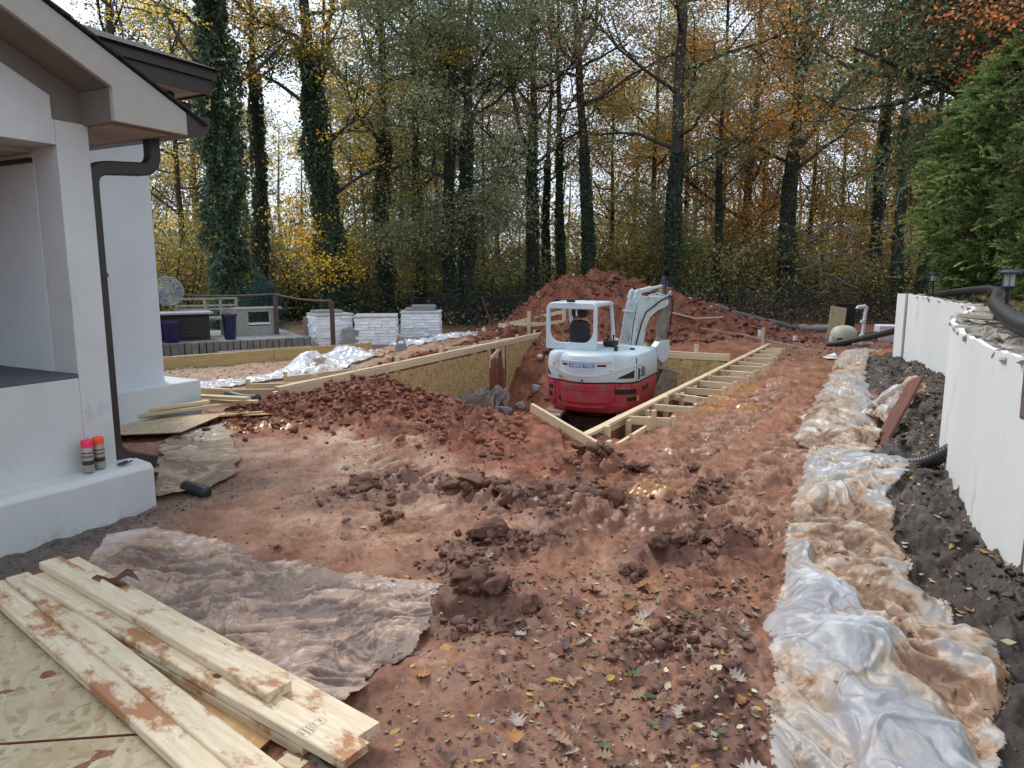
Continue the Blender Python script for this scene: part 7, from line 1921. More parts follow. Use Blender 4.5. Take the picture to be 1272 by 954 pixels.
# logs and old pipe along the fence
for k, (a, b, r, mt, lb) in enumerate((((5.3, 19.4), (7.4, 18.9), 0.09, "bark_pale", "long pale log lying along the fence foot"), ((7.45, 18.75), (8.2, 18.5), 0.10, "concrete", "grey block end beside the pale log"), ((4.9, 20.6), (6.2, 20.2), 0.05, "bark_pale", "thin branch lying behind the pale log"), ((7.1, 20.4), (7.9, 19.7), 0.05, "bark_pale", "broken stick slanting against the fence"))):
    p, q = P3(*a, r), P3(*b, r)
    mb = MB(); pts = [p.lerp(q, i / 8) + Vector((0, 0, 0.02 * math.sin(i * 2.1))) for i in range(9)]; mb.tube(pts, [r * (0.85 + 0.2 * math.sin(i * 1.3 + k)) for i in range(9)], 10); tag(mb.build("log", M[mt], smooth=True), lb, "log")
def chain_fence(p, q, h, label, n):
    t = thing("chain_fence", label, "fence", (p[0], p[1], tz(*p)))
    P_, Q_ = Vector((p[0], p[1], 0)), Vector((q[0], q[1], 0)); L = (Q_ - P_).length; d = (Q_ - P_).normalized()
    zb = lambda s: tz(*(P_ + d * s).xy)
    for k in range(n + 1):
        s = L * k / n; a = P_ + d * s; z = zb(s)
        mb = MB(); mb.tube([(a.x, a.y, z - 0.2), (a.x, a.y, z + h + 0.04)], 0.03, 8); mb.build("post", M["black"], t)
    for k in range(n):
        s0_, s1_ = L * k / n, L * (k + 1) / n; a, b = P_ + d * s0_, P_ + d * s1_
        mb = MB(); mb.tube([(a.x, a.y, zb(s0_) + h), (b.x, b.y, zb(s1_) + h)], 0.02, 6); mb.build("top_rail", M["black"], t)
        mb = MB(); m_ = int((s1_ - s0_) / 0.085); 
        for j in range(-int(h / 0.085), m_ + 1):
            for sg in (0, 1):
                x0 = j * 0.085; x1 = x0 + h; za, zb_ = 0.0, h
                if x0 < 0: za = -x0; x0 = 0
                if x1 > s1_ - s0_: zb_ = h - (x1 - (s1_ - s0_)); x1 = s1_ - s0_
                if x1 <= x0: continue
                if sg: za, zb_ = h - za, h - zb_
                A = P_ + d * (s0_ + x0); B = P_ + d * (s0_ + x1); w = Vector((0, 0, 0.005))
                z0_ = zb(s0_) + za; z1_ = zb(s0_) + zb_
                mb.add([A + Vector((0, 0, z0_)) - w, B + Vector((0, 0, z1_)) - w, B + Vector((0, 0, z1_)) + w, A + Vector((0, 0, z0_)) + w], [(0, 1, 2, 3)])
        o = mb.build("wire_mesh", M["black"], t); o["kind"] = "stuff"
chain_fence((4.6, 24.2), (15.5, 21.8), 0.95, "black chain link fence along the wood behind the pump corner", 5)
chain_fence((-3.5, 25.2), (4.5, 24.3), 0.95, "black chain link fence behind the mound and stone piers", 4)

# ------------------------------------------------------------------ trees and shrubs
def leaf_cards(cen, size, cols, r, up_bias=0.35, aspect=0.55, dirs=None):
    n = len(cen)
    if dirs is None:
        a = r.normal(size=(n, 3)); a[:, 2] = a[:, 2] * 0.6 - 0.25
    else:
        a = dirs + r.normal(size=(n, 3)) * 0.35
    a /= np.linalg.norm(a, axis=1)[:, None]
    nn = r.normal(size=(n, 3)); nn[:, 2] += up_bias * 2
    b = np.cross(a, nn); b /= (np.linalg.norm(b, axis=1)[:, None] + 1e-9)
    c = np.cross(a, b)
    s = size[:, None]
    v = np.stack([cen - a * s * 0.5, cen + b * s * aspect * 0.5 + c * s * 0.06, cen + a * s * 0.5, cen - b * s * aspect * 0.5 + c * s * 0.06], 1).reshape(-1, 3)
    f = np.arange(n * 4).reshape(n, 4)
    return v, f, np.repeat(cols, 4, 0)

PAL = {
 "oak": [((0.062, 0.078, 0.034), 4), ((0.085, 0.098, 0.045), 4), ((0.115, 0.115, 0.055), 2), ((0.15, 0.11, 0.045), 1.0)],
 "greyoak": [((0.110, 0.130, 0.070), 4), ((0.15, 0.165, 0.095), 3), ((0.09, 0.10, 0.05), 3), ((0.20, 0.15, 0.06), 0.9)],
 "darkoak": [((0.030, 0.042, 0.022), 4), ((0.045, 0.058, 0.028), 4), ((0.07, 0.075, 0.035), 2), ((0.14, 0.08, 0.03), 0.5)],
 "rust": [((0.13, 0.065, 0.04), 4), ((0.17, 0.09, 0.05), 3), ((0.10, 0.075, 0.045), 3), ((0.22, 0.10, 0.04), 1)],
 "orange": [((0.34, 0.15, 0.03), 4), ((0.42, 0.21, 0.04), 3), ((0.25, 0.12, 0.035), 3), ((0.19, 0.15, 0.05), 2)],
 "yellow": [((0.56, 0.36, 0.035), 5), ((0.46, 0.31, 0.05), 3), ((0.28, 0.23, 0.05), 2), ((0.45, 0.23, 0.03), 1)],
 "olive": [((0.19, 0.17, 0.055), 4), ((0.24, 0.20, 0.06), 3), ((0.13, 0.13, 0.05), 3), ((0.34, 0.25, 0.06), 1.2)],
 "brown": [((0.155, 0.11, 0.055), 4), ((0.12, 0.095, 0.05), 4), ((0.21, 0.135, 0.055), 2), ((0.075, 0.08, 0.04), 2)],
 "ivy": [((0.022, 0.034, 0.021), 4), ((0.034, 0.048, 0.028), 4), ((0.05, 0.064, 0.036), 2), ((0.08, 0.085, 0.045), 0.7)],
 "ivylight": [((0.030, 0.052, 0.032), 4), ((0.045, 0.07, 0.042), 4), ((0.065, 0.092, 0.055), 2), ((0.17, 0.15, 0.03), 0.5)],
 "orangered": [((0.30, 0.095, 0.03), 4), ((0.36, 0.14, 0.04), 3), ((0.20, 0.08, 0.04), 3)],
}
def pick(pal, n, r):
    cs = np.array([c for c, w in PAL[pal]]); ws = np.array([w for c, w in PAL[pal]], float); ws /= ws.sum()
    c = cs[r.choice(len(cs), n, p=ws)]
    return c * 2.5 * r.uniform(0.75, 1.25, (n, 1))

def leaves_mesh(name, groups, r):
    """groups: list of (centres, sizes, palette)"""
    V = []; F = []; C = []; b = 0
    for g in groups:
        cen, size, pal = g[:3]
        if len(cen) == 0: continue
        cl = pick(pal, len(cen), r)
        if len(g) > 5: cl = cl * g[5][:, None]
        v, f, c = leaf_cards(cen, size, cl, r, dirs=g[3] if len(g) > 3 else None, aspect=g[4] if len(g) > 4 else 0.6)
        V.append(v); F.append(f + b); C.append(c); b += len(v)
    return np_mesh(name, np.concatenate(V), np.concatenate(F), np.concatenate(C), False)

def branch_path(p, d, L, n, r, wob=0.18, lift=0.06):
    pts = [np.array(p)]; d = np.array(d) / np.linalg.norm(d)
    for i in range(n):
        d = d + r.normal(size=3) * wob + np.array((0, 0, lift)); d /= np.linalg.norm(d)
        pts.append(pts[-1] + d * L / n)
    return pts

def build_tree(name, base, H_, r0, pal, seed, lean=(0, 0), nb=16, leaves=6500, spread=3.0, first=0.35, ivy=None, ivy_r=0.16, forks=(), low=0, leaf=0.17, bark="bark", pal2=None, clump=0.55, ivy_n=2600, bare=0.0, up=0.55):
    """trunk with limbs and a crown of leaf clumps held at the limb ends; returns meshes"""
    r = np.random.default_rng(seed)
    mb = MB(); n = 14
    tp = []
    wob = np.cumsum(r.normal(size=(n + 1, 2)) * 0.035 * H_ / 14, 0); wob -= wob[0]
    for i in range(n + 1):
        t = i / n
        tp.append(np.array((base[0] + lean[0] * t ** 1.2 + wob[i, 0], base[1] + lean[1] * t + wob[i, 1], base[2] - 0.3 + (H_ + 0.3) * t)))
    rad = [r0 * (1.0 - 0.78 * (i / n)) * (1.35 if i == 0 else 1) for i in range(n + 1)]
    mb.tube(tp, rad, 10)
    tips = []
    def at(t):
        k = min(int(t * n), n - 1); u = t * n - k
        return tp[k] * (1 - u) + tp[k + 1] * u, rad[k] * (1 - u) + rad[k + 1] * u
    def limb(p, d, L, rr, depth):
        pts = branch_path(p, d, L, 6, r, 0.20, 0.05)
        mb.tube([tuple(q) for q in pts], [rr * (1 - 0.8 * k / 6) + 0.006 for k in range(7)], 5, cap=False)
        for k in range(2, 7): tips.append((pts[k], 1.0 if k > 3 else 0.5))
        if depth > 0:
            for k in range(2, 6):
                if r.random() < 0.8:
                    dd = (pts[k] - pts[k - 1]); dd = dd / np.linalg.norm(dd) + r.normal(size=3) * 0.65; dd[2] += 0.1
                    limb(pts[k], dd, L * r.uniform(0.35, 0.6), rr * 0.45, depth - 1)
    for (t, dx, dy, dz, L) in forks:
        p, rr = at(t); limb(p, (dx, dy, dz), L, rr * 0.7, 1)
    for k in range(nb):
        t = first + (1 - first) * (k + r.uniform(0, 0.9)) / nb; t = min(t, 0.985)
        p, rr = at(t); a = k * 2.4 + r.uniform(-0.5, 0.5)
        L = spread * (1.15 - 0.65 * max(0, (t - 0.55) / 0.45)) * r.uniform(0.6, 1.1)
        limb(p, (math.cos(a), math.sin(a), up * r.uniform(0.2, 1.4)), L, min(rr * 0.45, 0.07), 1)
    for k in range(low):
        t = r.uniform(0.1, first); p, rr = at(t); a = r.uniform(0, 6.28)
        limb(p, (math.cos(a), math.sin(a), 0.15), spread * r.uniform(0.25, 0.5), 0.02, 1)
    tme = mb.mesh("trunk", True)
    P = np.array([q for q, w in tips]); W = np.array([w for q, w in tips]); W /= W.sum()
    # sprays: a twig end carries a small flat spray of leaves of one tone; some twig ends are bare
    nc = int(leaves * 0.24)
    idx = r.choice(len(P), nc, p=W)
    keep = (np.sin(idx * 12.9898) * 43758.5453) % 1.0 > bare
    idx = idx[keep]; nc = len(idx)
    cc = P[idx] + r.normal(size=(nc, 3)) * np.array((clump, clump, clump * 0.6))
    per = 16; k = np.repeat(np.arange(nc), per)
    cen = cc[k] + r.normal(size=(len(k), 3)) * np.array((0.24, 0.24, 0.09)) * (leaf / 0.17)
    size = leaf * 0.60 * r.uniform(0.55, 1.25, len(k))
    tone = r.uniform(0.62, 1.38, nc)[k]
    sel = np.zeros(len(k), bool)
    if pal2: sel = (((np.sin(idx * 78.233) * 12345.678) % 1.0) < pal2[1])[k]
    groups = [(cen[~sel], size[~sel], pal, None, 0.6, tone[~sel])]
    if pal2: groups.append((cen[sel], size[sel], pal2[0], None, 0.6, tone[sel]))
    cme = leaves_mesh("crown", groups, r)
    ime = None
    if ivy:
        h = ivy; ni = int(ivy_n * 1.7)
        t = r.random(ni) ** 0.9 * min(h / H_, 1.0)
        pos = np.array([at(q)[0] for q in t]); rr = np.array([at(q)[1] for q in t])
        a = r.uniform(0, 2 * np.pi, ni)
        bulge = 0.65 + 0.7 * np.clip(fbm(a * 1.2, t * H_ * 0.9, 3, seed), -0.6, 1)
        R = rr * 0.9 + 0.8 * ivy_r * bulge * sstep(-0.75, 0.1, fbm(a * 0.9 + 3, t * H_ * 0.45, 3, seed + 5)) * (1 - 0.45 * (t * H_ / h) ** 2) * r.uniform(0.35, 1.1, ni) ** 0.45
        ic = pos + np.stack([np.cos(a) * R, np.sin(a) * R, r.normal(size=ni) * 0.05], 1)
        out = np.stack([np.cos(a), np.sin(a), -0.9 + 0 * a], 1)
        ime = leaves_mesh("ivy", [(ic, (0.125 if ivy_r > 0.5 else 0.105) * r.uniform(0.6, 1.3, ni), "ivylight" if ivy_r > 0.5 else "ivy", out, 0.85)], r)
    return tme, cme, ime, bark

def place_tree(name, label, meshes, base, cat="tree", group=None):
    tme, cme, ime, bark = meshes
    t = thing(name, label, cat, tuple(base), group=group)
    np_obj("trunk", tme, M[bark], t); np_obj("crown", cme, M["leaf"], t)
    if ime: np_obj("ivy", ime, M["leaf"], t)
    return t

def X(px, y): return (px - 636) / 900.0 * (y * 0.9877 + 0.2)
FT = [
 # px, y, H, r0, palette, kwargs, label
 (288, 23.5, 15, 0.26, "ivylight", dict(ivy=14.8, ivy_r=0.95, ivy_n=17000, leaves=3200, spread=2.6, first=0.45, pal2=("yellow", 0.2), lean=(-0.15, 0)), "tall trunk smothered in a broad green ivy column right of the roof"),
 (328, 27.0, 14, 0.22, "oak", dict(ivy=9.0, ivy_r=0.32, ivy_n=3800, leaves=3200, spread=2.4, first=0.6, pal2=("orange", 0.3)), "ivied dark trunk just right of the broad ivy column"),
 (424, 25.5, 16, 0.32, "yellow", dict(ivy=9.5, ivy_r=0.55, ivy_n=7500, leaves=8500, spread=3.4, first=0.24, lean=(-1.2, 0.3), forks=((0.42, 0.25, 0, 1, 6.5),), pal2=("oak", 0.25), bare=0.4, clump=0.42, low=5), "thick ivied trunk leaning left with bright yellow leaves"),
 (478, 26.5, 15, 0.24, "greyoak", dict(ivy=7.5, ivy_r=0.26, ivy_n=3800, leaves=9500, spread=3.2, first=0.32, low=3, pal2=("yellow", 0.22)), "ivied straight trunk behind the middle white pier"),
 (521, 27.0, 15, 0.19, "greyoak", dict(ivy=5.0, ivy_r=0.14, ivy_n=2000, leaves=10000, spread=3.2, first=0.3, low=3, pal2=("olive", 0.2)), "slimmer dark trunk left of the right white pier"),
 (562, 25.5, 15, 0.2, "greyoak", dict(ivy=6.5, ivy_r=0.12, ivy_n=2400, leaves=13000, spread=3.5, first=0.28, low=4), "left trunk of the close pair behind the right white pier"),
 (582, 26.0, 15, 0.24, "greyoak", dict(ivy=7.0, ivy_r=0.2, ivy_n=3000, leaves=10000, spread=3.2, first=0.32, low=3), "right darker trunk of the close pair behind the right white pier"),
 (659, 28.0, 15, 0.23, "rust", dict(ivy=7.5, ivy_r=0.13, ivy_n=2600, leaves=2600, spread=3.4, first=0.36, pal2=("olive", 0.35), forks=((0.4, -0.5, 0, 1, 5),)), "dark forked trunk with sparse rusty leaves left above the mound"),
 (680, 31.0, 14, 0.15, "rust", dict(ivy=6.5, ivy_r=0.1, ivy_n=1600, leaves=2200, spread=2.6, first=0.4), "thin trunk with rusty leaves second from left above the mound"),
 (696, 28.5, 14, 0.16, "brown", dict(ivy=7.0, ivy_r=0.12, ivy_n=2000, leaves=2200, spread=2.6, first=0.45, pal2=("rust", 0.4)), "slim dark trunk rising directly behind the mound's left shoulder"),
 (730, 28.0, 16, 0.24, "rust", dict(ivy=6.5, ivy_r=0.12, ivy_n=2400, leaves=2700, spread=3.6, first=0.5, lean=(-0.9, 0), forks=((0.58, -0.8, 0, 0.7, 4.5), (0.6, 0.7, 0, 0.9, 4.5), (0.62, 0.25, 0.1, 1, 4.5)), bark="bark"), "tall left leaning trunk with a high fork of bare rusty limbs"),
 (806, 33.0, 13, 0.15, "brown", dict(leaves=5500, spread=3.0, first=0.2, low=3, pal2=("orange", 0.4)), "thin dark trunk between the boom and the thick ivied trunk"),
 (833, 26.5, 16, 0.30, "oak", dict(ivy=6.0, ivy_r=0.14, ivy_n=3400, leaves=12000, spread=3.8, first=0.3, lean=(-0.25, 0), low=3, pal2=("brown", 0.3)), "thick ivied trunk directly behind the excavator's boom"),
 (887, 28.0, 14, 0.13, "greyoak", dict(ivy=6.5, ivy_r=0.06, ivy_n=1300, leaves=6000, spread=2.8, first=0.32, pal2=("orange", 0.4)), "slender straight dark trunk right of the mound"),
 (924, 32.0, 14, 0.24, "orange", dict(leaves=11000, spread=3.4, first=0.22, low=4, pal2=("brown", 0.35)), "tree with bright orange foliage behind the fence"),
 (976, 27.0, 16, 0.30, "brown", dict(ivy=6.0, ivy_r=0.1, ivy_n=2600, leaves=9000, spread=3.8, first=0.3, lean=(0.2, 0), forks=((0.38, 0.75, 0, 0.85, 7.0), (0.5, -0.35, 0, 1, 5), (0.52, 0.3, 0, 1, 5)), pal2=("orange", 0.35)), "big forked tree with a long limb reaching up right"),
 (1082, 28.5, 15, 0.20, "brown", dict(ivy=8.0, ivy_r=0.18, ivy_n=2800, leaves=3400, spread=3.0, first=0.45, pal2=("olive", 0.3)), "ivied trunk above the white standpipe"),
 (1112, 26.0, 14, 0.16, "oak", dict(ivy=7.0, ivy_r=0.12, ivy_n=2200, leaves=2600, spread=2.6, first=0.5, bark="bark_pale", pal2=("brown", 0.5)), "pale barked ivied trunk left of the hedge"),
 (1145, 25.0, 13, 0.14, "brown", dict(ivy=5.5, ivy_r=0.14, ivy_n=2000, leaves=2400, spread=2.2, first=0.5), "thin ivied trunk half hidden by the hedge's left edge"),
 (232, 30.0, 12, 0.16, "olive", dict(leaves=7000, spread=3.4, first=0.12, low=4, pal2=("yellow", 0.3), up=0.3), "olive yellow tree behind the patio's fan"),
 (160, 27.0, 15, 0.24, "darkoak", dict(leaves=2600, spread=4.2, first=0.5, pal2=("rust", 0.3), clump=0.4), "dark sparse leaved tree whose twigs overhang the house roof"),
]
for k, (px, y, H_, r0, pal, kw, lb) in enumerate(FT):
    x = X(px, y); z = tz(x, y)
    place_tree("ivy_tree" if kw.get("ivy") else "woodland_tree", lb, build_tree("t", (x, y, z), H_, r0, pal, 400 + k, **kw), (x, y, z))

# overhanging oak and rust boughs at the top right, trunks out of frame behind the hedge
x, y = 10.4, 14.5
place_tree("oak_tree", "dark leaved oak whose boughs hang in at the top right corner", build_tree("t", (x, y, 1.0), 8.2, 0.22, "darkoak", 470, leaves=13000, spread=3.0, first=0.36, lean=(-0.8, 0), leaf=0.17, clump=0.42, forks=((0.40, -1, 0.1, 0.25, 4.4), (0.5, -1, -0.2, 0.2, 4.4), (0.56, -1, 0.3, 0.12, 4.2), (0.66, -1, 0.0, 0.1, 4.0), (0.75, -1, -0.1, 0.05, 3.6)), up=0.3), (x, y, 1.0))
x, y = 10.6, 12.2
place_tree("rust_tree", "orange brown leaved tree over the hedge in the top right corner", build_tree("t", (x, y, 1.0), 7.0, 0.14, "orangered", 471, leaves=6500, spread=2.4, first=0.5, leaf=0.13, clump=0.36, pal2=("brown", 0.25), forks=((0.52, -1, -0.1, 0.12, 3.4), (0.62, -1, 0.2, 0.1, 3.4), (0.7, -1, 0.0, 0.05, 3.2)), up=0.25), (x, y, 1.0))

# background wood: five kinds, copied
protos = []
kinds = [("brown", dict(leaves=6800, spread=3.2, first=0.2, low=5, pal2=("olive", 0.35)), "brown leaved tree"),
         ("olive", dict(leaves=7200, spread=3.2, first=0.14, low=6, pal2=("brown", 0.35)), "olive leaved tree"),
         ("orange", dict(leaves=6200, spread=3.0, first=0.18, low=5, pal2=("olive", 0.4)), "orange leaved tree"),
         ("greyoak", dict(leaves=7200, spread=3.3, first=0.22, low=4, pal2=("brown", 0.3)), "grey green leaved tree"),
         ("rust", dict(leaves=3600, spread=3.2, first=0.3, low=3, pal2=("brown", 0.4)), "half bare rusty tree")]
for k, (pal, kw, lb) in enumerate(kinds):
    protos.append((build_tree("t", (0, 0, 0), 12.5, 0.17, pal, 500 + k, leaf=0.22, **kw), lb, ["brown_tree", "olive_tree", "orange_tree", "grey_green_tree", "rusty_tree"][k]))
r_ = random.Random(77)
MARKS = [(60, "above the porch roof"), (160, "behind the house's upper eave"), (215, "behind the patio fan"), (255, "left of the broad ivy column"), (310, "beside the broad ivy column"), (365, "behind the rope rail's middle post"), (405, "above the left stone pier"), (440, "right of the leaning ivied trunk"), (470, "above the middle stone pier"), (505, "left of the right stone pier"), (545, "above the right stone pier"), (600, "above the mound's left foot"), (640, "left of the dark forked trunk"), (672, "above the mound's left slope"), (712, "above the mound's crest"), (765, "above the excavator canopy"), (806, "left of the excavator boom's top"), (850, "right of the excavator boom's top"), (890, "above the mound's right foot"), (940, "left of the big forked tree"), (1000, "right of the big forked tree"), (1040, "above the leaning strand board"), (1085, "above the white standpipe"), (1125, "above the end of the retaining wall"), (1160, "left of the hedge"), (1225, "behind the hedge")]
USED_LABELS = {}
def place_label(kind, px, y):
    m = min(MARKS, key=lambda q: abs(q[0] - px))[1]
    base = "%s in the wood %s" % (kind, m)
    k = USED_LABELS.get(base, 0); USED_LABELS[base] = k + 1
    return base if k == 0 else "%s %s %s" % (["farther", "farthest", "deepest", "hindmost"][min(k - 1, 3)], kind, m)
seq = [(60, 36, 3), (120, 42, 1), (190, 38, 1), (250, 34, 1), (300, 33, 0), (415, 34, 1), (455, 36, 0), (500, 33, 1), (520, 40, 3), (545, 36, 1), (600, 33, 3), (620, 38, 4), (655, 36, 4), (760, 33, 1), (785, 38, 0), (850, 34, 1), (895, 36, 2), (915, 43, 4), (940, 34, 2), (1000, 33, 1), (1040, 36, 0), (1075, 34, 2), (1120, 34, 0), (1140, 38, 1), (1165, 33, 3), (1190, 40, 0), (1225, 36, 0), (1260, 42, 1),
       (90, 52, 4), (1150, 50, 3)]
first = {}
for px, y, k in sorted(seq, key=lambda q: q[1]):
    x = X(px, y); z = tz(x, y)
    meshes, lb, nm = protos[k]
    if k not in first:
        t = place_tree(nm, lb, meshes, (0, 0, 0), group="woodland trees behind the front trunks"); first[k] = t
    else:
        t = copy_tree(first[k])
    t['label'] = place_label(lb, px, y)
    t.location = (x, y, z); t.rotation_euler = (0, 0, r_.uniform(0, 6.28)); s = r_.uniform(0.6, 0.95); t.scale = (s, s, s)

# understorey shrubs
def build_shrub(seed, pal, pal2, h, w, n, leaf=0.13):
    r = np.random.default_rng(seed); mb = MB(); tips = []
    for k in range(9):
        a = r.uniform(0, 6.28); pts = branch_path((r.normal() * 0.1, r.normal() * 0.1, -0.1), (math.cos(a) * w * 0.35, math.sin(a) * w * 0.35, h * 0.9), h * r.uniform(0.7, 1.1), 7, r, 0.2, 0.02)
        mb.tube([tuple(q) for q in pts], [0.025 * (1 - 0.8 * i / 7) + 0.004 for i in range(8)], 5, cap=False)
        for i in range(1, 8):
            tips.append(pts[i])
            if r.random() < 0.6:
                a2 = r.uniform(0, 6.28); p2 = branch_path(pts[i], (math.cos(a2), math.sin(a2), 0.3), w * 0.4, 3, r, 0.2, 0.02)
                mb.tube([tuple(q) for q in p2], 0.008, 4, cap=False); tips += p2[1:]
    P = np.array(tips); idx = r.integers(len(P), size=n); cen = P[idx] + r.normal(size=(n, 3)) * np.array((0.3, 0.3, 0.22))
    cen[:, 2] = np.abs(cen[:, 2])
    sel = ((np.sin(idx * 78.233) * 12345.678) % 1.0) < 0.4; size = leaf * r.uniform(0.5, 1.3, n)
    return mb.mesh("stems", True), leaves_mesh("foliage", [(cen[~sel], size[~sel], pal), (cen[sel], size[sel], pal2)], r)
sk = [("olive", "brown", 3.4, 3.0, 3200, "olive_shrub", "olive yellow understorey shrub"), ("brown", "olive", 3.0, 3.0, 2400, "brown_shrub", "brown understorey shrub"), ("orange", "olive", 3.6, 3.0, 2600, "orange_shrub", "orange yellow understorey shrub"), ("ivy", "darkoak", 1.6, 2.4, 2400, "evergreen_shrub", "dark evergreen shrub low among the trunks"), ("greyoak", "olive", 2.8, 2.8, 2600, "green_shrub", "grey green understorey shrub")]
sp_ = []
for k, (a, b, h, w, n, nm, lb) in enumerate(sk):
    st, fo = build_shrub(600 + k, a, b, h, w, n); st.materials.append(M["bark"]); fo.materials.append(M["leaf"]); sp_.append((st, fo, nm, lb))
sq = [(205, 28, 0), (235, 26, 0), (260, 30, 0), (315, 29, 3), (345, 30, 3), (362, 28, 0), (385, 29, 3), (400, 33, 0), (445, 30, 0), (455, 27, 3), (500, 31, 0), (505, 28, 0), (540, 30, 0), (548, 28, 3), (610, 28, 4), (632, 31, 1), (615, 27, 3), (600, 33, 4), (645, 29, 4), (675, 33, 0), (710, 30, 0), (745, 30, 0), (765, 32, 0), (780, 29, 0), (815, 30, 0), (855, 30, 0), (868, 28, 4), (872, 33, 2), (905, 29, 4), (925, 27, 0), (945, 30, 1), (990, 29, 1), (1000, 32, 2), (1015, 28, 1), (1035, 30, 2), (1050, 27, 1), (1065, 30, 1), (1090, 29, 4), (1100, 27, 1), (1130, 27, 1), (1150, 27, 0), (1160, 24, 3), (960, 28, 1), (890, 31, 2), (935, 33, 0), (1120, 31, 2), (1040, 34, 0), (700, 35, 0), (520, 35, 0), (430, 35, 2), (350, 34, 2)]
fs_ = {}
for px, y, k in sorted(sq, key=lambda q: q[1]):
    x = X(px, y); z = tz(x, y); st, fo, nm, lb = sp_[k]
    t = thing(nm, place_label(lb, px, y), "shrub", (0, 0, 0), group="understorey shrubs in the wood")
    for nm2, me in (("stems", st), ("foliage", fo)):
        o = bpy.data.objects.new(nm2, me); link(o, t)
    t.location = (x, y, z); t.rotation_euler = (0, 0, r_.uniform(0, 6.28)); s = r_.uniform(0.75, 1.2); t.scale = (s, s, s)

# far wood that reads as one mass, and brambles along the fence
r = np.random.default_rng(900)
n = 26000; yy = r.uniform(58, 85, n); xx = r.uniform(-0.85, 0.85, n) * yy; hh = np.abs(r.normal(0, 1, n)) * 3.6 + r.random(n) * 1.6
zz = terrain(xx, yy, False) + np.minimum(hh, 12)
far = leaves_mesh("far_woods", [(np.stack([xx, yy, zz], 1)[k::3], (0.5 * r.uniform(0.6, 1.3, n))[k::3], p) for k, p in enumerate(("brown", "olive", "greyoak"))], r)
tag(np_obj("far_woods", far, M["leaf"]), kind="stuff")
mb = MB()
for k in range(130):
    y = r.uniform(56, 80); x = r.uniform(-0.8, 0.8) * y; z = float(coarse(np.array([x]), np.array([y]))[0]); h = r.uniform(9, 15)
    mb.tube([(x, y, z), (x + r.normal() * 0.3, y, z + h * 0.5), (x + r.normal() * 0.7, y, z + h)], [r.uniform(0.12, 0.24), 0.12, 0.04], 6, cap=False)
tag(mb.build("far_trunks", M["bark"]), kind="stuff")
mb = MB()
for k in range(420):
    y = r.uniform(22.8, 27); x = r.uniform(5.0, 14.5) if k < 330 else r.uniform(-3, 5); z = tz(x, y)
    a = r.uniform(0, 6.28); h = r.uniform(0.5, 1.6)
    pts = branch_path((x, y, z - 0.05), (math.cos(a) * 0.6, math.sin(a) * 0.6, 1), h * 1.5, 6, r, 0.28, -0.10)
    mb.tube([tuple(q) for q in pts], [0.011 * (1 - 0.7 * i / 6) + 0.003 for i in range(7)], 4, cap=False)
tag(mb.build("brambles", M["bark"]), kind="stuff")
n = 5200; yy = 22.6 + r.random(n) * 5; xx = np.where(r.random(n) < 0.7, r.uniform(4.5, 14.5, n), r.uniform(-7, 4.5, n)); zz = terrain(xx, yy) + np.abs(r.normal(0, 0.33, n))
me = leaves_mesh("undergrowth", [(np.stack([xx, yy, zz], 1)[k::3], (0.11 * r.uniform(0.6, 1.3, n))[k::3], p) for k, p in enumerate(("brown", "darkoak", "rust"))], r)
tag(np_obj("undergrowth", me, M["leaf"]), kind="stuff")
# bare grey limbs of a fallen tree by the hedge
t = thing("fallen_branch", "tangle of bare grey branches left of the hedge", "branch", (11.2, 23.5, 0.2))
mb = MB()
for k in range(26):
    p = (r.uniform(9.6, 12.6), r.uniform(23, 25), 0.2 + r.uniform(0.0, 3.2)); a = r.uniform(0, 6.28)
    pts = branch_path(p, (math.cos(a), math.sin(a) * 0.5, 0.25), r.uniform(1.2, 2.8), 7, r, 0.25, 0.0); mb.tube([tuple(q) for q in pts], [0.02 * (1 - 0.75 * i / 7) + 0.004 for i in range(8)], 4, cap=False)
mb.build("limbs", M["bark_pale"], t)

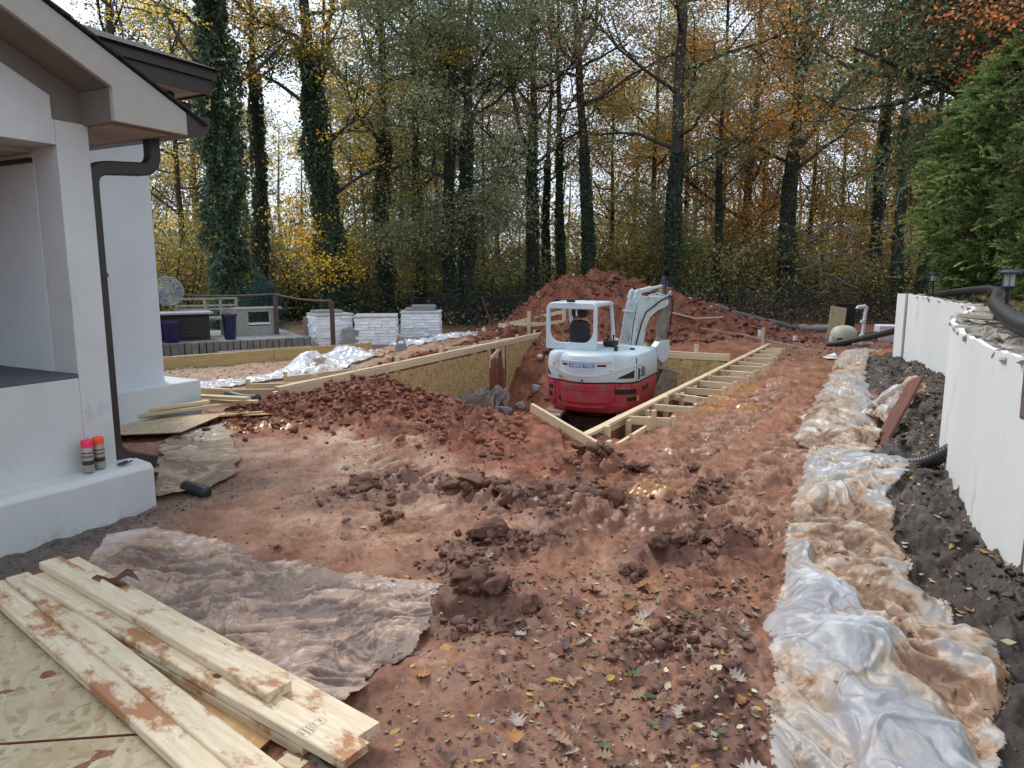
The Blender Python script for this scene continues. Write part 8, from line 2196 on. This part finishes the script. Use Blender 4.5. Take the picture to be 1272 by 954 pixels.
# arborvitae hedge on the terrace: separate trees, each with drooping sprays
def arborvitae(x, y, H_, R_, seed, label, n=26000):
    r = np.random.default_rng(seed); z0 = tz(x, y)
    t = thing("arborvitae", label, "evergreen", (x, y, z0), group="evergreen screen on the terrace")
    mb = MB(); mb.tube([(x, y, z0 - 0.2), (x, y, z0 + H_ * 0.9)], [0.10, 0.02], 8); np_obj("trunk", mb.mesh("trunk", True), M["bark"], t)
    # sprays: flat fans of small leaflets
    ns = n // 26; u = r.random(ns) ** 1.15; a = r.uniform(0, 2 * np.pi, ns)
    prof = R_ * (0.35 + 0.65 * np.sin(np.pi * np.clip(0.18 + 0.62 * u, 0, 1))) * (1 - u ** 4) ** 0.6
    rough = 1 + 0.30 * fbm(a * 1.6, u * 6, 3, seed)
    depth = r.uniform(0.62, 1.02, ns)
    rad = prof * rough * depth
    base = np.stack([x + np.cos(a) * rad, y + np.sin(a) * rad, z0 + 0.05 + u * H_], 1)
    tilt = np.stack([np.cos(a), np.sin(a), r.uniform(-0.1, 0.8, ns)], 1) + r.normal(size=(ns, 3)) * 0.25
    tilt /= np.linalg.norm(tilt, axis=1)[:, None]
    side = np.cross(tilt, r.normal(size=(ns, 3))); side /= np.linalg.norm(side, axis=1)[:, None]
    inner = r.random(ns) < 0.25; base[inner] = base[inner] * 1.0 + (np.stack([np.full(inner.sum(), x), np.full(inner.sum(), y), base[inner][:, 2]], 1) - base[inner]) * r.uniform(0.2, 0.6, (inner.sum(), 1))
    V = []; D = []; C = []
    cb = np.array([(0.065, 0.110, 0.035), (0.125, 0.185, 0.055), (0.20, 0.27, 0.085), (0.31, 0.37, 0.13), (0.10, 0.075, 0.035)])[r.choice(5, ns, p=(0.24, 0.28, 0.26, 0.15, 0.07))]
    L = r.uniform(0.20, 0.46, ns)
    for k in range(13):
        for sg in (-1, 1):
            f_ = (k + 0.5) / 13
            V.append(base + tilt * (L * f_)[:, None] + side * (sg * L * 0.26 * (1 - f_ * 0.75))[:, None] - np.array((0, 0, 1)) * (L * 0.25 * f_ ** 2)[:, None]); D.append(tilt * 0.8 + side * sg * 0.7); C.append(cb * r.uniform(0.8, 1.2, (ns, 1)))
    V = np.concatenate(V); D = np.concatenate(D); C = np.concatenate(C)
    v, f, c = leaf_cards(V, r.uniform(0.055, 0.095, len(V)), C, r, dirs=D, aspect=0.42)
    np_obj("foliage", np_mesh("foliage", v, f, c), M["leaf"], t)
arborvitae(8.05, 11.8, 3.9, 1.25, 801, "leftmost arborvitae of the hedge, overlapping the wood", 92000)
arborvitae(9.1, 11.4, 4.7, 1.35, 802, "tall arborvitae in the middle of the hedge", 84000)
arborvitae(7.55, 9.3, 4.3, 1.15, 803, "nearest arborvitae, at the photograph's right edge behind the lantern", 92000)
arborvitae(10.4, 12.6, 5.2, 1.4, 804, "rear arborvitae filling the gap behind the hedge", 50000)
# ground ivy and leaves on the terrace behind the wall
n = 3600; yy = r.uniform(3.0, 11.5, n); xx = np.array([wall_x(q) for q in yy]) + 0.34 + np.abs(r.normal(0, 0.75, n)); zz = terrain(xx, yy) + r.uniform(0.005, 0.22, n) * np.clip((xx - wall_x(yy) - 0.5), 0, 1)
me = leaves_mesh("ground_cover", [(np.stack([xx, yy, zz], 1)[k::3], (0.07 * r.uniform(0.6, 1.4, n))[k::3], p) for k, p in enumerate(("ivylight", "oak", "rust"))], r)
tag(np_obj("ground_cover", me, M["leaf"]), kind="stuff")
# blue green conifer and low shrubs by the patio
def conifer(x, y, h, w, seed, cols, label, name):
    r = np.random.default_rng(seed); z0 = tz(x, y); t = thing(name, label, "conifer", (x, y, z0)); n = 5200
    mb = MB(); mb.tube([(x, y, z0 - .2), (x, y, z0 + h * 0.7)], 0.05, 6); mb.build("trunk", M["bark"], t)
    d = r.normal(size=(n, 3)); d /= np.linalg.norm(d, axis=1)[:, None]; d[:, 2] = np.abs(d[:, 2])
    rad = r.uniform(0.55, 1.05, n) * (1 + 0.22 * fbm(np.arctan2(d[:, 1], d[:, 0]) * 2, d[:, 2] * 4, 2, seed))
    cen = np.array((x, y, z0 + h * 0.42)) + d * np.array((w, w, h * 0.58)) * rad[:, None]
    low_ = r.random(n) < 0.35; cen[low_, 2] = z0 + r.random(low_.sum()) * h * 0.45
    cc = np.array(cols)[r.integers(len(cols), size=n)] * r.uniform(0.8, 1.2, (n, 1))
    v, f, c = leaf_cards(cen, r.uniform(0.06, 0.12, n), cc, r, dirs=d, aspect=0.3); np_obj("foliage", np_mesh("foliage", v, f, c), M["leaf"], t)
conifer(X(327, 21), 21, 1.55, 0.62, 820, [(0.07, 0.14, 0.13), (0.10, 0.18, 0.165), (0.05, 0.10, 0.09)], "rounded blue green conifer behind the brown rope post", "blue_conifer")

# ------------------------------------------------------------------ fallen leaves
def leaf_outline(kind, r):
    if kind == 0:      # lobed oak
        half = [(0.0, 0.03), (0.12, 0.05), (0.2, 0.20), (0.28, 0.10), (0.38, 0.34), (0.48, 0.12), (0.60, 0.36), (0.68, 0.13), (0.80, 0.26), (0.86, 0.10), (1.0, 0.02)]
    elif kind == 1:    # oval beech-like
        half = [(0.0, 0.02), (0.15, 0.14), (0.35, 0.26), (0.55, 0.27), (0.75, 0.19), (0.9, 0.09), (1.0, 0.01)]
    else:              # broad maple-like
        half = [(0.0, 0.03), (0.10, 0.30), (0.22, 0.22), (0.38, 0.50), (0.50, 0.30), (0.66, 0.42), (0.72, 0.18), (1.0, 0.02)]
    return half
def leaf_mesh(kind, col, seed, curl):
    r = np.random.default_rng(seed); half = leaf_outline(kind, r); V = []; F = []; n = len(half)
    for (t, w) in half:
        zc = curl * (t - 0.5) ** 2 * 1.6
        V += [(t - 0.5, w * r.uniform(0.85, 1.1), zc + curl * w * 1.6 + r.uniform(-0.02, 0.02)), (t - 0.5, 0, zc), (t - 0.5, -w * r.uniform(0.85, 1.1), zc + curl * w * 1.3 + r.uniform(-0.02, 0.02))]
    for i in range(n - 1):
        a, b = 3 * i, 3 * i + 3
        F += [(a, a + 1, b + 1, b), (a + 1, a + 2, b + 2, b + 1)]
    C = np.array(col)[None, :] * r.uniform(0.8, 1.15, (len(V), 1))
    me = np_mesh("fallen_leaf", np.array(V), np.array(F), C, False); me.materials.append(M["leaf_still"]); return me
LK = [("fallen tan oak leaf lying on the red mud", 0, (0.34, 0.22, 0.13)), ("fallen brown oak leaf lying on the red mud", 0, (0.19, 0.10, 0.065)), ("fallen greyish oak leaf lying on the red mud", 0, (0.36, 0.30, 0.25)),
      ("fallen yellow leaf lying on the red mud", 1, (0.52, 0.34, 0.07)), ("fallen pale cream leaf lying on the red mud", 1, (0.58, 0.50, 0.30)), ("fallen orange brown leaf lying on the red mud", 2, (0.36, 0.17, 0.06)), ("fallen green leaf lying on the red mud", 0, (0.075, 0.115, 0.06)), ("fallen dark purple brown leaf lying on the red mud", 0, (0.14, 0.085, 0.08))]
variants = [[leaf_mesh(kd, col, 40 * i + j, cu) for j, cu in enumerate((0.12, 0.32, 0.5, -0.28))] for i, (lb, kd, col) in enumerate(LK)]
r_ = random.Random(123)
def leaf_spot():
    while True:
        q = r_.random()
        if q < 0.62: y = 1.95 + 1.6 * r_.random() ** 1.3; x = r_.gauss(0.45, 0.55)
        elif q < 0.85: y = r_.uniform(3.0, 6.2); x = r_.uniform(-2.3, 1.9)
        else: y = r_.uniform(5, 9); x = r_.uniform(-2.6, 3.4)
        if x > np.interp(y, [1.6, 2.5, 2.9, 3.5, 4.45, 5, 6.1, 8.5], [0.66, 0.93, 1.05, 1.3, 1.74, 1.95, 2.5, 3.5]): continue
        if x < np.interp(y, [1.9, 2.1, 2.4, 3.3, 3.4], [-0.3, -0.36, -0.5, -0.25, -1.4]): continue
        dl, tl, dr, tr, df, nn = pit_masks(np.array([x]), np.array([y]))
        if nn[0] > -0.5 and dr[0] > -0.5: continue
        return x, y
def place_leaf(x, y, k, s, z=None, label=None, tilt=0.35):
    o = bpy.data.objects.new("fallen_leaf", variants[k][r_.randrange(4)])
    o.location = (x, y, (tz(x, y) if z is None else z) + 0.002 + s * 0.05); o.scale = (s, s, s)
    o.rotation_euler = (r_.uniform(-tilt, tilt), r_.uniform(-tilt, tilt), r_.uniform(0, 6.28)); COL.objects.link(o)
    tag(o, label or LK[k][0], "leaf", "fallen leaves of the same kind, " + LK[k][0].split(" leaf")[0].replace("fallen ", ""))
    return o
for i in range(285):
    x, y = leaf_spot(); k = r_.choices(range(8), (6, 9, 3, 1.3, 1.2, 2.4, 0.3, 5))[0]
    place_leaf(x, y, k, r_.uniform(0.035, 0.095) if k != 3 and k != 4 else r_.uniform(0.03, 0.055))
for (px, py, k, s, lb) in ((687, 856, 3, 0.075, "large curled yellow leaf in the centre foreground"), (667, 862, 0, 0.11, "large pale oak leaf beside the big yellow leaf"), (888, 860, 4, 0.07, "pale yellow leaf by the lower right plastic edge"), (788, 850, 6, 0.07, "dark green leaf fragment in the foreground mud"), (752, 935, 6, 0.06, "bright green leaf lying at the bottom of the frame"), (643, 920, 2, 0.10, "olive grey oak leaf near the bottom centre"), (290, 582, 6, 0.13, "big pale green leaf flat on the dried clay at left"), (605, 910, 2, 0.09, "light oak leaf just left of the bottom centre")):
    q = gpt(px, py, 0.0); place_leaf(q[0], q[1], k, s, None, lb, 0.15)
for i in range(26):
    y = r_.uniform(2.2, 5.6); x0 = np.interp(y, [2.1, 2.92, 4.45, 5.6], [0.95, 1.25, 1.95, 2.4]); x = x0 + r_.uniform(0.05, 0.55); k = r_.choices(range(8), (4, 6, 2, 1, 1, 2, 0.5, 4))[0]
    hit, loc, nrm, idx = RIGHT_SHEET.ray_cast(Vector((x, y, 3)), Vector((0, 0, -1)))
    if hit: place_leaf(x, y, k, r_.uniform(0.03, 0.065), loc.z, LK[k][0].replace('the red mud', 'the right plastic sheet'), 0.2)
# smaller litter that nobody could count
n = 2600; L_ = [leaf_spot() for _ in range(n)]; P = np.array(L_); rr = np.random.default_rng(55)
zz = terrain(P[:, 0], P[:, 1]) + 0.004
cen = np.stack([P[:, 0], P[:, 1], zz], 1); d = rr.normal(size=(n, 3)); d[:, 2] *= 0.15
cols = np.array([c for _, _, c in LK])[rr.choice(8, n, p=np.array((6, 9, 3, 1, 1, 3, 0.2, 6)) / 29.2)] * rr.uniform(0.7, 1.1, (n, 1))
v, f, c = leaf_cards(cen, rr.uniform(0.012, 0.045, n), cols, rr, up_bias=2.2, dirs=d)
tag(np_obj("leaf_litter", np_mesh("leaf_litter", v, f, c), M["leaf_still"]), kind="stuff")
n = 1500; y_ = rr.uniform(2.2, 11, n); x_ = np.array([wall_x(q) for q in y_]) - 0.05 - np.abs(rr.normal(0, 0.45, n)); cen = np.stack([x_, y_, terrain(x_, y_) + 0.012], 1); d = rr.normal(size=(n, 3)); d[:, 2] *= 0.2
cols = np.array([c for _, _, c in LK])[rr.choice(8, n)] * rr.uniform(0.6, 1.0, (n, 1)); v, f, c = leaf_cards(cen, rr.uniform(0.015, 0.06, n), cols, rr, up_bias=2, dirs=d)
tag(np_obj("wall_leaf_litter", np_mesh("wall_leaf_litter", v, f, c), M["leaf_still"]), kind="stuff")
n = 1600; y_ = rr.uniform(8.5, 17, n); x_ = -5.6 + (y_ - 12) * 0.55 + rr.normal(0, 1.1, n); cen = np.stack([x_, y_, terrain(x_, y_) + 0.01], 1); d = rr.normal(size=(n, 3)); d[:, 2] *= 0.2
cols = np.array([c for _, _, c in LK])[rr.choice(8, n)] * rr.uniform(0.7, 1.1, (n, 1)); v, f, c = leaf_cards(cen, rr.uniform(0.03, 0.08, n), cols, rr, up_bias=2, dirs=d)
tag(np_obj("patio_leaf_litter", np_mesh("patio_leaf_litter", v, f, c), M["leaf_still"]), kind="stuff")
